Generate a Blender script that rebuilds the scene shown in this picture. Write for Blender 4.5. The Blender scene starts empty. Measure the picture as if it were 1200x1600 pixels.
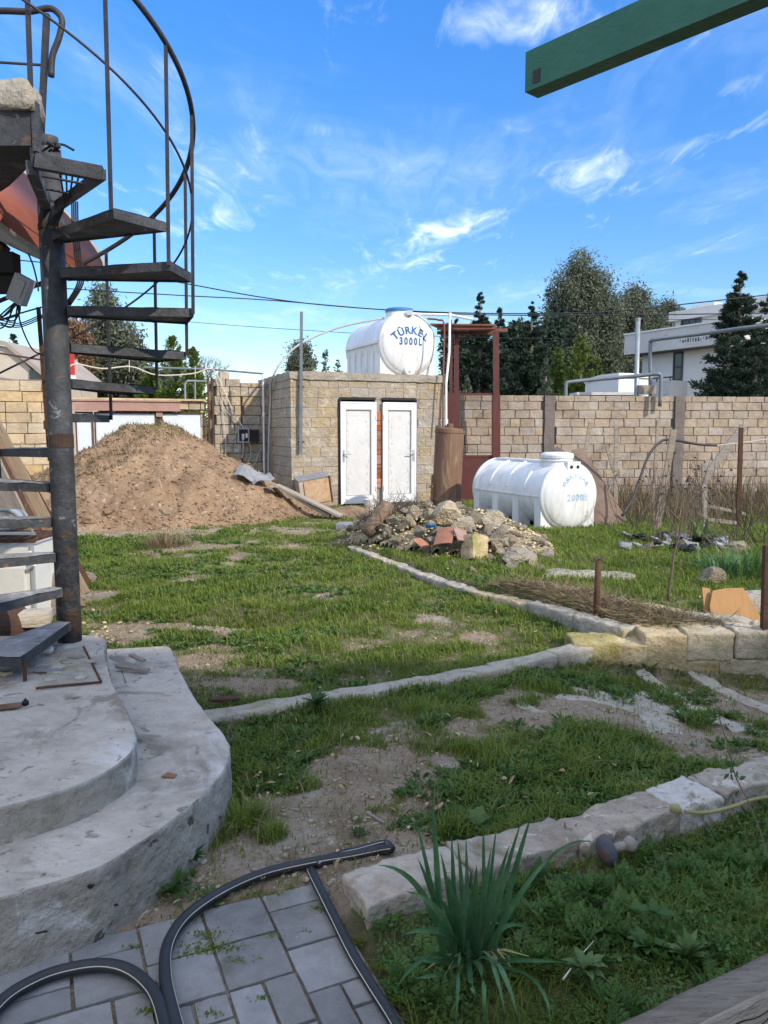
import bpy, bmesh, math, random
import numpy as np
from mathutils import Vector, Matrix, noise
R = math.radians
random.seed(7)
rng = np.random.default_rng(11)
sc = bpy.context.scene
C = sc.collection

# ---------------------------------------------------------------- camera
EYE = 1.55; PITCH = R(6.1); F = 1200.0
cam = bpy.data.cameras.new('camera'); cam.sensor_fit = 'VERTICAL'; cam.sensor_height = 24; cam.lens = 18
cam.clip_start = .05; cam.clip_end = 3000
co = bpy.data.objects.new('camera', cam); C.objects.link(co)
co.location = (0, 0, EYE); co.rotation_euler = (math.pi/2-PITCH, 0, 0); sc.camera = co

# ---------------------------------------------------------------- world, sun
SUN_AZ = Vector((.76, -.65)).normalized(); SUN_EL = R(33)
w = bpy.data.worlds.new('World'); sc.world = w; w.use_nodes = True
nt = w.node_tree; nt.nodes.clear()
def N(t, ty, **k):
    n = t.nodes.new(ty)
    for a, b in k.items(): setattr(n, a, b)
    return n
sky = N(nt, 'ShaderNodeTexSky', sky_type='NISHITA', sun_disc=False)
sky.sun_elevation = SUN_EL; sky.sun_rotation = math.atan2(SUN_AZ.x, SUN_AZ.y)
sky.air_density = 1.0; sky.dust_density = .1; sky.ozone_density = 2.2; sky.altitude = 0
hs = N(nt, 'ShaderNodeHueSaturation'); hs.inputs['Saturation'].default_value = 1.36; hs.inputs['Value'].default_value = .97; hs.inputs['Hue'].default_value = .510
nt.links.new(sky.outputs[0], hs.inputs['Color'])
# cirrus on a high plane: direction divided by its height
tc = N(nt, 'ShaderNodeTexCoord'); sep = N(nt, 'ShaderNodeSeparateXYZ'); nt.links.new(tc.outputs['Generated'], sep.inputs[0])
def M(op, a, b=None, t=nt, clamp=False):
    n = N(t, 'ShaderNodeMath', operation=op); n.use_clamp = clamp
    for i, x in enumerate((a, b)):  # numbers or sockets
        if x is None: continue
        if isinstance(x, (int, float)): n.inputs[i].default_value = x
        else: t.links.new(x, n.inputs[i])
    return n.outputs[0]
zc = M('MAXIMUM', sep.outputs[2], .03)
px = M('DIVIDE', sep.outputs[0], zc); py = M('DIVIDE', sep.outputs[1], zc)
comb = N(nt, 'ShaderNodeCombineXYZ'); nt.links.new(px, comb.inputs[0]); nt.links.new(py, comb.inputs[1])
def cnoise(rot, scl, detail, scale, dist=0.6, loc=(0, 0, 0)):
    m = N(nt, 'ShaderNodeMapping'); m.inputs['Rotation'].default_value = (0, 0, R(rot)); m.inputs['Scale'].default_value = scl
    m.inputs['Location'].default_value = loc
    nt.links.new(comb.outputs[0], m.inputs[0])
    n = N(nt, 'ShaderNodeTexNoise'); n.inputs['Scale'].default_value = scale; n.inputs['Detail'].default_value = detail
    n.inputs['Roughness'].default_value = .62; n.inputs['Distortion'].default_value = dist
    nt.links.new(m.outputs[0], n.inputs['Vector']); return n.outputs[0]
def skyray(u, v):
    x = (u-600)/F; y = (800-v)/F
    return Vector((x, math.cos(PITCH)+y*math.sin(PITCH), -math.sin(PITCH)+y*math.cos(PITCH)))
fine = cnoise(-32, (1.0, .34, 1), 11, 5.5, 1.1)
big = cnoise(-30, (1, .6, 1), 5, .8, .5, (3.1, 1.2, 0))
patches = [  # a point of each cloud bank, second point along it, half width, strength
    ((720, 50), (940, 5), .10, 1.35), ((590, 425), (800, 315), .16, .45), ((800, 300), (1130, 205), .10, .75), ((900, 320), (1000, 282), .08, .5),
    ((615, 392), (745, 342), .10, 1.5), ((560, 430), (680, 405), .25, .55), ((270, 360), (400, 330), .20, .8), ((240, 230), (370, 190), .10, .45),
    ((240, 400), (330, 400), .3, .5), ((150, 350), (430, 240), .16, .4), ((240, 90), (300, 120), .12, .4), ((1100, 140), (1190, 110), .08, .6),
    ((380, 445), (560, 440), .4, .5), ((520, 10), (620, 140), .05, .3)]
acc = None
for (a, b, hw, st) in patches:
    A = skyray(*a); B = skyray(*b); A = Vector((A.x/A.z, A.y/A.z)); B = Vector((B.x/B.z, B.y/B.z))
    c = (A+B)/2; d = B-A; ang = math.atan2(d.y, d.x)
    m = N(nt, 'ShaderNodeMapping', vector_type='TEXTURE'); m.inputs['Location'].default_value = (c.x, c.y, 0)
    m.inputs['Rotation'].default_value = (0, 0, ang); m.inputs['Scale'].default_value = (d.length*.9, max(hw*d.length*2.4, .2), 1)
    nt.links.new(comb.outputs[0], m.inputs[0])
    g = N(nt, 'ShaderNodeTexGradient', gradient_type='SPHERICAL'); nt.links.new(m.outputs[0], g.inputs[0])
    o = M('MULTIPLY', M('POWER', g.outputs['Fac'], 1.0), st)
    acc = o if acc is None else M('ADD', acc, o)
n1 = M('MULTIPLY', M('SUBTRACT', fine, .40), 3.6, clamp=True)
n2 = M('MULTIPLY', M('MULTIPLY', M('SUBTRACT', big, .47), 2.2, clamp=True), .28)
front = M('MULTIPLY', M('SUBTRACT', M('ADD', M('MULTIPLY', acc, .40), fine), .64), 1.35, clamp=True)
allc = M('ADD', M('MULTIPLY', M('MULTIPLY', front, M('ADD', M('MULTIPLY', n1, .75), .1)), .85), M('MULTIPLY', n2, M('ADD', n1, .25)), clamp=True)
hz = M('SUBTRACT', 1.0, M('MULTIPLY', M('ABSOLUTE', sep.outputs[2]), 7.0), clamp=True)
fill_veil = M('MULTIPLY', M('MAXIMUM', M('MULTIPLY', M('SUBTRACT', sep.outputs[2], .50), 3.0, clamp=True), M('MULTIPLY', M('SUBTRACT', -.05, sep.outputs[1]), 2.5, clamp=True)), M('ADD', M('MULTIPLY', big, .6), .25))  # cloud veil out of view, added to brighten and whiten the shade
allc = M('MAXIMUM', allc, fill_veil)
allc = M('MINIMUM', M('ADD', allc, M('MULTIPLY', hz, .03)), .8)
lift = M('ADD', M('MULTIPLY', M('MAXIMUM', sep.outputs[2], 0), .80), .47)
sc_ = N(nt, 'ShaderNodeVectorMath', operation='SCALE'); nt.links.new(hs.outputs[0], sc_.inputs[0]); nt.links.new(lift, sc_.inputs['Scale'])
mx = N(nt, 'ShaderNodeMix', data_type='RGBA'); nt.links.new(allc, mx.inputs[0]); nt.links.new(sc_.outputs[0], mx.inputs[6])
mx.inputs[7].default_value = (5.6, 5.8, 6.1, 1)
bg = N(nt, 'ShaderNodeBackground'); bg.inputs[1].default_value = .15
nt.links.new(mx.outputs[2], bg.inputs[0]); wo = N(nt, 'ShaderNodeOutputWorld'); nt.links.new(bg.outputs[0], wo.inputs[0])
sun = bpy.data.lights.new('sun', 'SUN'); sun.energy = 2.05; sun.angle = R(.7); sun.color = (1, .91, .78)
so = bpy.data.objects.new('sun', sun); C.objects.link(so)
sv = Vector((SUN_AZ.x*math.cos(SUN_EL), SUN_AZ.y*math.cos(SUN_EL), math.sin(SUN_EL)))
so.rotation_euler = sv.to_track_quat('Z', 'Y').to_euler(); so.location = sv*60
sc.view_settings.view_transform = 'Standard'; sc.view_settings.look = 'None'
sc.view_settings.exposure = 1.24; sc.view_settings.gamma = 1; sc.view_settings.use_curve_mapping = False

# ---------------------------------------------------------------- helpers: layout
def ray(u, v): return skyray(u, v)
def G(u, v, z=0.0):
    r = ray(u, v); t = (z-EYE)/r.z; return (r.x*t, r.y*t)
def G3(u, v, z=0.0): return (*G(u, v, z), z)
def V(u, v, Y):
    r = ray(u, v); t = Y/r.y; return (r.x*t, Y, EYE+r.z*t)
class Fr:
    """a vertical plane through p0 running at an angle; s along it, t behind it"""
    def __init__(s, p0, ang): s.p = p0; s.a = R(ang); s.d = (math.cos(s.a), math.sin(s.a)); s.n = (-s.d[1], s.d[0])
    def pt(s, a, t, z): return (s.p[0]+a*s.d[0]+t*s.n[0], s.p[1]+a*s.d[1]+t*s.n[1], z)
    def uv(s, u, v, t=0):
        r = ray(u, v); p = s.pt(0, t, 0); k = (p[0]*s.n[0]+p[1]*s.n[1])/(r.x*s.n[0]+r.y*s.n[1])
        x, y = r.x*k-s.p[0], r.y*k-s.p[1]; return (x*s.d[0]+y*s.d[1], EYE+r.z*k)
SH = Fr((-1.83, 15.3), 21); LW = Fr((-2.75, 17.1), 22); RW = Fr((1.5, 17.8), 7.4); HS = Fr((13.2, 32.0), -61.6)

# numpy value noise
def _h(i, j, s):
    n = (i*374761393+j*668265263+s*974711) & 0xffffffff
    n = ((n ^ (n >> 13))*1274126177) & 0xffffffff
    return ((n ^ (n >> 16)) & 0xffff)/65535.0
def vnoise(x, y, s=0):
    x = np.asarray(x, float); y = np.asarray(y, float)
    i = np.floor(x).astype(np.int64); j = np.floor(y).astype(np.int64); fx = x-i; fy = y-j
    fx = fx*fx*(3-2*fx); fy = fy*fy*(3-2*fy)
    return (_h(i, j, s)*(1-fx)+_h(i+1, j, s)*fx)*(1-fy)+(_h(i, j+1, s)*(1-fx)+_h(i+1, j+1, s)*fx)*fy
def fbm(x, y, s=0, o=4):
    r = 0; a = .5; t = 0
    for k in range(o): r = r+a*vnoise(x*2**k+k*17.3, y*2**k-k*9.1, s+k); t += a; a *= .5
    return r/t
def sstep(a, b, x): t = np.clip((x-a)/(b-a), 0, 1); return t*t*(3-2*t)
def inpoly(x, y, poly):
    c = np.zeros(np.shape(x), bool); n = len(poly)
    for i in range(n):
        x0, y0 = poly[i][:2]; x1, y1 = poly[(i+1) % n][:2]
        if y0 == y1: continue
        c ^= ((y0 > y) != (y1 > y)) & (x < (x1-x0)*(y-y0)/(y1-y0)+x0)
    return c
def segdist(x, y, pl):
    d = np.full(np.shape(x), 1e9)
    for (a, b) in zip(pl[:-1], pl[1:]):
        dx, dy = b[0]-a[0], b[1]-a[1]; t = np.clip(((x-a[0])*dx+(y-a[1])*dy)/(dx*dx+dy*dy), 0, 1)
        d = np.minimum(d, np.hypot(x-a[0]-t*dx, y-a[1]-t*dy))
    return d

# ---------------------------------------------------------------- layout of the yard (metres)
LOW = [(-3.6, 1.05), (-2.2, 1.45), (-1.5, 1.72), (-1.03, 1.94), (-.82, 2.08), (-.71, 2.28), (-.63, 2.5), (-.59, 2.72), (-.60, 2.9), (-.66, 3.06), (-.76, 3.24), (-.86, 3.43), (-1.04, 3.84), (-1.25, 4.37), (-1.57, 4.3), (-3.6, 4.2)]
UP = [(-3.6, 1.25), (-2.2, 1.62), (-1.55, 1.98), (-1.16, 2.2), (-.99, 2.33), (-.92, 2.45), (-.885, 2.6), (-.93, 2.78), (-1.04, 3.0), (-1.23, 3.37), (-1.42, 3.8), (-1.52, 4.1), (-1.62, 4.16), (-3.6, 4.1)]
PAV_O = Vector((-.235, 2.50)); PAV_A = Vector((-.913, -.407)); PAV_B = Vector((.407, -.913))
PAV = [tuple(PAV_O), tuple(PAV_O+PAV_B*3.2), tuple(PAV_O+PAV_B*3.2+PAV_A*3.4), tuple(PAV_O+PAV_A*3.4)]
DIAG = [(-.42, 9.85), (-.2, 9.3), (.14, 8.5), (.45, 7.8), (.8, 7.14), (1.08, 6.72), (1.34, 6.22), (1.55, 5.7), (1.74, 5.3)]
BACK = [(1.2, 6.95), (1.52, 6.75), (1.72, 6.5), (1.9, 6.1), (2.09, 5.82), (2.32, 5.5), (2.62, 5.28)]
CURBA = [(-.98, 3.96), (-.5, 4.2), (.2, 4.54), (.7, 4.79), (1.08, 4.99), (1.5, 5.24)]
BLK = [(1.42, 5.22), (2.62, 5.16), (3.1, 5.6)]
CURBB = [(-.10, 2.315), (.1, 2.41), (.45, 2.6), (.75, 2.75), (1.1, 2.92), (1.35, 3.04), (1.9, 3.33), (2.8, 3.8)]
LOW = [(x*1.056, y*1.056) for x, y in LOW]; UP = [(x*1.062, y*1.062) for x, y in UP]
def hground(x, y):
    x = np.asarray(x, float); y = np.asarray(y, float)
    z = (fbm(x*1.3, y*1.3, 3)-.5)*.07+(fbm(x*7, y*7, 5, 3)-.5)*.018
    near = sstep(.1, .6, np.hypot(x+.6, y-2)); z = z*np.clip(.35+near*.65, 0, 1)
    # garden behind the diagonal kerb stands higher
    xd = np.interp(y, [5.3, 5.7, 6.22, 6.72, 7.14, 7.8, 8.5, 9.3, 9.85, 12], [1.74, 1.55, 1.34, 1.08, .8, .45, .14, -.2, -.42, -.8])
    right = sstep(0, .12, x-xd-.02)*sstep(5.15, 5.3, y-np.where(x > 2.6, (x-2.6)*.8, 0))*(1-sstep(10.5, 12.5, y))
    z = z+.09*right
    bed = right*(1-sstep(-.05, .1, y-np.interp(x, [1.2, 1.52, 1.72, 1.9, 2.09, 2.32, 2.62], [6.95, 6.75, 6.5, 6.1, 5.82, 5.5, 5.28])))
    z = z+.06*bed
    # lower ground by the block retaining wall
    z = z-.13*sstep(.9, 1.9, x)*(1-sstep(5.0, 5.2, y))*sstep(3.3, 4.0, y)
    z = z-.05*inpoly(x, y, PAV)-.04*sstep(0, .15, -(y-2.3-.52*x))*(x > -.2)*(y < 4)
    # little washed out ledge in the sandy patch
    z = z-.07*np.exp(-(((x+.95)/.55)**2+((y-6.15)/.16)**2))+.03*np.exp(-(((x+1.0)/.6)**2+((y-6.45)/.13)**2))
    return z
def hmound(x, y):
    x = np.asarray(x, float); y = np.asarray(y, float)
    dx = x+4.35; dy = y-14.0
    ang = np.arctan2(dy, dx)
    r = np.hypot(dx/(3.15+.15*np.sin(3*ang+1)), dy/2.15)
    r = r+(fbm(x*1.1, y*1.1, 21)-.5)*.16
    h = 1.92*(1-np.clip(r, 0, 1.2)**1.0)
    h = np.where(r < .16, 1.92*(1-.16)+ (1-(r/.16)**2)*.07, h)
    h = h+(fbm(x*4, y*4, 23, 4)-.5)*.26*np.clip((1.1-r)*3, 0, 1)+(fbm(x*16, y*16, 29, 3)-.5)*.07*np.clip((1.1-r)*4, 0, 1)
    return h-.03
def hpile(x, y):
    dx = x-.78; dy = y-9.95; a = (dx*.72-dy*.69)/1.55; b = (dx*.69+dy*.72)/.95
    return .47*np.clip(1-(a*a+b*b), 0, 1)**.6*(1-.25*np.clip(a, 0, 1))
def hit(u, v, extra=None):
    r = ray(u, v); t = 1.0
    while t < 80:
        p = r*t; x, y, z = p.x, p.y, EYE+p.z
        h = float(hground(x, y))
        if extra is not None: h = max(h, float(extra(x, y)+(h if extra is hpile else 0)))
        if z <= h: return (x, y, h)
        t += .02*max(1, t*.15)
    return (r.x*t, r.y*t, 0)
# bare patches: pixel of the centre seen from the eye, radii in metres, strength
BARE = [(480, 1275, .62, .36, 1), (560, 1330, .45, .2, .8), (410, 1370, .5, .3, 1), (330, 1380, .4, .35, 1), (1000, 1112, .85, .42, 1.1), (1120, 1150, .6, .45, .8), (860, 1120, .4, .3, .5),
        (330, 978, .62, .30, 1), (190, 985, .5, .45, 1), (745, 997, .16, .22, .9), (665, 970, .25, .25, .6), (400, 1070, .22, .12, .8), (300, 905, .55, .35, .5), (385, 868, .5, .4, .4),
        (500, 925, .35, .3, .5), (150, 935, .35, .4, .7), (200, 830, 2.6, 1.0, .8), (330, 855, .9, .5, .35), (560, 1010, .3, .25, .35), (440, 880, .4, .3, .3), (690, 1150, .4, .3, .25), (600, 1210, .5, .3, .45),
        (1150, 1075, .35, .25, .6), (480, 830, .9, .6, .5), (1100, 1010, .01, .01, 0)]
BAREW = [(*G(u, v), rx*(.8 if v < 1060 else 1), ry*(.75 if v < 1060 else 1), s*(.8 if 840 < v < 1060 else 1)) for u, v, rx, ry, s in BARE]
def cover(x, y):
    """how green the ground is, 0 bare .. 1 lush"""
    x = np.asarray(x, float); y = np.asarray(y, float)
    n = fbm(x*1.7, y*1.7, 41, 4); n2 = fbm(x*5, y*5, 43, 4)
    c = .72+(n-.5)*1.3+(n2-.5)*1.1
    for bx, by, rx, ry, s in BAREW:
        d = np.hypot((x-bx)/rx, (y-by)/ry)+(n2-.5)*1.3
        c = c-s*1.3*(1-sstep(.45, 1.15, d))
    c = c+.5*np.exp(-((y-(3.2+.45*x))/.28)**2)*(x > .2)*(x < 2.2)          # lush strip along the near kerb
    c = np.where(y > 16.5, c-.6, c)
    c = np.where((x > 1.0) & (y > 6.5), c+.35, c)
    return np.clip(c, 0, 1)

# ---------------------------------------------------------------- helpers: materials
MATS = {}
def rgb(c): return (c[0], c[1], c[2], 1)
def mat(name, cols, scale=4, rough=.85, bump=.3, bscale=40, metal=0, rnd=0, tint=None, transl=0, dirt=None, coord='pos', stretch=None, spec=.3, coat=0):
    m = bpy.data.materials.new(name); m.use_nodes = True; t = m.node_tree; L = t.links; p = t.nodes['Principled BSDF']
    if coord == 'pos': g = N(t, 'ShaderNodeNewGeometry'); cs = g.outputs['Position']
    else: g = N(t, 'ShaderNodeTexCoord'); cs = g.outputs['Object']
    if stretch:
        mp = N(t, 'ShaderNodeMapping'); mp.inputs['Scale'].default_value = stretch[:3]
        if len(stretch) > 3: mp.inputs['Rotation'].default_value = (0, 0, stretch[3])
        L.new(cs, mp.inputs[0]); cs = mp.outputs[0]
    def nz(s, d=4, dist=0):
        n = N(t, 'ShaderNodeTexNoise'); n.inputs['Scale'].default_value = s; n.inputs['Detail'].default_value = d; n.inputs['Roughness'].default_value = .6
        n.inputs['Distortion'].default_value = dist; L.new(cs, n.inputs['Vector']); return n.outputs[0]
    a = nz(scale, 5, .4); b = nz(scale*6.3, 4)
    fac = M('ADD', M('MULTIPLY', a, .6, t=t), M('MULTIPLY', b, .4, t=t), t=t)
    fac = M('ADD', M('MULTIPLY', M('SUBTRACT', fac, .5, t=t), 2.6, t=t), .5, t=t, clamp=True)
    if tint:
        at = N(t, 'ShaderNodeAttribute', attribute_name='tint')
        fac = M('ADD', M('MULTIPLY', at.outputs['Fac'], tint, t=t), M('MULTIPLY', fac, 1-tint, t=t), t=t, clamp=True)
    cr = N(t, 'ShaderNodeValToRGB'); e = cr.color_ramp.elements
    while len(e) < len(cols): e.new(.5)
    for i, c in enumerate(cols): e[i].position = i/max(1, len(cols)-1) if len(c) == 3 else c[3]; e[i].color = rgb(c)
    L.new(fac, cr.inputs[0]); col = cr.outputs[0]
    if dirt:   # (colour, scale, threshold, softness, strength)
        for dc, ds, dt, dsf, dst in (dirt if isinstance(dirt[0], tuple) and isinstance(dirt[0][0], tuple) else [dirt]):
            dm = M('MULTIPLY', M('MULTIPLY', M('SUBTRACT', nz(ds, 7, .8), dt, t=t), 1/dsf, t=t, clamp=True), dst, t=t)
            mm = N(t, 'ShaderNodeMix', data_type='RGBA'); L.new(dm, mm.inputs[0]); L.new(col, mm.inputs[6]); mm.inputs[7].default_value = rgb(dc); col = mm.outputs[2]
    if rnd:
        oi = N(t, 'ShaderNodeObjectInfo'); h = N(t, 'ShaderNodeHueSaturation')
        L.new(M('ADD', M('MULTIPLY', oi.outputs['Random'], rnd*2, t=t), 1-rnd, t=t), h.inputs['Value'])
        wn = N(t, 'ShaderNodeTexWhiteNoise', noise_dimensions='1D'); L.new(oi.outputs['Random'], wn.inputs['W'])
        L.new(M('ADD', M('MULTIPLY', wn.outputs['Value'], .5, t=t), .75, t=t), h.inputs['Saturation'])
        L.new(col, h.inputs['Color']); col = h.outputs[0]
    L.new(col, p.inputs['Base Color']); p.inputs['Metallic'].default_value = metal
    L.new(M('ADD', M('MULTIPLY', b, .25, t=t), rough-.12, t=t, clamp=True), p.inputs['Roughness'])
    p.inputs['Specular IOR Level'].default_value = spec; p.inputs['Coat Weight'].default_value = coat
    if bump:
        bn = N(t, 'ShaderNodeBump'); bn.inputs['Strength'].default_value = bump; bn.inputs['Distance'].default_value = .6/bscale
        L.new(M('ADD', nz(bscale, 6), M('MULTIPLY', nz(bscale*.22, 3), 1.5, t=t), t=t), bn.inputs['Height']); L.new(bn.outputs[0], p.inputs['Normal'])
    if transl:
        tr = N(t, 'ShaderNodeBsdfTranslucent'); ms = N(t, 'ShaderNodeMixShader'); ms.inputs[0].default_value = transl
        L.new(col, tr.inputs[0]); L.new(p.outputs[0], ms.inputs[1]); L.new(tr.outputs[0], ms.inputs[2])
        L.new(ms.outputs[0], t.nodes['Material Output'].inputs[0])
    MATS[name] = m; return m
mat('grass', [(.058, .084, .013), (.122, .178, .024), (.19, .25, .040), (.30, .28, .11)], 1.2, .6, 0, tint=.62, transl=.4, spec=.25)
mat('dry_grass', [(.10, .075, .04), (.22, .165, .09), (.34, .27, .16)], 2, .8, 0, tint=.7, transl=.25)
mat('weed', [(.036, .078, .018), (.085, .165, .036), (.15, .235, .062)], 1.5, .5, 0, tint=.65, transl=.35, spec=.3)
mat('daffodil', [(.026, .085, .034), (.062, .155, .062), (.12, .225, .10)], 5, .45, .2, 50, transl=.25, spec=.35, dirt=[((.22, .20, .07), 9, .66, .06, .6)])
mat('pale_weed', [(.045, .10, .022), (.10, .17, .045), (.16, .23, .075)], 8, .5, 0, transl=.3)
mat('dark_conifer', [(.014, .028, .018), (.032, .055, .034), (.06, .09, .055)], .5, .7, 0, tint=.75, transl=.15)
mat('green_conifer', [(.05, .085, .016), (.12, .175, .032), (.20, .25, .055)], .5, .7, 0, tint=.75, transl=.25)
mat('eucalyptus', [(.055, .07, .045), (.12, .14, .092), (.20, .22, .15)], .4, .6, 0, tint=.75, transl=.25)
mat('brown_foliage', [(.09, .05, .025), (.19, .11, .06), (.26, .17, .10)], .5, .8, 0, tint=.75, transl=.2)
mat('bark', [(.09, .07, .05), (.2, .16, .12), (.3, .26, .2)], 6, .9, .5, 40)
mat('twig', [(.10, .075, .055), (.22, .17, .125)], 3, .9, 0, tint=.6)
mat('mound_dirt', [(.15, .092, .053), (.25, .165, .098), (.33, .225, .14)], 1.1, .95, 1.0, 16, dirt=[((.14, .09, .055), 1.4, .55, .12, .7), ((.44, .36, .27), 16, .59, .06, .75), ((.11, .07, .045), 7, .60, .08, .65)])
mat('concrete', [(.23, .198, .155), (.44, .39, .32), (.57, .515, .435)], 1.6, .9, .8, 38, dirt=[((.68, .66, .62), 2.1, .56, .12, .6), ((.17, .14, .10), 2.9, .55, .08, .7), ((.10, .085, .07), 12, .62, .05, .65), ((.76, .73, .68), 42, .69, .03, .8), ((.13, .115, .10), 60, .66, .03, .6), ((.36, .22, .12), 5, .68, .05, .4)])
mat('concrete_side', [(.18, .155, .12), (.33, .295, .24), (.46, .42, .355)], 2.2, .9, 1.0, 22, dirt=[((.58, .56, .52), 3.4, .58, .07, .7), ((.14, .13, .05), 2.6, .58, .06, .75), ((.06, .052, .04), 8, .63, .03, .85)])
mat('kerb_concrete', [(.24, .21, .16), (.37, .33, .26), (.46, .415, .34)], 3, .92, .9, 30, dirt=[((.21, .19, .08), 3, .55, .1, .65), ((.55, .51, .42), 7, .64, .06, .6), ((.15, .13, .09), 12, .63, .05, .6)])
mat('kerb_block', [(.30, .24, .15), (.43, .35, .23), (.52, .44, .31)], 3, .92, 1.0, 30, rnd=.12, dirt=[((.20, .19, .06), 2.4, .52, .12, .7), ((.62, .56, .44), 14, .66, .05, .7), ((.16, .13, .085), 5, .62, .07, .7)])
mat('near_stone', [(.20, .165, .125), (.36, .31, .25), (.48, .43, .36)], 4, .93, 1.0, 30, rnd=.1, dirt=[((.12, .11, .055), 4, .57, .1, .65), ((.60, .56, .48), 11, .62, .05, .7), ((.10, .08, .055), 18, .63, .04, .8)])
mat('white_stone', [(.36, .33, .28), (.54, .51, .45), (.66, .63, .58)], 4, .9, .9, 36, dirt=[((.24, .20, .14), 6, .53, .06, .9), ((.11, .09, .06), 16, .62, .05, .7)])
mat('wall_block', [(.24, .19, .145), (.33, .27, .21), (.40, .34, .27)], 1.5, .93, .9, 30, rnd=.11, dirt=[((.18, .145, .115), 1.7, .55, .1, .6), ((.46, .41, .34), 12, .66, .05, .45), ((.15, .125, .10), 25, .66, .04, .5)])
mat('left_block', [(.33, .25, .155), (.45, .345, .215), (.54, .43, .29)], 1.6, .93, .8, 30, rnd=.12, dirt=[((.27, .21, .14), 3.5, .57, .1, .6)])
mat('shed_block', [(.26, .21, .15), (.35, .285, .20), (.43, .35, .25)], 2.0, .94, 1.0, 20, rnd=.04, dirt=[((.31, .275, .225), 1.5, .46, .12, .95), ((.42, .27, .13), 2.3, .60, .10, .45), ((.46, .42, .345), 4.0, .57, .05, .65), ((.15, .13, .10), 8, .63, .06, .65)])
mat('shed_mortar', [(.22, .195, .155), (.31, .275, .22), (.39, .35, .28)], 3, .95, .9, 24, dirt=[((.13, .11, .09), 7, .62, .08, .5)])
mat('mortar', [(.13, .11, .09), (.23, .195, .16)], 6, .95, .5, 40)
mat('dark_column', [(.12, .10, .09), (.18, .155, .14)], 3, .95, .6, 30)
mat('rubble', [(.26, .205, .135), (.46, .385, .27), (.60, .53, .39)], 2.5, .94, 1.0, 9, rnd=.3, coord='obj', dirt=[((.16, .14, .09), 2.5, .56, .1, .65), ((.66, .61, .50), 7, .64, .05, .5)])
mat('terracotta', [(.24, .12, .085), (.37, .195, .14)], 8, .9, .4, 60, rnd=.15, dirt=[((.30, .24, .18), 4, .53, .1, .7)])
mat('brick_red', [(.24, .09, .05), (.42, .17, .09)], 6, .9, .6, 50, rnd=.35, dirt=[((.33, .28, .22), 4, .55, .08, .7)])
mat('paver', [(.155, .148, .136), (.22, .212, .197), (.285, .275, .256)], 3, .85, .6, 80, rnd=.16, dirt=[((.50, .50, .48), 55, .69, .02, .85), ((.12, .11, .075), 4, .56, .1, .65), ((.33, .325, .31), 2.5, .58, .15, .45)])
mat('white_plastic', [(.62, .63, .64), (.73, .735, .735)], 2, .35, .04, 20, spec=.5, dirt=[((.50, .47, .41), 2.0, .60, .2, .35)])
mat('tank_plastic', [(.52, .525, .52), (.67, .675, .665), (.75, .75, .735)], 1.4, .42, .06, 14, spec=.5, coord='obj', stretch=(1.6, 1.6, .3), dirt=[((.44, .39, .31), 5.0, .54, .14, .55), ((.58, .58, .56), 14, .6, .1, .5)])
mat('door_panel', [(.50, .49, .475), (.62, .615, .605)], 3, .4, .05, 20, spec=.5, dirt=[((.50, .44, .36), 6, .58, .06, .5)])
mat('door_film', [(.50, .50, .52), (.62, .62, .64)], 9, .3, 0)
mat('blue_plastic', [(.02, .13, .28), (.035, .19, .38)], 6, .4, 0, spec=.5)
mat('blue_print', [(.01, .08, .22), (.02, .12, .30)], 20, .6, 0)
mat('faded_print', [(.06, .20, .36), (.34, .46, .56), (.64, .68, .69)], 13, .6, 0)
mat('dark_steel', [(.024, .025, .027), (.050, .053, .058), (.095, .10, .108)], 4, .68, .5, 50, metal=.2, spec=.35, dirt=[((.13, .075, .045), 6, .60, .05, .7), ((.30, .295, .285), 9, .63, .04, .55), ((.20, .20, .20), 2.2, .58, .1, .4)])
mat('tread_top', [(.13, .13, .13), (.25, .245, .24), (.38, .37, .36)], 5, .9, .8, 40, dirt=[((.56, .55, .52), 8, .58, .06, .6), ((.10, .08, .07), 11, .62, .05, .7)])
mat('rail_steel', [(.030, .030, .034), (.062, .058, .06)], 9, .55, .2, 60, metal=.3, dirt=[((.14, .07, .035), 9, .62, .06, .6)])
mat('weld_rust', [(.030, .020, .016), (.07, .042, .03)], 20, .9, .5, 60)
mat('red_paint', [(.075, .020, .018), (.11, .032, .027)], 3, .55, .2, 40, spec=.4, dirt=[((.16, .07, .04), 9, .64, .06, .4)])
mat('red_rail', [(.13, .045, .03), (.21, .085, .06)], 3, .6, .2, 40)
mat('gate_lintel', [(.26, .15, .12), (.36, .22, .18)], 3, .75, .2, 40, dirt=[((.42, .33, .28), 5, .6, .1, .5)])
mat('gate_white', [(.50, .54, .58), (.60, .64, .68)], 1.5, .5, .1, 20, dirt=[((.42, .30, .22), 3, .64, .1, .5)])
mat('rust', [(.10, .052, .032), (.175, .10, .062), (.25, .16, .10)], 1.6, .75, .35, 60, stretch=(2.2, 2.2, .35), dirt=[((.38, .29, .20), 3, .56, .12, .5), ((.06, .033, .024), 6, .60, .08, .6)])
mat('dark_rust', [(.05, .024, .016), (.12, .06, .036)], 5, .9, .6, 50)
mat('dish_red', [(.27, .075, .045), (.37, .125, .08)], 1.6, .7, .12, 40, dirt=[((.12, .07, .05), 24, .72, .02, .8)])
mat('dish_back', [(.30, .31, .31), (.44, .44, .43)], 2, .7, .2, 40, dirt=[((.045, .03, .025), 3.6, .60, .03, .9)])
mat('galvanised', [(.22, .25, .27), (.34, .37, .39)], 6, .5, .1, 50, metal=.5)
mat('grey_paint', [(.12, .14, .16), (.20, .225, .245)], 6, .5, .1, 50, metal=.2)
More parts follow.
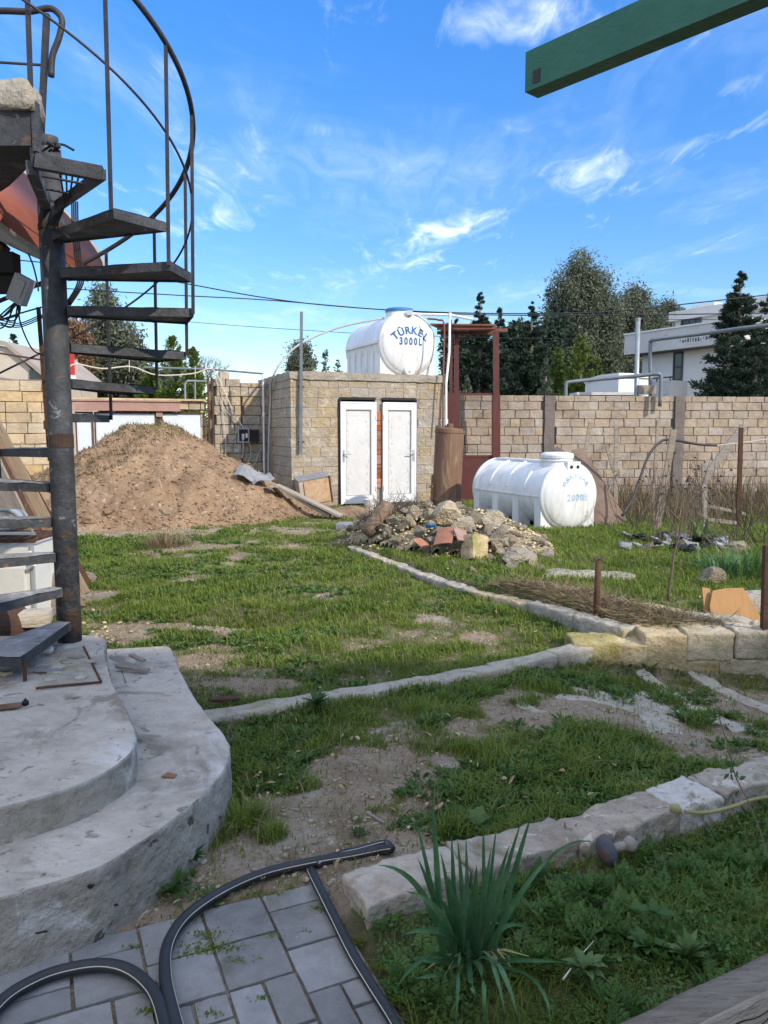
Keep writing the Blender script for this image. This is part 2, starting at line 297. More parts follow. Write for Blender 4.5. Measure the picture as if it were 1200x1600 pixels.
mat('wood_grey', [(.16, .13, .10), (.29, .25, .20), (.40, .35, .29)], 3, .92, .7, 60, rnd=.15, coord='obj', stretch=(1.2, 9, 9))
mat('plank_end', [(.30, .25, .19), (.46, .40, .32), (.56, .50, .42)], 2.5, .92, .7, 50, stretch=(1.2, 1.2, 6), dirt=[((.16, .12, .08), 4, .63, .05, .7)])
mat('plank_top', [(.19, .155, .115), (.31, .26, .20), (.42, .36, .285)], 5, .92, 1.0, 70, stretch=(1.5, 12, 5, -R(27.5)), dirt=[((.10, .08, .055), 14, .60, .06, .75)])
mat('wood_raw', [(.22, .16, .105), (.38, .29, .195)], 3, .85, .6, 60, coord='obj', stretch=(1, 8, 8), dirt=[((.12, .085, .06), 3, .58, .08, .7)])
mat('board_orange', [(.30, .155, .055), (.43, .24, .09)], 2.2, .6, .15, 60, coord='obj', stretch=(14, 2.0, 1.0), spec=.3)
mat('board_brown', [(.10, .065, .045), (.20, .14, .10)], 3, .85, .3, 40)
mat('rubber', [(.016, .018, .021), (.03, .032, .036)], 10, .55, .1, 80, spec=.4, dirt=[((.10, .095, .09), 6, .62, .1, .4)])
mat('hose_stripe', [(.46, .42, .30), (.58, .54, .42)], 20, .6, 0)
mat('cable', [(.012, .012, .014), (.03, .03, .033)], 20, .6, 0)
mat('conduit', [(.30, .31, .32), (.42, .43, .44)], 5, .6, 0)
mat('pale_cable', [(.46, .40, .32), (.6, .54, .46)], 5, .6, 0)
mat('stalk', [(.20, .19, .07), (.30, .27, .12)], 12, .6, 0)
mat('yellow_leaf', [(.16, .19, .045), (.33, .30, .11), (.38, .30, .16)], 9, .6, .1, 60, transl=.2)
mat('green_paint', [(.020, .10, .056), (.040, .155, .088)], 1.6, .5, .2, 30, spec=.4, dirt=[((.02, .045, .03), 12, .66, .03, .8), ((.13, .11, .08), 4, .62, .05, .6), ((.09, .22, .14), 7, .64, .06, .5), ((.10, .045, .025), 30, .70, .02, .9)])
mat('house_white', [(.62, .61, .58), (.74, .73, .70)], .8, .9, .2, 20, dirt=[((.42, .40, .37), 1.4, .62, .08, .4)])
mat('house_fascia', [(.46, .45, .43), (.58, .57, .545)], .8, .9, .2, 20, dirt=[((.32, .31, .29), 2.2, .58, .06, .5)])
mat('house_beige', [(.40, .34, .27), (.52, .46, .38)], 1, .9, .2, 20)
mat('plaster', [(.42, .36, .29), (.54, .48, .40)], 1, .9, .3, 30)
mat('roof_sheet', [(.27, .225, .185), (.36, .31, .26)], .8, .85, .1, 10)
mat('glass_dark', [(.012, .016, .020), (.03, .036, .042)], 2, .15, 0, spec=.6)
mat('frame_dark', [(.05, .055, .06), (.09, .095, .10)], 2, .5, 0)
mat('chrome', [(.5, .5, .5), (.65, .65, .65)], 5, .35, 0, metal=.8)
mat('black', [(.01, .01, .01), (.025, .025, .025)], 5, .7, 0)
mat('grey_box', [(.26, .27, .27), (.36, .37, .37)], 5, .6, .1, 40, dirt=[((.14, .12, .10), 6, .6, .1, .5)])
mat('enamel', [(.52, .51, .47), (.64, .63, .59)], 2, .4, .05, 20, spec=.5, dirt=[((.30, .20, .12), 6, .64, .06, .5)])
mat('ball', [(.055, .06, .068), (.11, .11, .12)], 8, .8, .4, 60, dirt=[((.16, .06, .04), 5, .58, .05, .8)])
mat('knob', [(.22, .19, .15), (.34, .30, .25)], 8, .85, .4, 60)
mat('leaf_litter', [(.20, .13, .07), (.38, .28, .16), (.50, .40, .27)], 3, .8, 0, tint=.7)
mat('red_sign', [(.45, .02, .02), (.55, .04, .03)], 3, .5, 0)
mat('charred', [(.02, .018, .016), (.16, .11, .075), (.33, .24, .16)], 3, .9, .6, 40)
mat('sheet_orange', [(.34, .20, .11), (.47, .33, .20), (.52, .41, .28)], 3, .8, .2, 30, dirt=[((.38, .17, .06), 3, .55, .1, .8)])
mat('sheet_grey', [(.15, .155, .16), (.27, .275, .28)], 2, .8, .2, 30, dirt=[((.30, .22, .15), 3, .6, .1, .5)])

# ---------------------------------------------------------------- helpers: geometry
class MB:
    def __init__(s): s.v = []; s.f = []
    def add(s, vs, fs):
        b = len(s.v); s.v += [tuple(v) for v in vs]; s.f += [tuple(b+i for i in f) for f in fs]; return s
    def box(s, c, d, rot=None, taper=0):
        hx, hy, hz = d[0]/2, d[1]/2, d[2]/2; M_ = rot if rot is not None else Matrix.Identity(3); c = Vector(c)
        vs = [c+M_@Vector((x*hx*(1-taper*(z > 0)), y*hy*(1-taper*(z > 0)), z*hz)) for z in (-1, 1) for x, y in ((-1, -1), (1, -1), (1, 1), (-1, 1))]
        return s.add(vs, [(3, 2, 1, 0), (4, 5, 6, 7), (0, 1, 5, 4), (1, 2, 6, 5), (2, 3, 7, 6), (3, 0, 4, 7)])
    def span(s, a, b, wd, th=None, up=(0, 0, 1)):
        """bar from a to b with a rectangular section"""
        a = Vector(a); b = Vector(b); d = (b-a); L = d.length; d.normalize(); up = Vector(up)
        if abs(d.dot(up)) > .97: up = Vector((1, 0, 0))
        y = up.cross(d).normalized(); z = d.cross(y)
        return s.box((a+b)/2, (L, wd, th or wd), Matrix((d, y, z)).transposed())
    def tube(s, pts, r, n=8, cap=True):
        P = [Vector(p) for p in pts]; rs = r if isinstance(r, (list, tuple)) else [r]*len(P)
        t0 = (P[1]-P[0]).normalized(); a = t0.orthogonal().normalized(); vs = []
        for i, p in enumerate(P):
            t = ((P[min(i+1, len(P)-1)]-P[max(i-1, 0)])).normalized(); a = (a-t*a.dot(t)).normalized(); b = t.cross(a)
            for k in range(n): th = 2*math.pi*k/n; vs.append(p+(a*math.cos(th)+b*math.sin(th))*rs[i])
        fs = [(i*n+k, i*n+(k+1) % n, (i+1)*n+(k+1) % n, (i+1)*n+k) for i in range(len(P)-1) for k in range(n)]
        if cap: fs += [tuple(range(n))[::-1], tuple((len(P)-1)*n+k for k in range(n))]
        return s.add(vs, fs)
    def prism(s, poly, z0, z1, zt=None):
        n = len(poly); vs = [(p[0], p[1], z0) for p in poly]+[(p[0], p[1], z1 if zt is None else zt[i]) for i, p in enumerate(poly)]
        return s.add(vs, [tuple(range(n))[::-1], tuple(range(n, 2*n))]+[(i, (i+1) % n, n+(i+1) % n, n+i) for i in range(n)])
    def lathe(s, prof, n=24, mtx=None, cap=True):
        """profile (r, z) about z"""
        vs = []; mtx = mtx or Matrix.Identity(4)
        for r, z in prof:
            for k in range(n): th = 2*math.pi*k/n; vs.append(mtx@Vector((r*math.cos(th), r*math.sin(th), z)))
        fs = [(i*n+k, i*n+(k+1) % n, (i+1)*n+(k+1) % n, (i+1)*n+k) for i in range(len(prof)-1) for k in range(n)]
        if not cap: return s.add(vs, fs)
        if prof[0][0] > 1e-4: fs.append(tuple(range(n))[::-1])
        if prof[-1][0] > 1e-4: fs.append(tuple((len(prof)-1)*n+k for k in range(n)))
        return s.add(vs, fs)
def mesh_of(name, vs, fs, m, smooth=False, tint=None):
    me = bpy.data.meshes.new(name)
    me.from_pydata([tuple(v) for v in vs], [], fs); me.materials.append(MATS[m])
    if smooth: me.shade_smooth()
    me.update(); return me
def np_mesh(name, V_, F_, m, tint=None, smooth=False):
    me = bpy.data.meshes.new(name); V_ = np.asarray(V_, np.float32).reshape(-1, 3); F_ = np.asarray(F_, np.int32); k = F_.shape[1]
    me.vertices.add(len(V_)); me.vertices.foreach_set('co', V_.ravel())
    me.loops.add(F_.size); me.loops.foreach_set('vertex_index', F_.ravel())
    me.polygons.add(len(F_)); me.polygons.foreach_set('loop_start', np.arange(0, F_.size, k, dtype=np.int32))
    me.update(calc_edges=True); me.materials.append(MATS[m])
    if tint is not None: a = me.attributes.new('tint', 'FLOAT', 'POINT'); a.data.foreach_set('value', np.asarray(tint, np.float32))
    if smooth: me.shade_smooth()
    return me
def mk(name, mb, m, parent=None, smooth=False, **k):
    return link(name, mesh_of(name, mb.v, mb.f, m, smooth), parent, **k)
def thing(name, label, cat, loc=(0, 0, 0), rz=0, group=None):
    """rz None/0: parts are given in world metres; otherwise in the thing's own frame"""
    o = bpy.data.objects.new(name, None); C.objects.link(o); o.empty_display_size = .2; o.location = loc; o.rotation_euler = (0, 0, rz)
    o['label'] = label; o['category'] = cat
    if group: o['group'] = group
    if rz == 0: TW.add(o.name)
    return o
TW = set()
def link(name, me, parent=None, **k):
    o = bpy.data.objects.new(name, me); C.objects.link(o)
    if parent is not None:
        o.parent = parent
        if parent.name in TW: o.matrix_parent_inverse = Matrix.Translation(-Vector(parent.location))
    for a, b in (('location', k.get('loc')), ('rotation_euler', k.get('rot')), ('scale', k.get('scale'))):
        if b is not None: setattr(o, a, b)
    for a, b in (('label', k.get('label')), ('category', k.get('cat')), ('group', k.get('group')), ('kind', k.get('kind'))):
        if b: o[a] = b
    return o
def sbox(L, W, H, res=.05, rad=.02, amp=.01, seed=0, freq=5, low=0):
    """a stone: box with rounded edges, gridded and displaced"""
    nx, ny, nz = (max(2, int(round(a/res))) for a in (L, W, H)); vs = {}; V_ = []; F_ = []
    def vid(i, j, k):
        q = (i, j, k)
        if q not in vs:
            p = Vector(((i/nx-.5)*L, (j/ny-.5)*W, (k/nz-.5)*H)); c = Vector([max(-h+rad, min(h-rad, x)) for x, h in zip(p, (L/2, W/2, H/2))])
            d = p-c
            if d.length > 1e-6: p = c+d.normalized()*min(d.length, rad)
            off = Vector((seed*3.7, seed*1.3, seed*7.1)); nrm = (p-c).normalized() if (p-c).length > 1e-6 else Vector((0, 0, 1))
            nv = noise.noise_vector(p*freq+off)*amp+noise.noise_vector(p*freq*3.1+off)*amp*.45+noise.noise_vector(p*freq*.3+off)*low
            vs[q] = len(V_); V_.append(p+nv)
        return vs[q]
    for i in range(nx):
        for j in range(ny): F_.append((vid(i, j, nz), vid(i+1, j, nz), vid(i+1, j+1, nz), vid(i, j+1, nz))); F_.append((vid(i, j+1, 0), vid(i+1, j+1, 0), vid(i+1, j, 0), vid(i, j, 0)))
        for k in range(nz): F_.append((vid(i, 0, k), vid(i+1, 0, k), vid(i+1, 0, k+1), vid(i, 0, k+1))); F_.append((vid(i, ny, k+1), vid(i+1, ny, k+1), vid(i+1, ny, k), vid(i, ny, k)))
    for j in range(ny):
        for k in range(nz): F_.append((vid(0, j+1, k), vid(0, j, k), vid(0, j, k+1), vid(0, j+1, k+1))); F_.append((vid(nx, j, k), vid(nx, j+1, k), vid(nx, j+1, k+1), vid(nx, j, k+1)))
    return V_, F_
def rock_mesh(name, seed, m, sub=2, cuts=7):
    bm = bmesh.new(); bmesh.ops.create_icosphere(bm, subdivisions=sub+1, radius=1); rr = random.Random(seed)
    pl = [(Vector((rr.gauss(0, 1), rr.gauss(0, 1), rr.gauss(0, 1))).normalized(), rr.uniform(.42, .78)) for _ in range(cuts+4)]
    for v in bm.verts:
        p = v.co.copy()
        for n, d in pl:
            k = p.dot(n)-d
            if k > 0: p -= n*k*.93
        p += noise.noise_vector(p*2.2+Vector((seed, 0, 0)))*.07+noise.noise_vector(p*6+Vector((seed, 3, 0)))*.035
        v.co = p
    me = bpy.data.meshes.new(name); bm.to_mesh(me); bm.free(); me.materials.append(MATS[m]); return me
def arc(c, r, a0, a1, n, z0, z1=None):
    z1 = z0 if z1 is None else z1
    return [(c[0]+r*math.cos(R(a0+(a1-a0)*i/n)), c[1]+r*math.sin(R(a0+(a1-a0)*i/n)), z0+(z1-z0)*i/n) for i in range(n+1)]
def bez(pts, n=8):
    """Catmull-Rom through points"""
    P = [Vector(p) for p in pts]; P = [P[0]*2-P[1]]+P+[P[-1]*2-P[-2]]; out = []
    for i in range(1, len(P)-2):
        for k in range(n):
            t = k/n; a, b, c, d = P[i-1:i+3]
            out.append(.5*((2*b)+(c-a)*t+(2*a-5*b+4*c-d)*t*t+(3*b-a-3*c+d)*t**3))
    out.append(P[-2]); return out
# numpy foliage
def blades(P, H, W, az, lean, curl=.5):
    n = len(P); d = np.stack([np.cos(az), np.sin(az), 0*az], 1); s = np.stack([-np.sin(az), np.cos(az), 0*az], 1)
    H = H[:, None]; W = W[:, None]; lean = lean[:, None]; up = np.array([[0, 0, 1.]])
    mid = P+up*H*.55+d*H*lean*.28; tip = P+up*H*(1-lean*curl*.6)+d*H*lean
    V_ = np.stack([P-s*W/2, P+s*W/2, mid-s*W*.42, mid+s*W*.42, tip], 1).reshape(-1, 3); b = (np.arange(n)*5)[:, None]
    F_ = np.concatenate([b+[0, 1, 3], b+[0, 3, 2], b+[2, 3, 4]], 0); return V_, F_
def leaves(P, D, Nn, L, W, fold=.25):
    """hexagonal folded leaf cards"""
    n = len(P); D = D/np.linalg.norm(D, axis=1, keepdims=True); S = np.cross(D, Nn); S /= np.linalg.norm(S, axis=1, keepdims=True)+1e-9; U = np.cross(S, D)
    L = L[:, None]; W = W[:, None]
    V_ = np.stack([P, P+D*L*.35+S*W*.5+U*W*fold, P+D*L*.75+S*W*.38+U*W*fold-U*L*.04, P+D*L-U*L*.12, P+D*L*.75-S*W*.38+U*W*fold-U*L*.04, P+D*L*.35-S*W*.5+U*W*fold], 1).reshape(-1, 3)
    b = (np.arange(n)*6)[:, None]; return V_, np.concatenate([b+[0, 1, 2], b+[0, 2, 3], b+[0, 3, 4], b+[0, 4, 5]], 0)
def randdir(n, up=0.0):
    v = rng.normal(size=(n, 3)); v[:, 2] += up; return v/np.linalg.norm(v, axis=1, keepdims=True)
def cards(P, D, L, W):
    n = len(P); D = D/np.linalg.norm(D, axis=1, keepdims=True); S = np.cross(D, randdir(n)); S /= np.linalg.norm(S, axis=1, keepdims=True)+1e-9
    L = L[:, None]; W = W[:, None]
    V_ = np.stack([P, P+D*L*.5+S*W*.5, P+D*L, P+D*L*.5-S*W*.5], 1).reshape(-1, 3); b = (np.arange(n)*4)[:, None]
    return V_, b+[0, 1, 2, 3]
def cat(parts):
    Vs = []; Fs = []; o = 0
    for v, f in parts: Vs.append(v); Fs.append(f+o); o += len(v)
    return np.concatenate(Vs), np.concatenate(Fs)
# ================================================================ GROUND
def gcoords(lo, hi, a, b, st):
    mid = np.arange(a, b+1e-6, st); out = [mid]; k = st; x = b; r = []
    while x < hi: k *= 1.35; x += k; r.append(x)
    x = a; k = st; l = []
    while x > lo: k *= 1.35; x -= k; l.append(x)
    return np.concatenate([np.array(l[::-1]), mid, np.array(r)])
gx = gcoords(-900, 900, -6, 9.5, .05); gy = gcoords(-500, 1500, .8, 15, .05)
X, Y = np.meshgrid(gx, gy); Z = hground(X, Y)
far = np.hypot(X, Y-8); Z = np.where(far > 40, np.minimum(Z, 0)-0.0, Z)
me_v = np.stack([X, Y, Z], -1).reshape(-1, 3); nx_, ny_ = len(gx), len(gy)
idx = (np.arange(ny_-1)[:, None]*nx_+np.arange(nx_-1)[None]).reshape(-1, 1)
cov = cover(X, Y)
def ground_mat():
    m = bpy.data.materials.new('ground'); m.use_nodes = True; t = m.node_tree; L = t.links; p = t.nodes['Principled BSDF']
    g = N(t, 'ShaderNodeNewGeometry'); cs = g.outputs['Position']
    def nz(s, d=5, dist=0):
        n = N(t, 'ShaderNodeTexNoise'); n.inputs['Scale'].default_value = s; n.inputs['Detail'].default_value = d; n.inputs['Roughness'].default_value = .65; n.inputs['Distortion'].default_value = dist
        L.new(cs, n.inputs['Vector']); return n.outputs[0]
    def ramp(f, cols):
        cr = N(t, 'ShaderNodeValToRGB'); e = cr.color_ramp.elements
        while len(e) < len(cols): e.new(.5)
        for i, (q, c) in enumerate(cols): e[i].position = q; e[i].color = rgb(c)
        L.new(f, cr.inputs[0]); return cr.outputs[0]
    def mixc(f, a, b):
        mm = N(t, 'ShaderNodeMix', data_type='RGBA'); L.new(f, mm.inputs[0]); L.new(a, mm.inputs[6]); L.new(b, mm.inputs[7]); return mm.outputs[2]
    soil = ramp(nz(3, 7, .6), [(.30, (.13, .09, .05)), (.45, (.24, .175, .105)), (.58, (.33, .25, .165)), (.72, (.45, .365, .26))])
    grit = ramp(nz(60, 3), [(.3, (.14, .10, .07)), (.5, (.30, .225, .165)), (.66, (.36, .29, .22)), (.70, (.56, .52, .46))])
    soil = mixc(M('MULTIPLY', nz(9, 4), .85, t=t), soil, grit)
    pale = ramp(nz(22, 5), [(.35, (.30, .26, .21)), (.65, (.46, .42, .36))])
    soil = mixc(M('MULTIPLY', M('MULTIPLY', M('SUBTRACT', nz(1.9, 8, 1.0), .53, t=t), 9, t=t, clamp=True), .7, t=t), soil, pale)
    dk = ramp(nz(30, 5), [(.35, (.07, .05, .035)), (.65, (.15, .11, .075))])
    soil = mixc(M('MULTIPLY', M('MULTIPLY', M('SUBTRACT', nz(3.7, 8, 1.0), .57, t=t), 9, t=t, clamp=True), .6, t=t), soil, dk)
    under = ramp(nz(12, 5), [(.35, (.045, .055, .018)), (.55, (.09, .095, .035)), (.7, (.16, .135, .07))])
    at = N(t, 'ShaderNodeAttribute', attribute_name='cover')
    f = M('MULTIPLY', M('SUBTRACT', M('ADD', at.outputs['Fac'], M('MULTIPLY', M('SUBTRACT', nz(14, 4), .5, t=t), .8, t=t), t=t), .28, t=t), 2.2, t=t, clamp=True)
    col = mixc(M('MULTIPLY', f, .8, t=t), soil, under)
    L.new(col, p.inputs['Base Color']); p.inputs['Roughness'].default_value = .96; p.inputs['Specular IOR Level'].default_value = .15
    bn = N(t, 'ShaderNodeBump'); bn.inputs['Strength'].default_value = 1; bn.inputs['Distance'].default_value = .03
    L.new(M('ADD', M('MULTIPLY', nz(18, 8), 1.0, t=t), M('MULTIPLY', nz(75, 4), .45, t=t), t=t), bn.inputs['Height']); L.new(bn.outputs[0], p.inputs['Normal'])
    MATS['ground'] = m
ground_mat()
me = np_mesh('ground', me_v, idx+[0, 1, nx_+1, nx_], 'ground', smooth=True)
a = me.attributes.new('cover', 'FLOAT', 'POINT'); a.data.foreach_set('value', cov.ravel().astype(np.float32))
link('ground', me, kind='structure')

# pebbles and crumbs of stone on the bare soil
RK = [rock_mesh('rock', s, 'rubble', 1, 6) for s in range(9)]
def merged_rocks(name, pts, m, base=None):
    src = []
    for s in range(6):
        bm = bmesh.new(); bmesh.ops.create_icosphere(bm, subdivisions=1, radius=1); rr = random.Random(s+50)
        src.append((np.array([v.co[:] for v in bm.verts])*(.75+.35*np.array([[rr.random()] for v in bm.verts])), np.array([[v.index for v in f.verts] for f in bm.faces]))); bm.free()
    L_ = []
    for i, (x, y, z, s) in enumerate(pts):
        v, f = src[i % 6]; a = rng.uniform(0, 6.28); c, sn = math.cos(a), math.sin(a); q = v*[s*rng.uniform(.7, 1.4), s*rng.uniform(.6, 1.1), s*rng.uniform(.35, .8)]
        L_.append((np.stack([q[:, 0]*c-q[:, 1]*sn+x, q[:, 0]*sn+q[:, 1]*c+y, q[:, 2]+z], 1), f))
    v, f = cat(L_); return np_mesh(name, v, f, m, smooth=False)
BLOCKERS = [LOW, PAV]
def freespot(x, y, mg=0.0):
    b = inpoly(x, y, LOW) | inpoly(x, y, PAV) | (segdist(x, y, CURBA) < .06) | (segdist(x, y, BLK) < .10) | (segdist(x, y, CURBB) < .105)
    b |= (segdist(x, y, DIAG) < .035) | (segdist(x, y, BACK) < .045)
    return ~b
n = 26000; yy = rng.uniform(1.8, 13, n)**1.0; yy = 1.8+11*(rng.random(n)**1.9); xx = rng.uniform(-.62, .62, n)*yy+rng.uniform(-.3, .3, n)
k = (rng.random(n) < (1-cover(xx, yy))**1.5) & freespot(xx, yy); xx, yy = xx[k][:3000], yy[k][:3000]
ss = .0035+.012*rng.random(len(xx))**4+.0008*yy
link('pebbles', merged_rocks('pebbles', np.stack([xx, yy, hground(xx, yy)+ss*.15, ss], 1), 'rubble'), kind='stuff', label='small pebbles and stone crumbs scattered over the bare soil', cat='pebbles')
# straw, fallen leaves
n = 1500; yy = 1.9+9*(rng.random(n)**1.8); xx = rng.uniform(-.6, .6, n)*yy; k = freespot(xx, yy) & (fbm(xx*1.5, yy*1.5, 77) > .45); xx, yy = xx[k], yy[k]; n = len(xx)
D = randdir(n); D[:, 2] *= .25; Nn = randdir(n, 3)
v, f = leaves(np.stack([xx, yy, hground(xx, yy)+.02+.02*rng.random(n)], 1), D, Nn, .015+.05*rng.random(n)**2, .006+.014*rng.random(n)**2, .4)
link('fallen_leaves', np_mesh('fallen_leaves', v, f, 'leaf_litter', np.repeat(rng.random(n), 6)), kind='stuff', label='dry fallen leaves and straw lying in the grass', cat='leaf litter')

# dirt mound
mx_, my_ = np.meshgrid(np.arange(-7.8, -.9, .045), np.arange(11.5, 16.4, .045)); mz = hmound(mx_, my_)
w_, h_ = mx_.shape[1], mx_.shape[0]; idx = (np.arange(h_-1)[:, None]*w_+np.arange(w_-1)[None]).reshape(-1, 1)
kf = (mz.max() > -9) & (mz.ravel()[idx[:, 0]] > -.12)
link('dirt_mound', np_mesh('dirt_mound', np.stack([mx_, my_, np.maximum(mz, -.15)], -1).reshape(-1, 3), (idx+[0, 1, w_+1, w_])[kf], 'mound_dirt', smooth=True),
     label='large heap of reddish brown earth in front of the white gate', cat='dirt mound')
n = 15000; xx = rng.uniform(-7.4, -1.1, n); yy = rng.uniform(11.9, 15, n); hh = hmound(xx, yy); k = (hh > -.02) & (rng.random(n) < .45+.5*(hh < .35)); xx, yy, hh = xx[k], yy[k], hh[k]
ss = .008+.034*rng.random(len(xx))**5
link('earth_clods', merged_rocks('earth_clods', np.stack([xx, yy, hh+ss*.2, ss], 1), 'mound_dirt'), kind='stuff', label='clods and small stones covering the earth heap', cat='clods')
for i, (u, v_, s, lb) in enumerate([(140, 815, .16, 'rounded brown stone at the left foot of the earth heap'), (170, 802, .15, 'angular orange brown stone low on the left of the earth heap'), (258, 803, .10, 'flat pale stone at the middle foot of the earth heap')]):
    x, y, z = hit(u, v_, hmound); o = link('stone', rock_mesh('stone', 90+i, 'mound_dirt' if i < 2 else 'rubble'), loc=(x, y, z+.02), rot=(0, 0, i*1.3), scale=(s, s*.7, s*.5), label=lb, cat='stone')
n = 8000; xx = rng.uniform(-6.9, -3.0, n); yy = rng.uniform(12.8, 14.9, n); hh = hmound(xx, yy); k = (hh > .5+.9*sstep(-5.2, -3.6, xx)+.15*(rng.random(n)-.5)); xx, yy, hh = xx[k], yy[k], hh[k]; n = len(xx)
v, f = blades(np.stack([xx, yy, hh-.01], 1), .03+.10*rng.random(n)**2, .008+.006*rng.random(n), rng.uniform(0, 6.28, n), rng.uniform(.2, 1.3, n))
link('dry_grass', np_mesh('dry_grass', v, f, 'dry_grass', np.repeat(rng.random(n), 5)), kind='stuff', label='dry straw coloured grass on top of the earth heap', cat='dry grass')
n = 1500; xx = rng.uniform(-5.2, -3.3, n); yy = rng.uniform(13.4, 14.6, n); hh = hmound(xx, yy); k = hh > 1.45; xx, yy, hh = xx[k], yy[k], hh[k]; n = len(xx)
v, f = blades(np.stack([xx, yy, hh-.01], 1), .04+.05*rng.random(n), .01+0*xx, rng.uniform(0, 6.28, n), rng.uniform(.2, 1, n))
link('moss_grass', np_mesh('moss_grass', v, f, 'grass', np.repeat(.4+.6*rng.random(n), 5)), kind='stuff', label='thin green grass capping the earth heap', cat='grass')
# small reddish spill by the shed
sx, sy = np.meshgrid(np.arange(-1.5, .35, .04), np.arange(13.0, 15.6, .04)); r = np.hypot((sx+.62)/.75, (sy-14.2)/1.0)+(fbm(sx*2, sy*2, 61)-.5)*.3
sz = hground(sx, sy)-.02+.17*np.clip(1-r, 0, 1)+(fbm(sx*9, sy*9, 62)-.5)*.05*np.clip(1.2-r, 0, 1); w_ = sx.shape[1]; idx = (np.arange(sx.shape[0]-1)[:, None]*w_+np.arange(w_-1)[None]).reshape(-1, 1)
link('soil_spill', np_mesh('soil_spill', np.stack([sx, sy, sz], -1).reshape(-1, 3), (idx+[0, 1, w_+1, w_])[(r.ravel()[idx[:, 0]] < 1.05)], 'mound_dirt', smooth=True), label='low spill of reddish soil in front of the left white door', cat='soil heap')

# ================================================================ BLOCK WALLS
def block_variants(m, n=8, jit=.035):
    out = []
    for s in range(n):
        rr = random.Random(s+5); e = .038
        def j(a=jit): return rr.uniform(-a, a)
        v = []
        for (x, z) in ((-.5, -.5), (.5, -.5), (.5, .5), (-.5, .5)): v.append((x, .5, z))
        for (x, z) in ((-.5, -.5), (.5, -.5), (.5, .5), (-.5, .5)): v.append((x+j(.012), -.40+j(.02), z+j(.02)))
        fr = []
        for (x, z) in ((-.5, -.5), (0, -.5), (.5, -.5), (.5, .5), (0, .5), (-.5, .5)): fr.append((x*(1-e)+j(.02), -.5+j(.045), z*(1-e*2)+j(.03)))
        v += fr
        f = [(4, 5, 1, 0), (5, 6, 2, 1), (6, 7, 3, 2), (7, 4, 0, 3), (8, 9, 12, 13), (9, 10, 11, 12), (5, 4, 8, 9), (5, 9, 10), (6, 5, 10, 11), (7, 6, 11, 12), (7, 12, 13), (4, 7, 13, 8)]
        out.append(mesh_of('block', v, f, m))
    return out
def lay(parent, BV, s0, s1, z0, z1, bw=.40, bh=.20, th=.12, front=0.0, rnd=None, skip=None, gap=.009, jit=.008, name='block', maxn=10**6):
    rr = rnd or random.Random(3); z = z0; row = 0; cnt = 0; zz = []
    while z < z1-bh*.4:
        h = min(bh, z1-z); s = s0-(bw/2 if row % 2 else 0)+rr.uniform(-.05, .05)
        while s < s1-.03:
            wd = bw*rr.choice((1, 1, 1, 1, .92, 1.08, .62)); a = max(s, s0); b = min(s+wd, s1)
            if b-a > .07 and not (skip and skip((a+b)/2, z+h/2, a, b)):
                o = bpy.data.objects.new(name, rr.choice(BV)); C.objects.link(o); o.parent = parent
                o.location = ((a+b)/2, front+th/2+rr.uniform(-jit, jit), z+h/2); o.scale = (b-a-gap, th, h-gap); o.rotation_euler = (0, rr.uniform(-.008, .008), rr.uniform(-.012, .012)); cnt += 1
            s += wd
        z += h; row += 1
    return cnt
BW = block_variants('wall_block'); BL = block_variants('left_block'); BS = block_variants('shed_block', 8, .02)
# --- right wall
rw = thing('block_wall', 'long pale limestone block wall along the right with two dark grey columns', 'wall', (*RW.p, 0), RW.a)
RH = EYE+.80
mk('mortar_core', MB().box((4.6, .13, RH/2), (10.2, .17, RH-.02)), 'mortar', rw)
c1 = RW.uv(858, 650)[0]; c2 = RW.uv(1061, 650)[0]
skipc = lambda s, z, a, b: False
lay(rw, BW, -.45, c1-.13, .02, RH, bw=.385, bh=RH/11.8, rnd=random.Random(1)); lay(rw, BW, c1+.13, c2-.13, .02, RH, bw=.385, bh=RH/11.8, rnd=random.Random(2)); lay(rw, BW, c2+.13, 9.6, .02, RH, bw=.385, bh=RH/11.8, rnd=random.Random(3))
for c in (c1, c2):
    V_, F_ = sbox(.25, .2, RH, .09, .01, .012, int(c*10)); m_ = MB(); m_.add([(x+c, y+.045, z+RH/2) for x, y, z in V_], F_); mk('column', m_, 'dark_column', rw)
# --- left wall (runs away to the left of the shed)
lw = thing('block_wall', 'golden limestone block wall behind the earth heap on the left', 'wall', (*LW.p, 0), LW.a)
sL = lambda u, v=620: LW.uv(u, v)[0]
top1 = LW.uv(45, 592)[1]; topP = LW.uv(352, 592)[1]; topN = LW.uv(395, 598)[1]; topG = LW.uv(220, 626)[1]
sg0, sg1 = sL(112), sL(322)       # gate opening incl. lintel
m_ = MB(); m_.box(((-7.6+sg0)/2, .14, top1/2), (sg0+7.6, .18, top1-.02)); m_.box(((sL(328)+.35)/2, .16, topN/2-.01), (.35-sL(328), .18, topN-.04)); mk('mortar_core', m_, 'mortar', lw)
lay(lw, BL, -7.6, sg0-.02, .02, top1, bh=.208, bw=.42, rnd=random.Random(4))
lay(lw, BS, sL(376), .32, .02, topN, bh=.205, front=.0, rnd=random.Random(5))
# gate posts: rough block piers
lay(lw, BS, sL(333), sL(375), .02, topP, bh=.205, bw=.3, th=.2, front=-.08, rnd=random.Random(6))
lay(lw, BL, sL(277), sL(322), topG-.18, topG, bh=.18, bw=.25, th=.14, rnd=random.Random(7), front=.0)
lay(lw, BL, sL(313), sL(322), .02, topG-.19, bh=.2, bw=.2, th=.14, rnd=random.Random(8), front=.02)
a_ = LW.uv(350, 583); mk('loose_block', MB().box((a_[0], .05, topP+.07), (.2, .2, .14)), 'left_block', lw)
for u_ in (324, 331): s_ = sL(u_); mk('bar', MB().box((s_, -.1, topP/2), (.035, .035, topP)), 'dark_rust', lw)
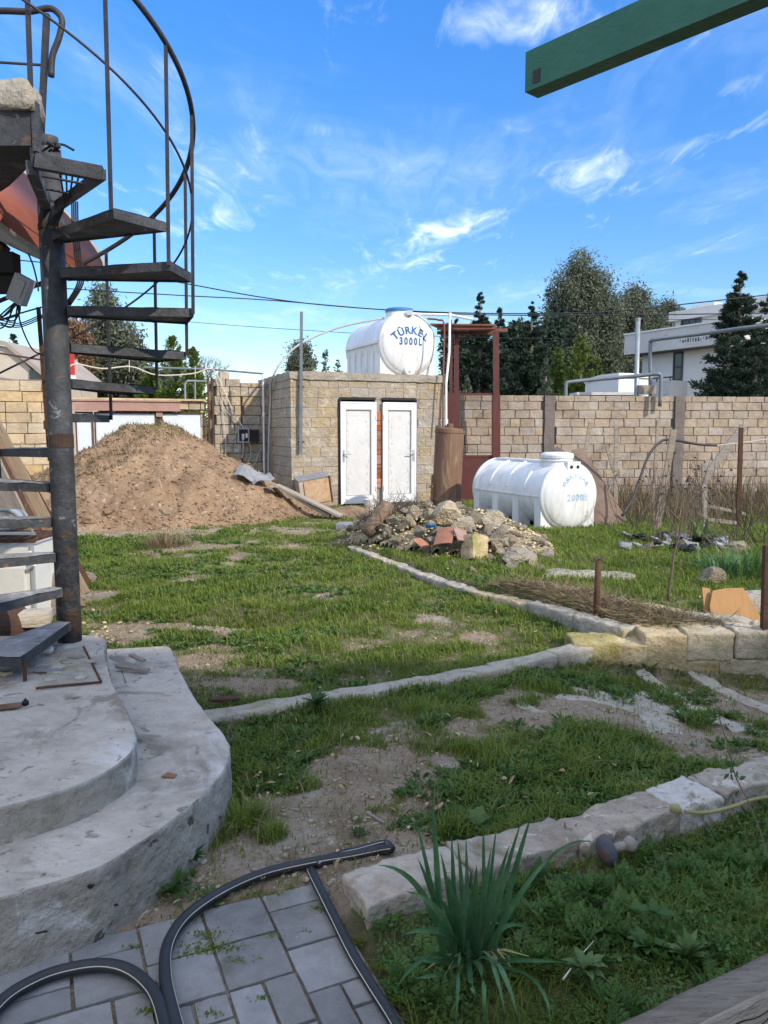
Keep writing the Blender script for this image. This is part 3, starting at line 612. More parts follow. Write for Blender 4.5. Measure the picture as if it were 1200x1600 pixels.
# distant bit of block seen over the gate
# gate
gt = thing('yard_gate', 'pale blue white sheet metal gate under a faded red lintel, half hidden by the heap', 'gate', (*LW.p, 0), LW.a)
zt = LW.uv(220, 645)[1]
def panel(u0, u1, nm='panel'):
    s0, s1 = sL(u0), sL(u1); mk(nm, MB().box(((s0+s1)/2, .06, zt/2), (s1-s0, .03, zt)), 'gate_white', gt)
    m_ = MB(); 
    for s_ in (s0, s1): m_.box((s_, .035, zt/2), (.03, .05, zt+.01))
    m_.box(((s0+s1)/2, .036, zt), (s1-s0+.03, .05, .03)); mk('frame', m_, 'dark_rust', gt)
panel(117, 143); panel(147, 243, 'panel'); panel(252, 317, 'panel')
s0, s1 = sL(112), sL(280); mk('lintel', MB().box(((s0+s1)/2, .01, (zt+topG)/2+.02), (s1-s0, .12, topG-zt-.05)), 'gate_lintel', gt)
mk('lintel_flange', MB().box(((s0+s1)/2, -.01, topG-.01), (s1-s0+.04, .14, .025)).box(((s0+s1)/2, -.01, zt+.05), (s1-s0+.04, .14, .025)), 'gate_lintel', gt)
s_ = sL(248); mk('hinge', MB().box((s_, 0, zt-.02), (.13, .04, .12)), 'gate_lintel', gt)
mk('coping', MB().box(((s0+sL(322))/2, .02, topG+.025), (sL(322)-s0+.1, .2, .04)), 'left_block', gt)
# light blue hoop and pipe rail over the wall
P3 = lambda fr, u, v, t=0: fr.pt(fr.uv(u, v, t)[0], t, fr.uv(u, v, t)[1])
hp = thing('pipe_hoop', 'pale grey pipe hoop standing behind the left wall beside the block pier', 'pipe frame', P3(LW, 290, 622, .9)[:2]+(1.9,))
mk('pipe', MB().tube([P3(LW, 290, 640, .9), P3(LW, 289, 600, .9), P3(LW, 293, 595, .9), P3(LW, 329, 596, .9), P3(LW, 330, 640, .9)], .025, 6).tube([P3(LW, 305, 597, .9), P3(LW, 305, 640, .9)], .02, 6), 'galvanised', hp)
pr = thing('pipe_rail', 'thin rusty pipe lying along the top of the left wall towards the shed', 'pipe', P3(LW, 230, 573)); 
mk('pipe', MB().tube([P3(LW, 225, 574, -.05), P3(LW, 330, 577, -.05), P3(LW, 412, 584, -.05)], .022, 6).tube([P3(LW, 330, 577, -.05), P3(LW, 330, 600, -.02)], .018, 6), 'grey_paint', pr)
wp = thing('drain_pipe', 'thin white pipe running down the wall at the left corner of the shed', 'pipe', P3(LW, 413, 745, -.1))
mk('pipe', MB().tube([P3(LW, 411, 584, -.1), P3(LW, 412, 660, -.1), P3(LW, 413, 752, -.1)], .022, 8), 'white_plastic', wp); mk('coupling', MB().tube([P3(LW, 412, 645, -.1), P3(LW, 412, 652, -.1)], .035, 8), 'white_plastic', wp)
cd = thing('pale_cable', 'pale cable drooping over the gate and down the block pier', 'cable', P3(LW, 330, 575, -.2))
mk('strand', MB().tube(bez([P3(LW, u, v, -.2) for u, v in ((105, 575), (120, 569), (160, 576), (205, 573), (245, 586), (300, 584), (332, 577), (350, 610), (365, 645), (380, 668))], 5), .014, 5).tube(bez([P3(LW, u, v, -.15) for u, v in ((345, 583), (348, 640), (353, 700), (348, 720))], 4), .008, 5).tube(bez([P3(LW, u, v, -.15) for u, v in ((340, 580), (341, 610), (352, 640), (378, 664))], 4), .006, 5), 'pale_cable', cd)
for u_, v_ in ((120, 569), (202, 571), (305, 580)): mk('tie', MB().tube([P3(LW, u_, v_-8, -.2), P3(LW, u_, v_+10, -.2)], .008, 5), 'pale_cable', cd)
# electric boxes
eb = thing('meter_box', 'pair of open electric meter boxes mounted on the block pier left of the shed', 'electric box', P3(LW, 385, 690, -.1))
def onL(mb, u0, v0, u1, v1, t, th): a = LW.uv(u0, v0); b = LW.uv(u1, v1); return mb.box(((a[0]+b[0])/2, t, (a[1]+b[1])/2), (b[0]-a[0], th, a[1]-b[1]))
def LP(mb): # move local-wall geometry to world
    mb.v = [LW.pt(*p) for p in mb.v]; return mb
mk('housing', LP(onL(MB(), 370, 668, 388, 692, -.06, .1)), 'grey_box', eb); mk('housing', LP(onL(MB(), 390, 671, 404, 691, -.05, .08)), 'dark_rust', eb)
mk('painted_hollow', LP(onL(MB(), 372, 671, 386, 689, -.10, .04)), 'black', eb); mk('painted_hollow', LP(onL(MB(), 391, 673, 402, 689, -.085, .03)), 'black', eb)  # solid black blocks stand in for the shaded insides of the boxes
mk('breaker', LP(onL(onL(MB(), 376, 678, 380, 687, -.115, .03), 382, 677, 385, 684, -.115, .03)), 'white_plastic', eb)
mk('wire', MB().tube(bez([P3(LW, u, v, -.13) for u, v in ((379, 680), (380, 700), (378, 716))], 4), .012, 5).tube(bez([P3(LW, u, v, -.1) for u, v in ((408, 700), (403, 712), (398, 726), (390, 728))], 4), .01, 5).tube(bez([P3(LW, u, v, -.1) for u, v in ((390, 692), (392, 712), (386, 724))], 4), .01, 5), 'conduit', eb)

# ================================================================ SHED
sh = thing('block_shed', 'small square shed of mortared limestone blocks with two white doors', 'shed', (*SH.p, 0), SH.a)
RZ = EYE+(672-578)/1200*15.3+.0
zr = SH.uv(575, 583)[1]
SW = SH.uv(694, 620)[0]; SD = 3.0
wallp = link('wall', None, sh)
d1 = (SH.uv(531, 700)[0], SH.uv(587, 700)[0]); d2 = (SH.uv(597, 700)[0], SH.uv(649, 700)[0]); dt = SH.uv(560, 625)[1]+.02
# front wall pieces leave the doorways open
def slab(m_, s0, s1, z0, z1, t0=.02, t1=.2): m_.box(((s0+s1)/2, (t0+t1)/2, (z0+z1)/2), (s1-s0, t1-t0, z1-z0))
m_ = MB(); slab(m_, .0, d1[0], 0, zr-.02); slab(m_, d2[1], SW-.01, 0, zr-.02); slab(m_, d1[0], d2[1], dt+.0, zr-.02); slab(m_, d1[1], d2[0], 0, dt, .03, .18)
mk('front_core', m_, 'shed_mortar', wallp)
m_ = MB(); m_.box((.11, SD/2+.1, zr/2-.01), (.18, SD-.2, zr-.02)); m_.box((SW-.11, SD/2+.1, zr/2-.01), (.18, SD-.2, zr-.02)); m_.box((SW/2, SD-.1, zr/2-.01), (SW-.4, .18, zr-.02)); mk('side_core', m_, 'shed_mortar', wallp)
sk = lambda s, z, a, b: False
rr = random.Random(12)
for (a, b, z0, z1) in ((0, d1[0]-.02, .02, zr-.17), (d2[1]+.02, SW, .02, zr-.17), (d1[0]-.02, d2[1]+.02, dt+.03, zr-.17)):
    lay(wallp, BS, a, b, z0, z1, bw=.40, bh=.197, th=.05, front=.010, gap=.004, jit=.004, rnd=rr)
lfr = link('side_wall', None, sh); lfr.rotation_euler = (0, 0, -math.pi/2); lfr.location = (0, 0, 0)
lfr.scale = (-1, 1, 1)
# side wall blocks: local x runs back along the left face
lfr.rotation_euler = (0, 0, math.pi/2); lfr.scale = (1, 1, 1)
rr = random.Random(13); z = .02; row = 0
while z < zr-.2:
    s = -.2*(row % 2)
    while s < SD-.02:
        a, b = max(s, .0), min(s+.4, SD)
        if b-a > .07:
            o = bpy.data.objects.new('block', rr.choice(BS)); C.objects.link(o); o.parent = lfr; o.location = ((a+b)/2, -.012+.03+rr.uniform(-.005, .005)-.04, z+.1); o.scale = (b-a-.008, .05, .19)
            o.rotation_euler = (0, 0, math.pi+rr.uniform(-.01, .01)); o.location.y = -.012+rr.uniform(-.003, .003)
        s += .4
    z += .197; row += 1
V_, F_ = sbox(SW+.06, SD+.05, .16, .14, .012, .02, 4); mk('roof_slab', MB().add([(x+SW/2, y+SD/2, z+zr-.08) for x, y, z in V_], F_), 'shed_mortar', sh)
# brick strip between the doors
m_ = MB(); zb = .1; bc = (d1[1]+d2[0])/2; rr = random.Random(3); RB = mesh_of('brick', MB().box((0, 0, 0), (1, 1, 1)).v, MB().box((0, 0, 0), (1, 1, 1)).f, 'brick_red')
zb = .35
while zb < dt-.25:
    h = rr.choice((.09, .1, .22, .2)); o = bpy.data.objects.new('brick', RB); C.objects.link(o); o.parent = wallp; o.location = (bc-.01, .03+rr.uniform(-.008, .008), zb+h/2); o.scale = (d2[0]-d1[1]-.03, .06, h-.012); zb += h
m_ = MB().box((d1[0]-.0, .0, dt/2), (.04, .07, dt)).box((d2[1]+.0, .0, dt/2), (.04, .07, dt)); 
for (a, b) in (d1, d2): m_.box(((a+b)/2, .06, dt+.01), (b-a, .14, .05))
mk('door_reveal', m_, 'black', wallp)
for k_, (a, b) in enumerate((d1, d2)):
    wdt = b-a; dz0 = .045; dh = dt-.07-dz0; cx = (a+b)/2; ft = -.02
    dr = link('door', None, sh); dr.location = (cx, ft, dz0)
    mm = MB().box((-wdt/2+.055, 0, dh/2), (.11, .07, dh)).box((wdt/2-.055, 0, dh/2), (.11, .07, dh)).box((0, 0, dh-.07), (wdt-.22, .07, .14)).box((0, 0, .08), (wdt-.22, .07, .16))
    mk('frame', mm, 'white_plastic', dr)
    mk('outer_frame', MB().box((-wdt/2+.02, -.028, dh/2), (.035, .03, dh+.02)).box((wdt/2-.02, -.028, dh/2), (.035, .03, dh+.02)).box((0, -.028, dh-.005), (wdt-.04, .03, .035)), 'white_plastic', dr)
    mk('panel', MB().box((0, .012, dh/2), (wdt-.22, .03, dh-.3)), 'door_panel', dr)
    # bead round the panel
    mk('bead', MB().box((-wdt/2+.118, -.01, dh/2+.01), (.016, .04, dh-.3)).box((wdt/2-.118, -.01, dh/2+.01), (.016, .04, dh-.3)).box((0, -.01, dh-.148), (wdt-.25, .04, .016)).box((0, -.01, .168), (wdt-.25, .04, .016)), 'grey_box', dr)
    # torn marks of protective film up both edges of the panel
    q = MB(); r2 = random.Random(k_+4)
    for side in (-1, 1):
        z = .3
        while z < dh-.3:
            x = side*(wdt/2-.18)+r2.uniform(-.03, .03); L_ = r2.uniform(.05, .11)
            q.span((x-L_*.4, -.0055, z), (x+L_*.4, -.0055, z+r2.uniform(-.04, .06)), .004, .008, up=(0, 1, 0)); q.span((x, -.0055, z-.03), (x+r2.uniform(-.02, .02), -.0055, z+.05), .004, .006, up=(0, 1, 0)); z += r2.uniform(.1, .19)
    mk('film_mark', q, 'door_film', dr)
    hx = (-wdt/2+.065) if k_ == 0 else (wdt/2-.065); sg = 1 if k_ == 0 else -1; hz_ = .98
    mk('handle', MB().box((hx, -.045, hz_), (.035, .015, .24)).tube([(hx, -.05, hz_+.04), (hx, -.095, hz_+.04), (hx+sg*.02, -.10, hz_+.04), (hx+sg*.14, -.10, hz_+.038)], .011, 8).tube([(hx, -.05, hz_-.05), (hx, -.062, hz_-.05)], .012, 8), 'chrome', dr)
    mk('hinge', MB().tube([(-hx+sg*.0-sg*(-.045), -.045, .25), (-hx+sg*.045, -.045, .35)], .012, 6).tube([(-hx+sg*.045, -.045, dh-.35), (-hx+sg*.045, -.045, dh-.25)], .012, 6), 'white_plastic', dr)
# post fixed to the front
bp = thing('steel_bar', 'tall thin grey steel bar fixed upright to the front left of the shed', 'bar', P3(SH, 470, 705, -.06))
mk('bar', MB().span(P3(SH, 470, 706, -.07), P3(SH, 471, 487, -.07), .055, .05, up=(0, 1, 0)), 'grey_paint', bp)
mk('clip', MB().span(P3(SH, 466, 604, -.02), P3(SH, 475, 604, -.02), .05, .02), 'dark_rust', bp); mk('clip', MB().span(P3(SH, 466, 690, -.02), P3(SH, 475, 690, -.02), .05, .02), 'dark_rust', bp)
# conduit arching from the wall to the tank
ac = thing('arched_conduit', 'grey plastic conduit arching from the shed side wall up to the rooftop tank', 'conduit', P3(SH, 425, 600))
mk('pipe', MB().tube(bez([P3(LW, 419, 760, -.35), P3(LW, 420, 690, -.35), P3(LW, 423, 620, -.35), V(428, 585, 16.3), V(455, 548, 16.5), V(490, 527, 16.7), V(540, 509, 16.9), V(600, 497, 17.0)], 6), .022, 7), 'conduit', ac)

# ================================================================ TANKS
def text_mesh(body, size):
    cu = bpy.data.curves.new('t', 'FONT'); cu.body = body; cu.size = size; cu.align_x = 'CENTER'; cu.resolution_u = 3; cu.offset = .004*size/.1
    o = bpy.data.objects.new('t', cu); C.objects.link(o); dg = bpy.context.evaluated_depsgraph_get(); me = bpy.data.meshes.new_from_object(o.evaluated_get(dg))
    vs = [v.co.copy() for v in me.vertices]; fs = [tuple(p.vertices) for p in me.polygons]; bpy.data.objects.remove(o); bpy.data.curves.remove(cu); bpy.data.meshes.remove(me); return vs, fs
def tank(label, loc, alpha, Rr, L, style):
    """axis from the printed end (local y=0) backwards along +y"""
    t = thing('water_tank', label, 'water tank', loc, R(alpha)); cz = Rr+.03; dome = .13*Rr/.5
    ax = Matrix.Translation((0, 0, cz))@Matrix.Rotation(-math.pi/2, 4, 'X')    # z -> +y
    def capf(r): return dome*(math.sqrt(max(0, 1-(r/(Rr*1.0))**2.4)))
    K = 10; fr_ = [(max(Rr*math.sin(i/K*math.pi/2), 1e-5)) for i in range(K+1)]
    prof = [(r, -capf(r)) for r in fr_]+[(Rr, L*j/8) for j in range(1, 9)]+[(r, L+capf(r)) for r in fr_[::-1]]
    mk('body', MB().lathe(prof, 48, ax), 'tank_plastic', t, smooth=True)
    def hoop(y, r, wd, th, a0=0, a1=360, nm='rib'):
        m_ = MB(); n = int((a1-a0)/7.5); ring = []
        for i in range(n+1):
            a = R(a0+(a1-a0)*i/n)
            ring += [(rr_*math.cos(a), y+dy, cz+rr_*math.sin(a)) for rr_, dy in ((r-th*.4, -wd), (r+th*.6, -wd*.6), (r+th, 0), (r+th*.6, wd*.6), (r-th*.4, wd))]
        m_.add(ring, [(i*5+k, i*5+k+1, (i+1)*5+k+1, (i+1)*5+k) for i in range(n) for k in range(4)]); mk(nm, m_, 'tank_plastic', t, smooth=True)
    hoop(.015, Rr, .045*Rr/.5, .035*Rr/.5, 0, 360, 'end_flange'); hoop(L-.015, Rr, .045, .03, 0, 360, 'end_flange')
    if style == 0:
        # smooth overhanging upper shell, then legs
        m_ = MB(); n = 20; vs = []
        for y in (.05, L-.05):
            for i in range(n+1): a = R(4+172*i/n); rr_ = Rr*1.035; vs.append((rr_*math.cos(a)*1.0, y, cz+rr_*math.sin(a)))
        mk('upper_shell', m_.add(vs, [(i, i+1, n+2+i, n+1+i) for i in range(n)]), 'tank_plastic', t, smooth=True)
        mk('shell_lip', MB().box((-Rr*1.04, L/2, cz+.03), (.05, L-.1, .05)).box((Rr*1.04, L/2, cz+.03), (.05, L-.1, .05)), 'tank_plastic', t)
        legs = 6
    else:
        for i in range(1, 4): hoop(L*(i/4)-.02, Rr, .03, .025, 12, 168)
        mk('seam', MB().box((-Rr*1.005, L/2, cz-.0), (.02, L, .02)).box((Rr*1.005, L/2, cz), (.02, L, .02)), 'tank_plastic', t); mk('ridge', MB().box((0, L*.62, cz+Rr+.012), (.20, L*.68, .035)), 'tank_plastic', t); legs = 4
    lw_ = .17 if style else .2
    for i in range(legs):
        y = .10+ (L-.2)*i/(legs-1)
        for s_ in (-1, 1):
            if style == 0 and i == 0: break
            wl = lw_ if style else .13
            mk('leg', MB().prism([(s_*Rr*.55, y-wl/2), (s_*Rr*1.0, y-wl/2), (s_*Rr*1.0, y+wl/2), (s_*Rr*.55, y+wl/2)][::s_], 0, cz+.0), 'tank_plastic', t)
    # end panels, the square base seen behind the round cap
    for y in (.06, L-.06): mk('end_panel', MB().box((0, y, cz/2), (Rr*1.98, .08, cz)), 'tank_plastic', t)
    if style == 0:
        mk('base_panel', MB().box((-Rr*.93, L/2, cz*.5), (.03, L-.15, cz)).box((0, L/2, .04), (Rr*1.9, L-.1, .05)), 'tank_plastic', t)
        # arch-shaped outlet niche
        q = MB().tube([(0, -dome*.55, .17+.0), (0, -dome*.9, .17)], .12, 16); mk('outlet_boss', MB().lathe([(.13, -.10), (.13, .09), (.10, .11), (.0001, .11)], 20, Matrix.Translation((0, -.02, .12))@Matrix.Rotation(math.pi/2, 4, 'X')), 'tank_plastic', t, smooth=True)
        mk('outlet', MB().tube([(0, -.05, .10), (0, -.16, .10)], .03, 10), 'white_plastic', t)
        ly, lr = L*.22, .29
    else: ly, lr = L*.16, .24
    hy = cz+Rr*(1.0)
    mk('neck', MB().lathe([(lr+.03, -.12), (lr, -.02), (lr, .10), (lr-.01, .11)], 28, Matrix.Translation((0, ly, hy))), 'tank_plastic', t, smooth=True)
    lid = MB().lathe([(lr+.015, .075), (lr+.02, .12), (lr, .15), (lr*.7, .165), (.001, .17)], 28, Matrix.Translation((0, ly, hy)))
    mk('lid', lid, 'blue_plastic' if style == 0 else 'tank_plastic', t)
    if style: mk('neck_ring', MB().lathe([(lr+.012, .03), (lr+.02, .035), (lr+.012, .04)], 28, Matrix.Translation((0, ly, hy))), 'tank_plastic', t)
    mk('inlet_block', MB().box((.02, -.035, cz+Rr*.93), (.24 if style else .16, .10, .13 if style else .10)), 'tank_plastic', t)
    if style:
        for x in (-.03, .09): mk('inlet_hole', MB().tube([(x, -.08, cz+Rr*.90), (x, -.092, cz+Rr*.90)], .026, 12), 'black', t)
    # print on the bulging end
    def put(vs, fs, ang, rad, m_, cy=0, cx=0):
        out = []
        for v in vs:
            x = v.x*math.cos(ang)-(v.y+rad)*math.sin(ang); z = v.x*math.sin(ang)+(v.y+rad)*math.cos(ang); x += cx; z += cy; rr_ = math.hypot(x, z)
            out.append((x, -capf(min(rr_, Rr*.99))-.004, cz+z))
        m_.add(out, fs)
    if style == 0:
        mm = MB(); word = 'TÜRKEL'
        for i, ch in enumerate(word): vs, fs = text_mesh(ch, .215); put(vs, fs, R(39-15.6*i), .50, mm, -.30)
        mk('lettering', mm, 'blue_print', t); mm = MB(); x = -.23
        for ch in '3000L': vs, fs = text_mesh(ch, .20); vs = [Vector((v.x*.78+x, v.y*1.05, 0)) for v in vs]; put(vs, fs, 0, -.03, mm); x += .112
        mk('lettering', mm, 'blue_print', t)
    else:
        mm = MB(); angs = [58, 45, 31, 17, 2, -12, -23, -37, -45, -52, -58]
        for ch, a in zip('TURKUAZ A.Ş.', [60, 47, 34, 20, 6, -8, -21, -30, -39, -47, -56, -63]):
            if ch != ' ': vs, fs = text_mesh(ch, .088); put(vs, fs, R(a*1.12), .20, mm, .09, .04)
        mk('lettering', mm, 'faded_print', t); mm = MB(); x = -.155
        for i, ch in enumerate('2000lt'): vs, fs = text_mesh(ch, .145); vs = [Vector((v.x*.8+x, v.y, 0)) for v in vs]; put(vs, fs, 0, -.06, mm, 0, .06); x += .078 if i < 3 else .05
        mk('lettering', mm, 'faded_print', t)
    return t
x0, z0 = SH.uv(637, 533, .45); p = SH.pt(x0, .45, 0)
tank('large white plastic water tank with blue lid on the shed roof', (p[0], p[1], zr+.0), 24, .64, 1.95, 0)
tank('white ribbed water tank lying in the grass with faded blue print', (2.83, 11.72, float(hground(2.83, 11.7))-.02), 24, .50, 2.0, 1)
wpp = thing('white_water_pipe', 'white pipe from the rooftop tank inlet bending down beside the shed', 'pipe', P3(SH, 640, 488, .2))
A_ = [P3(SH, 636, 490, .4), P3(SH, 660, 491, .35), P3(SH, 703, 492, .1), P3(SH, 738, 499, -.1)]; B_ = [P3(SH, 703, 492, .1), P3(SH, 702, 550, 0), P3(SH, 697, 600, -.1), P3(SH, 697, 665, -.15)]
mk('pipe', MB().tube(A_, .028, 8), 'white_plastic', wpp); mk('pipe', MB().tube(B_, .026, 8), 'white_plastic', wpp); mk('elbow', MB().lathe([(.001, -.05), (.045, -.04), (.045, .04), (.001, .05)], 12, Matrix.Translation(A_[2])), 'white_plastic', wpp); mk('valve', MB().box(P3(SH, 640, 489, .33), (.12, .10, .10)), 'chrome', wpp)
mk('coupling', MB().tube([P3(SH, 697, 655, -.15), P3(SH, 697, 664, -.15)], .042, 8), 'white_plastic', wpp)
# ================================================================ RED STEEL GATE FRAME
gf = thing('steel_gate_frame', 'dark red steel door frame with solid lower panel and roofed top between shed and wall', 'gate', V(745, 775, 17.2))
YG = 17.2
def gbar(u0, v0, u1, v1, wd, m_='red_paint', nm='post', Y0=YG, Y1=None, th=None): a = V(u0, v0, Y0); b = V(u1, v1, Y1 or Y0); mk(nm, MB().span(a, b, wd, th or wd, up=(0, 1, 0)), m_, gf)
gbar(776, 780, 775, 518, .12); gbar(714, 790, 713, 520, .10); gbar(706, 790, 704, 500, .06, Y0=YG-.25)
mk('post', MB().span(V(707, 670, YG-.3), V(707, 614, YG-.3), .30, .12, up=(0, 1, 0)), 'red_paint', gf)
gbar(712, 616, 781, 616, .05, nm='rail'); gbar(712, 713, 781, 713, .05, nm='rail')
mk('panel', MB().span(V(745, 800, YG+.0), V(745, 713, YG+.0), .92, .03, up=(0, 1, 0)), 'red_paint', gf)
gbar(775, 618, 775, 715, .17, nm='stile'); gbar(683, 512, 775, 511, .10, 'red_rail', 'beam', YG-.3); gbar(683, 520, 770, 520, .07, 'red_rail', 'beam', YG+.5); gbar(772, 516, 793, 516, .07, 'red_rail', 'beam', YG)
mk('roof_panel', MB().add([V(672, 508, YG-.4), V(772, 509, YG-.4), V(768, 518, YG+.8), V(690, 516, YG+.8)]+[tuple(a+b for a, b in zip(V(*q), (0, 0, .035))) for q in ((672, 508, YG-.4), (772, 509, YG-.4), (768, 518, YG+.8), (690, 516, YG+.8))], [(0, 1, 2, 3), (7, 6, 5, 4), (0, 4, 5, 1), (1, 5, 6, 2), (2, 6, 7, 3), (3, 7, 4, 0)]), 'red_rail', gf)
gbar(697, 530, 735, 527, .04, 'red_rail', 'rail', YG+.4)
rc = thing('rusty_pipe', 'thin rusty pipe bending down from the gate roof to the boiler', 'pipe', V(694, 500, 16.4)); mk('pipe', MB().tube(bez([V(668, 498, 16.5), V(685, 500, 16.4), V(694, 508, 16.3), V(693, 570, 16.3), V(692, 670, 16.2)], 5), .02, 6), 'red_rail', rc)
# ================================================================ BOILER AND BITS BY THE SHED
bx, by = G(697, 803); bl = thing('old_boiler', 'tall rusty cylindrical boiler standing on a low frame by the shed', 'boiler', (bx, by, 0))
z0_ = EYE-(782-672)/1200*by; z1_ = V(697, 672, by)[2]; z0_ = V(697, 783, by)[2]
tilt = Matrix.Translation((bx, by, z0_))@Matrix.Rotation(R(2.4), 4, 'Y'); hh_ = z1_-z0_
mk('body', MB().lathe([(.001, 0), (.27, 0), (.275, .02), (.275, .05), (.265, .06), (.265, hh_-.06), (.275, hh_-.05), (.275, hh_), (.24, hh_-.01), (.235, hh_+.03), (.001, hh_+.05)], 32, tilt), 'rust', bl, smooth=False)
mk('flue_stub', MB().lathe([(.06, 0), (.06, .11), (.05, .12)], 12, tilt@Matrix.Translation((0, 0, hh_))), 'rust', bl)
mk('lug', MB().tube([tilt@Vector((-.25, 0, hh_)), tilt@Vector((-.25, 0, hh_+.07))], .012, 6).tube([tilt@Vector((.2, 0, hh_)), tilt@Vector((.2, 0, hh_+.07))], .012, 6), 'dark_rust', bl)
mk('tap', MB().tube([(bx-.25, by-.1, z0_+.28), (bx-.36, by-.14, z0_+.28), (bx-.37, by-.14, z0_+.24)], .022, 8).box((bx-.34, by-.14, z0_+.33), (.05, .02, .05)), 'knob', bl)
m_ = MB()
for sx_, sy_ in ((-.26, -.2), (.26, -.2), (.26, .2), (-.26, .2)): m_.box((bx+sx_, by+sy_, z0_/2), (.04, .04, z0_))
m_.box((bx, by-.2, z0_-.02), (.56, .05, .04)).box((bx, by+.2, z0_-.02), (.56, .05, .04)).box((bx, by-.2, .12), (.56, .04, .03)); mk('frame', m_, 'dark_rust', bl); mk('ash_box', MB().box((bx, by+.02, z0_*.45), (.42, .3, z0_*.6)), 'black', bl)
mk('strap', MB().span((bx-.3, by-.15, 0), (bx-.27, by-.15, z0_+.5), .03, .03), 'dark_rust', bl)
# cabinet carcass leaning at the shed corner
cb = thing('metal_cabinet', 'dented pale metal cabinet with rust stains tilted against the shed corner', 'cabinet', P3(SH, 485, 787, -.4))
c0 = P3(SH, 489, 765, -.30); Mc = Matrix.Rotation(R(21-4), 3, 'Z')@Matrix.Rotation(R(-9), 3, 'Y')@Matrix.Rotation(R(7), 3, 'X')
mk('carcass', MB().box(c0, (.60, .42, .50), Mc), 'plank_end', cb); mk('front_sheet', MB().box(Vector(c0)+Mc@Vector((.04, -.222, 0)), (.50, .02, .46), Mc), 'rust_sheet' if 'rust_sheet' in MATS else 'sheet_orange' if 'sheet_orange' in MATS else 'mound_dirt', cb)
mk('top_sheet', MB().box(Vector(c0)+Mc@Vector((0, 0, .262)), (.64, .45, .02), Mc), 'sheet_grey', cb); mk('edge', MB().box(Vector(c0)+Mc@Vector((.31, -.23, 0)), (.025, .03, .54), Mc), 'dark_rust', cb)
bk = thing('bucket', 'small white paint bucket in the grass between the two white doors', 'bucket', G3(579, 798)); q = G3(579, 798)
mk('pail', MB().lathe([(.001, .01), (.10, .01), (.125, .21), (.13, .21), (.13, .225), (.118, .225), (.095, .05), (.001, .05)], 20, Matrix.Translation(q)), 'enamel', bk, smooth=False); mk('handle', MB().tube(arc((0, 0), .125, 180, 360, 10, 0) if 0 else [(q[0]-.125, q[1], .2), (q[0]-.12, q[1]-.1, .13), (q[0], q[1]-.14, .1), (q[0]+.12, q[1]-.1, .13), (q[0]+.125, q[1], .2)], .004, 5), 'chrome', bk)
q = G3(636, 800); V_, F_ = sbox(.25, .2, .19, .05, .01, .006, 3); o = mk('concrete_block', MB().add(V_, F_), 'sheet_grey', loc=(q[0], q[1], .1), rot=(0, 0, R(20)), label='grey concrete block standing in the grass left of the boiler', cat='block')
q = G3(541, 829); V_, F_ = sbox(.30, .22, .09, .05, .01, .006, 5); mk('paving_slab', MB().add(V_, F_), 'sheet_grey', loc=(q[0], q[1]+.1, .06), rot=(R(4), 0, R(-12)), label='flat grey slab lying in the grass left of the rubble pile', cat='slab')
for i, (a, b, wd, th, m2, lb, z) in enumerate([((432, 768), (534, 812), .20, .035, 'wood_grey', 'longer grey plank lying on the ground from shed corner to grass', .06), ((437, 775), (516, 811), .10, .05, 'wood_grey', 'narrow grey plank lying left of the longer plank by the shed', .05)]):
    A3 = Vector(hit(*a, hmound)); B3 = Vector(hit(*b, hmound)); A3.z += z+.05; B3.z += z; L_ = (B3-A3).length
    o = mk('plank', MB().box((0, 0, 0), (L_, wd, th)), m2, loc=(A3+B3)/2, label=lb, cat='plank'); o.rotation_mode = 'QUATERNION'; o.rotation_quaternion = (B3-A3).to_track_quat('X', 'Z')
for i, (u, v_, sx_, sy_, tx, ty, lb, m2) in enumerate([(388, 742, .42, .36, 30, 14, 'bent grey sheet leaning on the wall beside the white pipe', 'sheet_grey'), (408, 748, .40, .34, 20, -20, 'curled dark sheet on top of the earth by the shed corner', 'sheet_grey'), (432, 766, .38, .20, 8, 14, 'flat brown board on the right slope of the earth heap', 'wood_grey')]):
    x, y, z = hit(u, v_+12, hmound); m_ = MB(); n = 5
    vs = [((i_/n-.5)*sx_, (j_/n-.5)*sy_, .05*math.sin(i_*1.1)+.02*math.sin(j_*2.3)+k_) for k_ in (0, .012) for i_ in range(n+1) for j_ in range(n+1)]; w1 = n+1; o_ = w1*w1
    fs = [(i_*w1+j_, (i_+1)*w1+j_, (i_+1)*w1+j_+1, i_*w1+j_+1)[::-1] for i_ in range(n) for j_ in range(n)]; fs += [tuple(o_+q for q in f[::-1]) for f in fs]
    bd = [j_ for j_ in range(w1)]+[i_*w1+n for i_ in range(1, w1)]+[n*w1+j_ for j_ in range(n-1, -1, -1)]+[i_*w1 for i_ in range(n-1, 0, -1)]; fs += [(bd[i_], bd[(i_+1) % len(bd)], bd[(i_+1) % len(bd)]+o_, bd[i_]+o_) for i_ in range(len(bd))]
    mk('scrap_sheet', m_.add(vs, fs), m2, loc=(x, y, z+.14), rot=(R(tx), R(ty), R(20*i)), label=lb, cat='sheet')
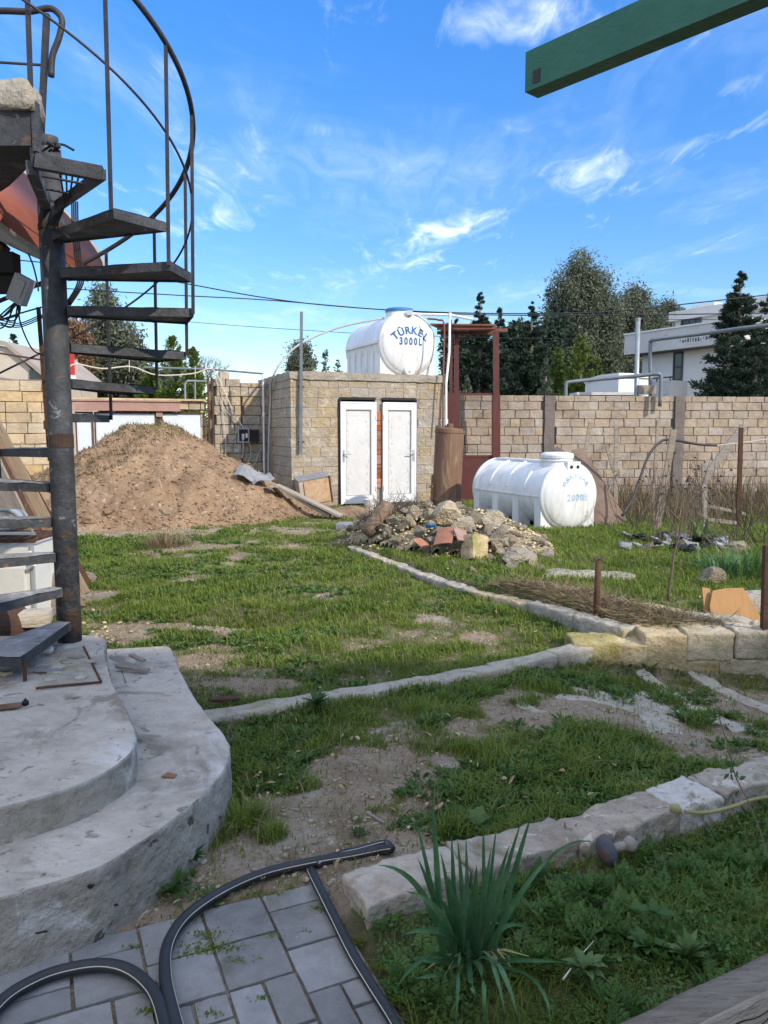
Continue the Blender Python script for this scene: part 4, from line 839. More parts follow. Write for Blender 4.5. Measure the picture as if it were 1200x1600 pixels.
# ================================================================ KERBS AND STONES
def stone_run(parent, pl, wd, zlo, ztop, mats, lens, name='stone', res=.045, rad=.025, amp=.012, seed=0, gap=.01, low=.0, freq=6):
    """stones laid end to end along a polyline; ztop(d) = top height at distance d"""
    P = [Vector(p) for p in pl]; cum = [0]
    for a, b in zip(P[:-1], P[1:]): cum.append(cum[-1]+(b-a).length)
    def at(d):
        d = max(0, min(cum[-1], d))
        for i in range(len(P)-1):
            if d <= cum[i+1]+1e-9: t = (d-cum[i])/(cum[i+1]-cum[i]); return P[i].lerp(P[i+1], t)
    d = 0; i = 0; out = []
    while d < cum[-1]-.04:
        L = min(lens[i % len(lens)], cum[-1]-d); a, b = at(d), at(d+L); c = (a+b)/2; h = ztop(d+L/2)-zlo; ang = math.atan2(b.y-a.y, b.x-a.x)
        V_, F_ = sbox((b-a).length-gap, wd, h, res, rad, amp, seed+i, freq, low); me = mesh_of(name, V_, F_, mats[i % len(mats)], True)
        dz = math.atan2(ztop(d+L)-ztop(d), L)
        out.append(link(name, me, parent, loc=(c.x, c.y, zlo+h/2), rot=(0, -dz, ang))); d += L; i += 1
    return out
ka = thing('concrete_kerb', 'low worn concrete kerb crossing the yard from the round platform to the block retaining wall', 'kerb', (0, 4.45, 0), 0); TW.add(ka.name)
kk = stone_run(ka, CURBA, .145, -.10, lambda d: .035+.05*sstep(1.6, 2.8, d), ['kerb_concrete'], [.62, .55, .71, .48, .5], 'kerb_section', .03, .012, .011, 40, gap=-.022)
rwk = thing('retaining_wall', 'low retaining wall of rough yellowish limestone blocks holding the weedy bed', 'retaining wall', (2.0, 5.2, 0)); BW2 = BLK
ang = math.atan2(BLK[1][1]-BLK[0][1], BLK[1][0]-BLK[0][0])
def rblock(x, z, L, h, seed, m='kerb_block', y=.06, w=.32, am=.011):
    V_, F_ = sbox(L-.006, w, h-.006, .02, .005, am*.8, seed, 12); link('block', mesh_of('block', V_, F_, m, True), rwk, loc=(BLK[0][0]+x*math.cos(ang)-y*math.sin(ang), BLK[0][1]+x*math.sin(ang)+y*math.cos(ang), z), rot=(0, 0, ang))
rblock(.13, -.03, .50, .26, 61, am=.018); rblock(.50, .02, .30, .30, 62, am=.012); rblock(.80, .085, .32, .20, 63); rblock(1.105, .10, .28, .20, 64)
rblock(.70, -.09, .34, .17, 65); rblock(1.02, -.09, .31, .19, 66)
q = BLK[1]
for i, (dx, dy, z, L, h, s) in enumerate([(.05, .16, .105, .24, .20, 67), (.04, .16, -.085, .26, .18, 68)]):
    V_, F_ = sbox(L, .22, h, .035, .014, .012, s, 9); link('block', mesh_of('block', V_, F_, 'kerb_block', True), rwk, loc=(q[0]+dx, q[1]-.06+dy*.3, z), rot=(0, 0, R(40)))
kd = thing('stone_kerb', 'old mossy stone kerb running diagonally below the rubble pile', 'kerb', (.8, 7.2, 0))
stone_run(kd, DIAG, .135, -.08, lambda d: .062+.095*sstep(3.0, 5.0, d), ['kerb_concrete', 'kerb_block', 'kerb_concrete'], [.8, .64, .9, .72], 'kerb_stone', .028, .008, .020, 80, gap=-.01, freq=9)
kb = thing('stone_kerb', 'second stone kerb behind the bed of dead stalks', 'kerb', (1.9, 6.1, 0))
stone_run(kb, BACK, .14, -.05, lambda d: .185+.03*sstep(.8, 2.2, d), ['kerb_concrete', 'kerb_block'], [.42, .5, .36], 'kerb_stone', .04, .025, .016, 95)
kc = thing('stone_kerb', 'row of big rough limestone edging stones in front of the leafy bed, one of them whitewashed', 'kerb', (.7, 2.7, 0))
kcs = stone_run(kc, CURBB, .185, -.12, lambda d: .085+.01*math.sin(d*5), ['near_stone', 'near_stone', 'near_stone', 'white_stone', 'near_stone'], [.40, .46, .50, .22, .55], 'edging_stone', .0125, .007, .012, 120, gap=.002, low=.014, freq=13)
for o in kcs[3:4]: o['label'] = 'whitewashed edging stone'
# flush concrete strips right of the bare patch, following the ground
for (a, b, wd, lb) in (((1000, 1052), (1165, 1140), .10, 'thin flush concrete strip beside the bare patch'), ((1085, 1052), (1215, 1105), .11, 'thin flush concrete strip at the far right below the block wall')):
    A2 = Vector(G(*a, -.1)); B2 = Vector(G(*b, -.1)); d_ = (B2-A2).normalized(); s_ = Vector((-d_.y, d_.x)); n_ = int((B2-A2).length/.03); vs = []
    for i in range(n_+1):
        c = A2.lerp(B2, i/n_); jl, jr = .02*noise.noise(Vector((i*.35, wd*90, 0))), .02*noise.noise(Vector((i*.35, wd*90, 9)))
        zc_ = sum(float(hground(*(A2.lerp(B2, min(1, max(0, (i+q)/n_)))))) for q in (-4, 0, 4))/3
        for f_, dz in ((-.5, -.05), (-.5, .006), (-.38, .012), (0, .014), (.38, .012), (.5, .006), (.5, -.05)):
            q = c+s_*(wd*f_+(jl if f_ < 0 else jr)); vs.append((q.x, q.y, zc_+dz+.006*noise.noise(Vector((q.x*22, q.y*22, 3)))))
    m_ = MB().add(vs, [(i*7+k, (i+1)*7+k, (i+1)*7+k+1, i*7+k+1) for i in range(n_) for k in range(6)]+[tuple(range(7)), tuple(n_*7+k for k in range(7))[::-1]])
    m_.f = [f[::-1] for f in m_.f]
    mk('concrete_strip', m_, 'kerb_concrete', smooth=False, label=lb, cat='kerb')
cx0, cy0 = G(1000, 1105, -.08); gx2, gy2 = np.meshgrid(np.arange(cx0-1.0, cx0+1.25, .018), np.arange(cy0-.65, cy0+.75, .018)); rr2 = np.hypot((gx2-cx0)/1.0, (gy2-cy0-.28*(gx2-cx0))/.5)
zz2 = hground(gx2, gy2)-.004+np.clip((fbm(gx2*3.1, gy2*3.1, 151, 5)-.50)*.16, -.03, .007)-.06*sstep(.7, 1.1, rr2)+(fbm(gx2*20, gy2*20, 153, 3)-.5)*.008; w2 = gx2.shape[1]; idx = (np.arange(gx2.shape[0]-1)[:, None]*w2+np.arange(w2-1)[None]).reshape(-1, 1)
link('concrete_skin', np_mesh('concrete_skin', np.stack([gx2, gy2, zz2], -1).reshape(-1, 3), (idx+[0, 1, w2+1, w2])[(zz2-hground(gx2, gy2)).ravel()[idx[:, 0]] > -.02], 'kerb_concrete', smooth=True), kind='structure')
# ================================================================ ROUND CONCRETE PLATFORM
def platform(name, poly, z0, z1, label, seed, batter=.05):
    P = [Vector(p) for p in poly]; n = len(P); m_ = MB()
    fine_ = []
    for i in range(n):
        a, b = P[i], P[(i+1) % n]; L = (b-a).length; k = max(1, int(L/.03)); fine_ += [a.lerp(b, j/k) for j in range(k)]
    # smooth corners a little
    for _ in range(3): fine_ = [(fine_[i-1]+fine_[i]*2+fine_[(i+1) % len(fine_)])/4 for i in range(len(fine_))]
    cen = Vector((-2.2, 3.0)); n = len(fine_)
    prof = [(1+batter, z0), (1+batter*.8, z0+(z1-z0)*.2), (1+batter*.55, z0+(z1-z0)*.42), (1+batter*.3, z0+(z1-z0)*.65), (1+batter*.12, z0+(z1-z0)*.85), (1.003, z1-.010), (1.0, z1-.004), (.996, z1-.001)]
    vs = []
    for s_, z in prof:
        for i, p in enumerate(fine_):
            d = (p-cen); q = cen+d+d.normalized()*(s_-1)*1.0
            nv = noise.noise_vector(Vector((q.x*4, q.y*4, z*5+seed)))*.006+noise.noise_vector(Vector((q.x*16, q.y*16, z*16+seed)))*.008+noise.noise_vector(Vector((q.x*45, q.y*45, z*45+seed)))*.003
            fade = 1 if z < z1-.004 else .3
            vs.append((q.x+nv.x*fade, q.y+nv.y*fade, z+nv.z*.25*fade))
    nb = len(prof); fs = [(r*n+i, r*n+(i+1) % n, (r+1)*n+(i+1) % n, (r+1)*n+i) for r in range(nb-1) for i in range(n)]
    o = thing(name, label, 'platform', (-2.0, 3.0, 0)) if False else None
    return vs, fs, fine_, n, nb
pf = thing('stair_platform', 'two level rounded grey concrete platform under the spiral stair', 'platform', (-2.2, 3.0, 0))
def add_platform(nm, poly, z0, z1, seed, batter, hole=None):
    vs, fs, fine_, n, nb = platform(nm, poly, z0, z1, '', seed, batter)
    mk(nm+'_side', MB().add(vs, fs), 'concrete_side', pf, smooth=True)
    # top as a gridded sheet
    g = .03; xs = np.arange(-3.6, -.5, g); ys = np.arange(.9, 4.5, g); X_, Y_ = np.meshgrid(xs, ys); pl = [tuple(p) for p in fine_]; ins = inpoly(X_, Y_, pl)
    Zt = z1-.002+(fbm(X_*3, Y_*3, seed+7)-.5)*.010+(fbm(X_*13, Y_*13, seed+9)-.5)*.006
    bd = segdist(X_, Y_, pl+[pl[0]]); Zt = np.where(bd < .05, z1-.002+(Zt-z1)*bd/.05, Zt)
    if hole is not None: Zt = hole(X_, Y_, Zt)
    ii = -np.ones(X_.shape, int); keep = ins & (bd > g*.7); ii[keep] = np.arange(keep.sum()); V_ = [(x, y, z) for x, y, z in zip(X_[keep], Y_[keep], Zt[keep])]; bm = bmesh.new()
    bv = [bm.verts.new(v) for v in V_]
    for j in range(X_.shape[0]-1):
        for i in range(X_.shape[1]-1):
            q = [ii[j, i], ii[j, i+1], ii[j+1, i+1], ii[j+1, i]]
            if min(q) >= 0: bm.faces.new([bv[t] for t in q])
    # stitch to rim
    rim = [bm.verts.new(vs[(nb-1)*n+i]) for i in range(n)]
    re = [bm.edges.new((rim[i], rim[(i+1) % n])) for i in range(n)]
    be = [e for e in bm.edges if len(e.link_faces) == 1]
    bmesh.ops.triangle_fill(bm, use_beauty=True, use_dissolve=False, edges=re+be)
    # triangle_fill may cover the grid too: keep the grid faces and only ring triangles
    bmesh.ops.remove_doubles(bm, verts=bm.verts, dist=.0005); bmesh.ops.recalc_face_normals(bm, faces=bm.faces)
    for f_ in bm.faces:
        if f_.normal.z < 0: f_.normal_flip()
    me = bpy.data.meshes.new(nm+'_top'); bm.to_mesh(me); bm.free(); me.materials.append(MATS['concrete']); me.shade_smooth(); link(nm+'_top', me, pf)
add_platform('lower_step', LOW, -.06, .23, 3, .006)
add_platform('upper_step', UP, .215, .35, 8, .008)
# triangular mortar patch with a broken plaster skin near the newel post
tp = [G(58, 1074, .35), G(157, 1066, .35), G(132, 1012, .35), G(100, 1016, .35)]
mk('mortar_patch', MB().prism(tp, .33, .357), 'kerb_concrete', pf)
mk('patch_rod', MB().tube([(*G(56, 1078, .35), .358), (*G(158, 1068, .35), .358)], .006, 5).tube([(*G(158, 1068, .35), .358), (*G(131, 1013, .35), .358)], .006, 5), 'dark_rust', pf)
rr = random.Random(5)
tri = []
for i in range(9):
    a, b = rr.random(), rr.random(); p = Vector(tp[0]).lerp(Vector(tp[1]), a).lerp(Vector(tp[3]).lerp(Vector(tp[2]), a), b*.85+.05); k = rr.randint(4, 6); r0 = rr.uniform(.025, .05)
    mk('skin_flake', MB().prism([(p.x+r0*math.cos(t*6.283/k+i)*rr.uniform(.6, 1.1), p.y+r0*.8*math.sin(t*6.283/k+i)*rr.uniform(.6, 1.1)) for t in range(k)], .358, .362+.003*rr.random()), 'concrete', pf)
def crackline(px, z, r=.0028):
    P = [(*G(u, v, z), z+.001) for u, v in px]; P = bez(P, 5); m_ = MB(); vs = []
    for i, p in enumerate(P):
        t = (P[min(i+1, len(P)-1)]-P[max(i-1, 0)]); s_ = Vector((-t.y, t.x, 0)).normalized(); j = Vector(noise.noise_vector(Vector((p.x*30, p.y*30, 1))))*.006; w_ = r*(.5+abs(noise.noise(Vector((i*.9, z*50, 0))))*1.6); q = Vector(p)+Vector((j.x, j.y, 0)); vs += [(q-s_*w_)[:2]+(z+.0005,), (q+s_*w_)[:2]+(z+.0005,), (q-s_*w_)[:2]+(z+.0035,), (q+s_*w_)[:2]+(z+.0035,)]
    n_ = len(P); fs = [(i*4+2, i*4+3, i*4+7, i*4+6) for i in range(n_-1)]+[(i*4+1, i*4, i*4+4, i*4+5)[::-1] for i in range(n_-1)]+[(i*4, i*4+2, i*4+6, i*4+4) for i in range(n_-1)]+[(i*4+3, i*4+1, i*4+5, i*4+7) for i in range(n_-1)]
    mk('dirt_seam', m_.add(vs, fs), 'mortar', pf)
crackline([(198, 1103), (215, 1100), (236, 1098), (262, 1090), (300, 1085)], .222, .0022); crackline([(0, 1112), (60, 1095), (120, 1085), (188, 1075)], .343, .0018)
crackline([(180, 1020), (192, 1055), (205, 1090), (212, 1130)], .224, .0045)
for u_, v_, z_, s_ in ((140, 1378, .185, (.035, .010, .010)), (75, 1470, .09, (.028, .012, .012)), (205, 1430, .08, (.014, .010, .008))):
    Pz = Vector(G(u_, v_, z_)); dmin = min(((Pz-(Vector(a)+(Vector(b)-Vector(a))*t)).length, (Vector(a)+(Vector(b)-Vector(a))*t)[:]) for a, b in zip(LOW, LOW[1:]) for t in [i/8 for i in range(9)]); link('painted_hollow', rock_mesh('painted_hollow', int(u_), 'black', 1, 5), pf, loc=(dmin[1][0], dmin[1][1], z_), rot=(0, .3, R(20)), scale=(s_[0], s_[1]*.75, s_[2]*.8))  # flattened black lumps put the shade of chipped hollows on the face
n = 1500; xx = rng.uniform(-2.2, -.6, n); yy = rng.uniform(1.9, 4.6, n); i_up = inpoly(xx, yy, UP) & (segdist(xx, yy, UP) > .03); i_lo = inpoly(xx, yy, LOW) & ~inpoly(xx, yy, UP) & (segdist(xx, yy, LOW) > .03); k = i_up | i_lo; zz = np.where(i_up, .349, .229)[k]; xx, yy = xx[k], yy[k]
nr = segdist(xx, yy, UP); k = (rng.random(len(xx)) < .25+.75*np.exp(-nr/.08)); xx, yy, zz = xx[k], yy[k], zz[k]; ss = .0015+.007*rng.random(len(xx))**4
link('grit', merged_rocks('grit', np.stack([xx, yy, zz+ss*.3, ss], 1), 'rubble'), pf, kind='stuff')
def loose(name, m_, mt, u, v, z, lb, c, rot=(0, 0, 0), dz=0, **k):
    x, y = G(u, v, z); return mk(name, m_, mt, loc=(x, y, z+dz), rot=rot, label=lb, cat=c, **k)
V_, F_ = sbox(.20, .035, .018, .02, .006, .005, 3, 12); loose('wood_splinter', MB().add(V_, F_), 'wood_grey', 208, 1050, .23, 'long weathered wood splinter lying on the lower step of the platform', 'wood scrap', (0, .05, R(-14)), .022)
V_, F_ = sbox(.13, .035, .018, .02, .006, .006, 4, 12); loose('wood_splinter', MB().add(V_, F_), 'wood_grey', 215, 1040, .23, 'short dark wood splinter with a nail lying across the longer one', 'wood scrap', (0, .12, R(-38)), .045)
V_, F_ = sbox(.13, .05, .012, .02, .005, .004, 5, 12); loose('rusty_plate', MB().add(V_, F_), 'rust', 8, 1108, .35, 'small rust brown scrap plate at the left edge of the upper step', 'metal scrap', (0, 0, R(15)), .012)
loose('plastic_cap', MB().lathe([(.001, .018), (.011, .018), (.014, .012), (.014, 0)], 12).lathe([(.005, .018), (.005, .026), (.001, .028)], 8), 'black', 40, 1102, .35, 'tiny black plastic cap on the upper step of the platform', 'cap', dz=.004, smooth=True)
loose('brick_chip', MB().prism([(0, 0), (.05, -.01), (.055, .02), (.015, .035)], 0, .004), 'terracotta', 252, 1215, .23, 'thin pink brick chip stuck on the lower step of the platform', 'brick chip', dz=.002)
V_, F_ = sbox(.09, .06, .04, .02, .02, .014, 7, 14); loose('crumpled_bag', MB().add(V_, F_), 'enamel', 72, 1022, .35, 'crumpled pale plastic bag beside the leg of the lowest tread', 'bag', (0, .3, .4), .03, smooth=True)
V_, F_ = sbox(.07, .05, .03, .02, .014, .01, 9, 14); loose('stone', MB().add(V_, F_), 'rubble', 8, 1055, .35, 'small pale stone under the lowest tread', 'stone', (0, 0, .4), .012, smooth=True)
loose('slate_scrap', MB().prism([(0, 0), (.12, .01), (.13, .05), (.05, .07), (-.02, .04)], 0, .008), 'sheet_grey', 55, 1052, .35, 'flat dark scrap lying beside the mortar patch', 'scrap', dz=.004)
V_, F_ = sbox(.16, .05, .02, .02, .006, .004, 12, 10); x, y = G(352, 1096, .03); mk('wood_piece', MB().add(V_, F_), 'dark_rust', loc=(x, y, .045), rot=(0, 0, R(12)), label='dark wood piece lying at the left end of the concrete kerb', cat='wood scrap')
V_, F_ = sbox(.10, .012, .008, .02, .003, .003, 13, 10)
for u, v_, a_, lb in ((588, 1283, -50, 'short pale stick lying on bare soil behind the hose'), (783, 1265 and 1130, 60, 'pale dry stick in the grass in front of the concrete kerb')):
    x, y = G(u, v_); mk('stick', MB().add(V_, F_), 'wood_grey', loc=(x, y, float(hground(x, y))+.012), rot=(0, 0, R(a_)), label=lb, cat='stick')

# ================================================================ PAVING
pv = thing('paved_path', 'path of grey concrete pavers in three sizes at the bottom left', 'paving', (*PAV_O, -.0)); cell = .0985
def pw(a, b): p = PAV_O+PAV_A*a+PAV_B*b; return p
bed_ = [tuple(pw(a, b)) for a, b in ((-.01, -.01), (-.01, 3.1), (3.4, 3.1), (3.4, -.01))]
mk('paving_bed', MB().prism(bed_, -.12, -.013), 'sheet_sand' if 'sheet_sand' in MATS else 'ground', pv)
rr = random.Random(21); occ = {}; n_p = 0; PM = {}
for b in range(0, 30):
    for a in range(0, 34):
        if (a, b) in occ: continue
        opts = [(2, 2), (2, 2), (2, 2), (2, 1), (1, 2), (1, 1)]; 
        # irregular start so joints stagger
        if b == 0: opts = [(2, 1), (2, 1), (1, 1), (2, 2)]
        rr.shuffle(opts)
        for (w_, h_) in opts+[(1, 1)]:
            if all((a+i, b+j) not in occ and a+i < 34 and b+j < 30 for i in range(w_) for j in range(h_)): break
        for i in range(w_):
            for j in range(h_): occ[(a+i, b+j)] = 1
        c = pw((a+w_/2)*cell, (b+h_/2)*cell)
        if inpoly(np.array([c.x]), np.array([c.y]), [(x*1.0, y) for x, y in LOW])[0] and segdist(np.array([c.x]), np.array([c.y]), LOW)[0] > .12: continue
        if n_p >= 300: continue
        key = (w_, h_)
        if key not in PM:
            PM[key] = []
            for s_ in range(4):
                V_, F_ = sbox(w_*cell-.007, h_*cell-.007, .05, .049, .005, .0013, s_*7+w_*3+h_, 20); PM[key].append(mesh_of('paver', V_, F_, 'paver', False))
        o = link('paver', rr.choice(PM[key]), pv, loc=(c.x, c.y, -.025+rr.uniform(-.002, .002)), rot=(rr.uniform(-.009, .009), rr.uniform(-.009, .009), math.atan2(PAV_A.y, PAV_A.x)+rr.choice((0, math.pi))+rr.uniform(-.006, .006))); n_p += 1
# ================================================================ HOSE
hs_ = thing('garden_hose', 'thick black rubber hose with a cream stripe looping over the pavers', 'hose', G3(270, 1560))
def hosepts(px, lift=.024):
    return bez([(*G(u, v, z), z) for u, v, z in [(q[0], q[1], (q[2] if len(q) > 2 else lift)) for q in px]], 8)
def hose_part(px, r=.0185, off=(0, -.6, .8), nm='hose_run'):
    P = hosepts(px); mk(nm, MB().tube(P, r, 12), 'rubber', hs_, smooth=True)
    m_ = MB(); S = []
    for i, p in enumerate(P):
        t = (P[min(i+1, len(P)-1)]-P[max(i-1, 0)]).normalized(); s_ = t.cross(Vector((0, 0, 1))).normalized()*off[1]; d = (s_+Vector((0, 0, off[2]))).normalized(); S.append(p+d*(r-.0012))
    mk('stripe', m_.tube(S, .0017, 5), 'hose_stripe', hs_)
hose_part([(-60, 1650), (0, 1568), (60, 1530), (115, 1513), (165, 1508), (205, 1519), (238, 1548), (255, 1590), (262, 1640), (268, 1700)], off=(0, .9, .42))
hose_part([(300, 1720), (288, 1650), (272, 1590), (259, 1530), (262, 1478), (290, 1434), (345, 1395), (410, 1366), (480, 1349), (545, 1338), (585, 1330), (612, 1326, .045)], off=(0, .85, .45))
hose_part([(612, 1326, .045), (600, 1318, .03), (560, 1328, .02), (520, 1338, .02), (495, 1352, .02)], r=.014, nm='hose_end')
hose_part([(482, 1350, .004), (488, 1366, .008), (500, 1390, .02), (525, 1440, .02), (550, 1490, .015), (580, 1540, .01), (612, 1590, .01), (640, 1640, .01)], r=.0165, off=(0, .85, .5))

# ================================================================ SPIRAL STAIR
K_ = 1.06; PX, PY = -1.70*K_, 4.06*K_
ZK = lambda z: EYE+(z-EYE)*K_
st = thing('spiral_stair', 'dark grey painted steel spiral stair with thin curved handrail', 'spiral stair', (PX, PY, .35))
def pol(r, a, z): return (PX+r*math.cos(R(a)), PY+r*math.sin(R(a)), z)
nw = thing('x', 'x', 'x') if False else None
post = mk('newel_post', MB().tube([(PX, PY, .33), (PX-.002, PY, 1.5), (PX, PY, ZK(2.96))], .066, 24).tube([(PX, PY, ZK(2.955)), (PX, PY, ZK(3.02))], .054, 20), 'dark_steel', st, smooth=True)
mk('weld_band', MB().lathe([(.0662, 1.45), (.0675, 1.455), (.0675, 1.52), (.0662, 1.53)], 24, Matrix.Translation((PX, PY, 0)), cap=False), 'weld_rust', st)
mk('weld_band', MB().lathe([(.0662, 2.62), (.070, 2.625), (.070, 2.65), (.0662, 2.66)], 24, Matrix.Translation((PX, PY, 0)), cap=False), 'weld_rust', st)
STEP = 26.9; RISE = .183*K_; Z13 = ZK(.535); A13 = 263
def tread_z(k): return Z13+RISE*(13-k)
def tread_a(k): return A13-STEP*(13-k)
Ro = .74; Ri = .06
for k in range(2, 14):
    a = tread_a(k); z = tread_z(k); hw = 12.6; rr = random.Random(k)
    tr = link('tread', None, st); tr.location = (PX, PY, z); tr.matrix_parent_inverse = Matrix.Translation(-Vector(st.location)); tr.rotation_euler = (R(rr.uniform(-.8, .8)), R(rr.uniform(-.8, .8)), R(a))
    p_in0, p_in1 = Vector((Ri, -.045)), Vector((Ri, .045)); p0_, p1_ = Vector((Ro*math.cos(R(hw)), -Ro*math.sin(R(hw)))), Vector((Ro*math.cos(R(hw)), Ro*math.sin(R(hw))))
    m_ = MB()
    # angle iron frame, four sides
    def bar(A_, B_, off): 
        d = (B_-A_).normalized(); n_ = Vector((-d.y, d.x))*off; m_.span((A_.x+n_.x, A_.y+n_.y, -.024), (B_.x+n_.x, B_.y+n_.y, -.024), .006, .046, up=(0, 0, 1))
    bar(p_in0, p0_, .003); bar(p0_, p1_, .003); bar(p1_, p_in1, .003); m_.box((Ri+.01, 0, -.024), (.02, .085, .05))
    mk('tread_frame', m_, 'dark_steel', tr)
    V_ = []; 
    gx_, gy_ = 12, 5; vs = []
    for i in range(gx_+1):
        for j in range(gy_+1):
            e0 = p_in0.lerp(p0_, i/gx_); e1 = p_in1.lerp(p1_, i/gx_); q = e0.lerp(e1, .02+.96*j/gy_); edge = (j in (0, gy_) or i in (0, gx_))
            vs.append((q.x, q.y, (.002 if edge else .005)+.0045*noise.noise(Vector((q.x*11, q.y*11, k*3)))))
    nn = len(vs); vs2 = vs+[(x, y, -.038+.006*noise.noise(Vector((x*9, y*9, k)))) for x, y, z_ in vs]; w_ = gy_+1
    top = [(i*w_+j, (i+1)*w_+j, (i+1)*w_+j+1, i*w_+j+1) for i in range(gx_) for j in range(gy_)]
    mk('tread_slab', MB().add(vs, top), 'tread_top', tr, smooth=True); mk('tread_underside', MB().add([(x, y, z_) for x, y, z_ in vs2[nn:]], [f[::-1] for f in top]), 'dark_steel', tr, smooth=True)
# open landing frame at the top
z1_ = ZK(2.775); c1_, c2_ = V(56, 252, 3.60), V(160, 272, 3.66); e1_, e2_ = V(72, 318, 4.24), V(90, 322, 4.24)
mk('landing_frame', MB().span(c1_, c2_, .045, .062).span(c2_, e2_, .035, .045).span(V(50, 262, 3.62), e1_, .05, .06).span(c1_, V(62, 240, 4.3), .04, .05), 'dark_steel', st)
for f_ in (.3, .6): mk('landing_rod', MB().tube([Vector(c1_).lerp(Vector(e1_), f_), Vector(c2_).lerp(Vector(e2_), f_)], .006, 5), 'rail_steel', st)
# twisted wires caught on it
rr = random.Random(2); m_ = MB()
for i in range(4): m_.tube(bez([pol(.44+.03*i, -62+3*i, z1_-.02), pol(.40, -60+4*i, z1_-.05), pol(.30+.03*i, -55, z1_-.16), pol(.22, -60-4*i, z1_-.25), pol(.3, -50, z1_-.32)], 4), .005, 5)
for i in range(6): m_.tube(bez([pol(.48+.03*rr.random(), -66+rr.uniform(-5, 5), z1_+.03), pol(.5, -63+rr.uniform(-5, 5), z1_+.07), pol(.54, -60+rr.uniform(-5, 5), z1_+.04)], 3), .006, 5)
o = mk('wire_tangle', m_, 'cable', label='tangle of black wire caught on the top landing frame', cat='wire')
# handrail, mid rail, balusters
def railp(kk, h, r=Ro+.02): return pol(r, tread_a(kk)+0, tread_z(kk)+h)
ks = [k_*.125 for k_ in range(-18, 12*8-4)]
ks = [k_ for k_ in ks if k_ <= 10.6]
mk('handrail', MB().tube([railp(k_+.5, .90*K_) for k_ in ks], .0145, 8), 'rail_steel', st, smooth=True)
mk('mid_rail', MB().tube([railp(k_+.5, .50*K_, Ro+.005) for k_ in ks], .0062, 6), 'rail_steel', st, smooth=True)
for k_ in range(1, 10):
    b0 = railp(k_+.5, -.12, Ro-.002); b1 = railp(k_+.5, .905*K_, Ro+.018); mk('baluster', MB().span(b0, b1, .016, .016), 'rail_steel', st)
b0 = pol(.72, -84, tread_z(13)-.02); mk('tread_leg', MB().span(b0, (b0[0], b0[1], .35), .014, .014), 'dark_rust', st)
# ---- landing slab, upper railing
ls = thing('landing_slab', 'rough broken concrete landing slab with dark steel edge at the top left', 'landing', (-2.4, 3.8, 2.75))
SP = [(-3.9, 3.62), (-1.57, 3.62), (-1.61, 3.80), (-1.95, 4.25), (-2.3, 4.6), (-3.9, 4.6)]
m_ = MB(); rr = random.Random(3); ring = []
for (a_, b_) in zip(SP, SP[1:]+SP[:1]):
    k_ = max(1, int(math.dist(a_, b_)/.06)); ring += [(a_[0]+(b_[0]-a_[0])*j/k_, a_[1]+(b_[1]-a_[1])*j/k_) for j in range(k_)]
nR = len(ring); vs = []
for z, ins in ((ZK(2.90), 0), (ZK(2.94), -.012), (ZK(2.985), 0), (ZK(3.02), .015), (ZK(3.035), .05)):
    for (x, y) in ring: nv = noise.noise_vector(Vector((x*9, y*9, z*14)))*.022; d = Vector((x+2.9, y-4.1)).normalized(); vs.append((x-d.x*ins+nv.x, y-d.y*ins+nv.y, z+nv.z*.8))
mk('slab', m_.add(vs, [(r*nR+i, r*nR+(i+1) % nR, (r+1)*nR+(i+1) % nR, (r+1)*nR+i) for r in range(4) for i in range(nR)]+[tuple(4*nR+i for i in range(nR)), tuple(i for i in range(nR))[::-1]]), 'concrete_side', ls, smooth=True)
SI = [(-3.88, 3.64), (-1.60, 3.64), (-1.64, 3.80), (-1.98, 4.22), (-2.32, 4.57), (-3.88, 4.57)]
mk('edge_channel', MB().prism(SI, ZK(2.76), ZK(2.905)), 'dark_steel', ls)
mk('end_plate', MB().box((-1.582, 3.66, ZK(2.84)), (.02, .05, .22)), 'dark_steel', ls)
ur = thing('landing_railing', 'steel railing with bent top tube at the upper left of the stair', 'railing', (PX, PY, 2.9))
YR = 4.04*K_
mk('post', MB().span((PX-.03, YR, ZK(2.98)), V(73, 22, YR), .028, .028), 'rail_steel', ur)
mk('top_tube', MB().tube(bez([V(-90, 20, YR), V(0, 17, YR), V(45, 18, YR), V(76, 13, YR), V(90, 20, YR), V(97, 34, YR), V(92, 60, YR), V(82, 88, YR), V(80, 120, YR)], 6), .0165, 9), 'rail_steel', ur, smooth=True)
mk('rod', MB().tube([V(-90, 92, YR), V(72, 102, YR)], .007, 6), 'rail_steel', ur); mk('rod', MB().tube([V(-60, 160, YR), V(70, 165, YR)], .007, 6), 'rail_steel', ur)
mk('upright', MB().span(V(52, 260, 3.66), V(41, -60, 3.62), .018, .018), 'rail_steel', ur)
# ---- satellite dish
dd = thing('satellite_dish', 'large tilted satellite dish, rusty red inside, behind the stair post', 'satellite dish', (-2.45, 5.0, 2.4))
RD = .86; ctr = Vector(V(143, 426, 5.0))-Vector((.66, .05, -.64)).normalized()*RD
xax = Vector((.70, .02, -.70)).normalized(); nrm = Vector((.62, -.10, .68)); nrm = (nrm-xax*nrm.dot(xax)).normalized(); yax = nrm.cross(xax)
MD = Matrix((xax, yax, nrm)).transposed().to_4x4(); MD.translation = ctr
pr_ = [(RD*i/10, -.26+.26*(i/10)**2) for i in range(11)]; pr_[0] = (.0005, -.26)
mk('dish_face', MB().lathe(pr_, 48, MD), 'dish_red', dd, smooth=True); mk('dish_back', MB().lathe([(r, z-.012) for r, z in pr_], 48, MD), 'dish_back', dd, smooth=True)
mk('rim', MB().lathe([(RD, -.014), (RD+.018, -.012), (RD+.018, .012), (RD-.004, .004), (RD, -.014)], 48, MD, cap=False), 'knob', dd)
def rp(l, w_, h): return MD@Vector((l, w_, h))
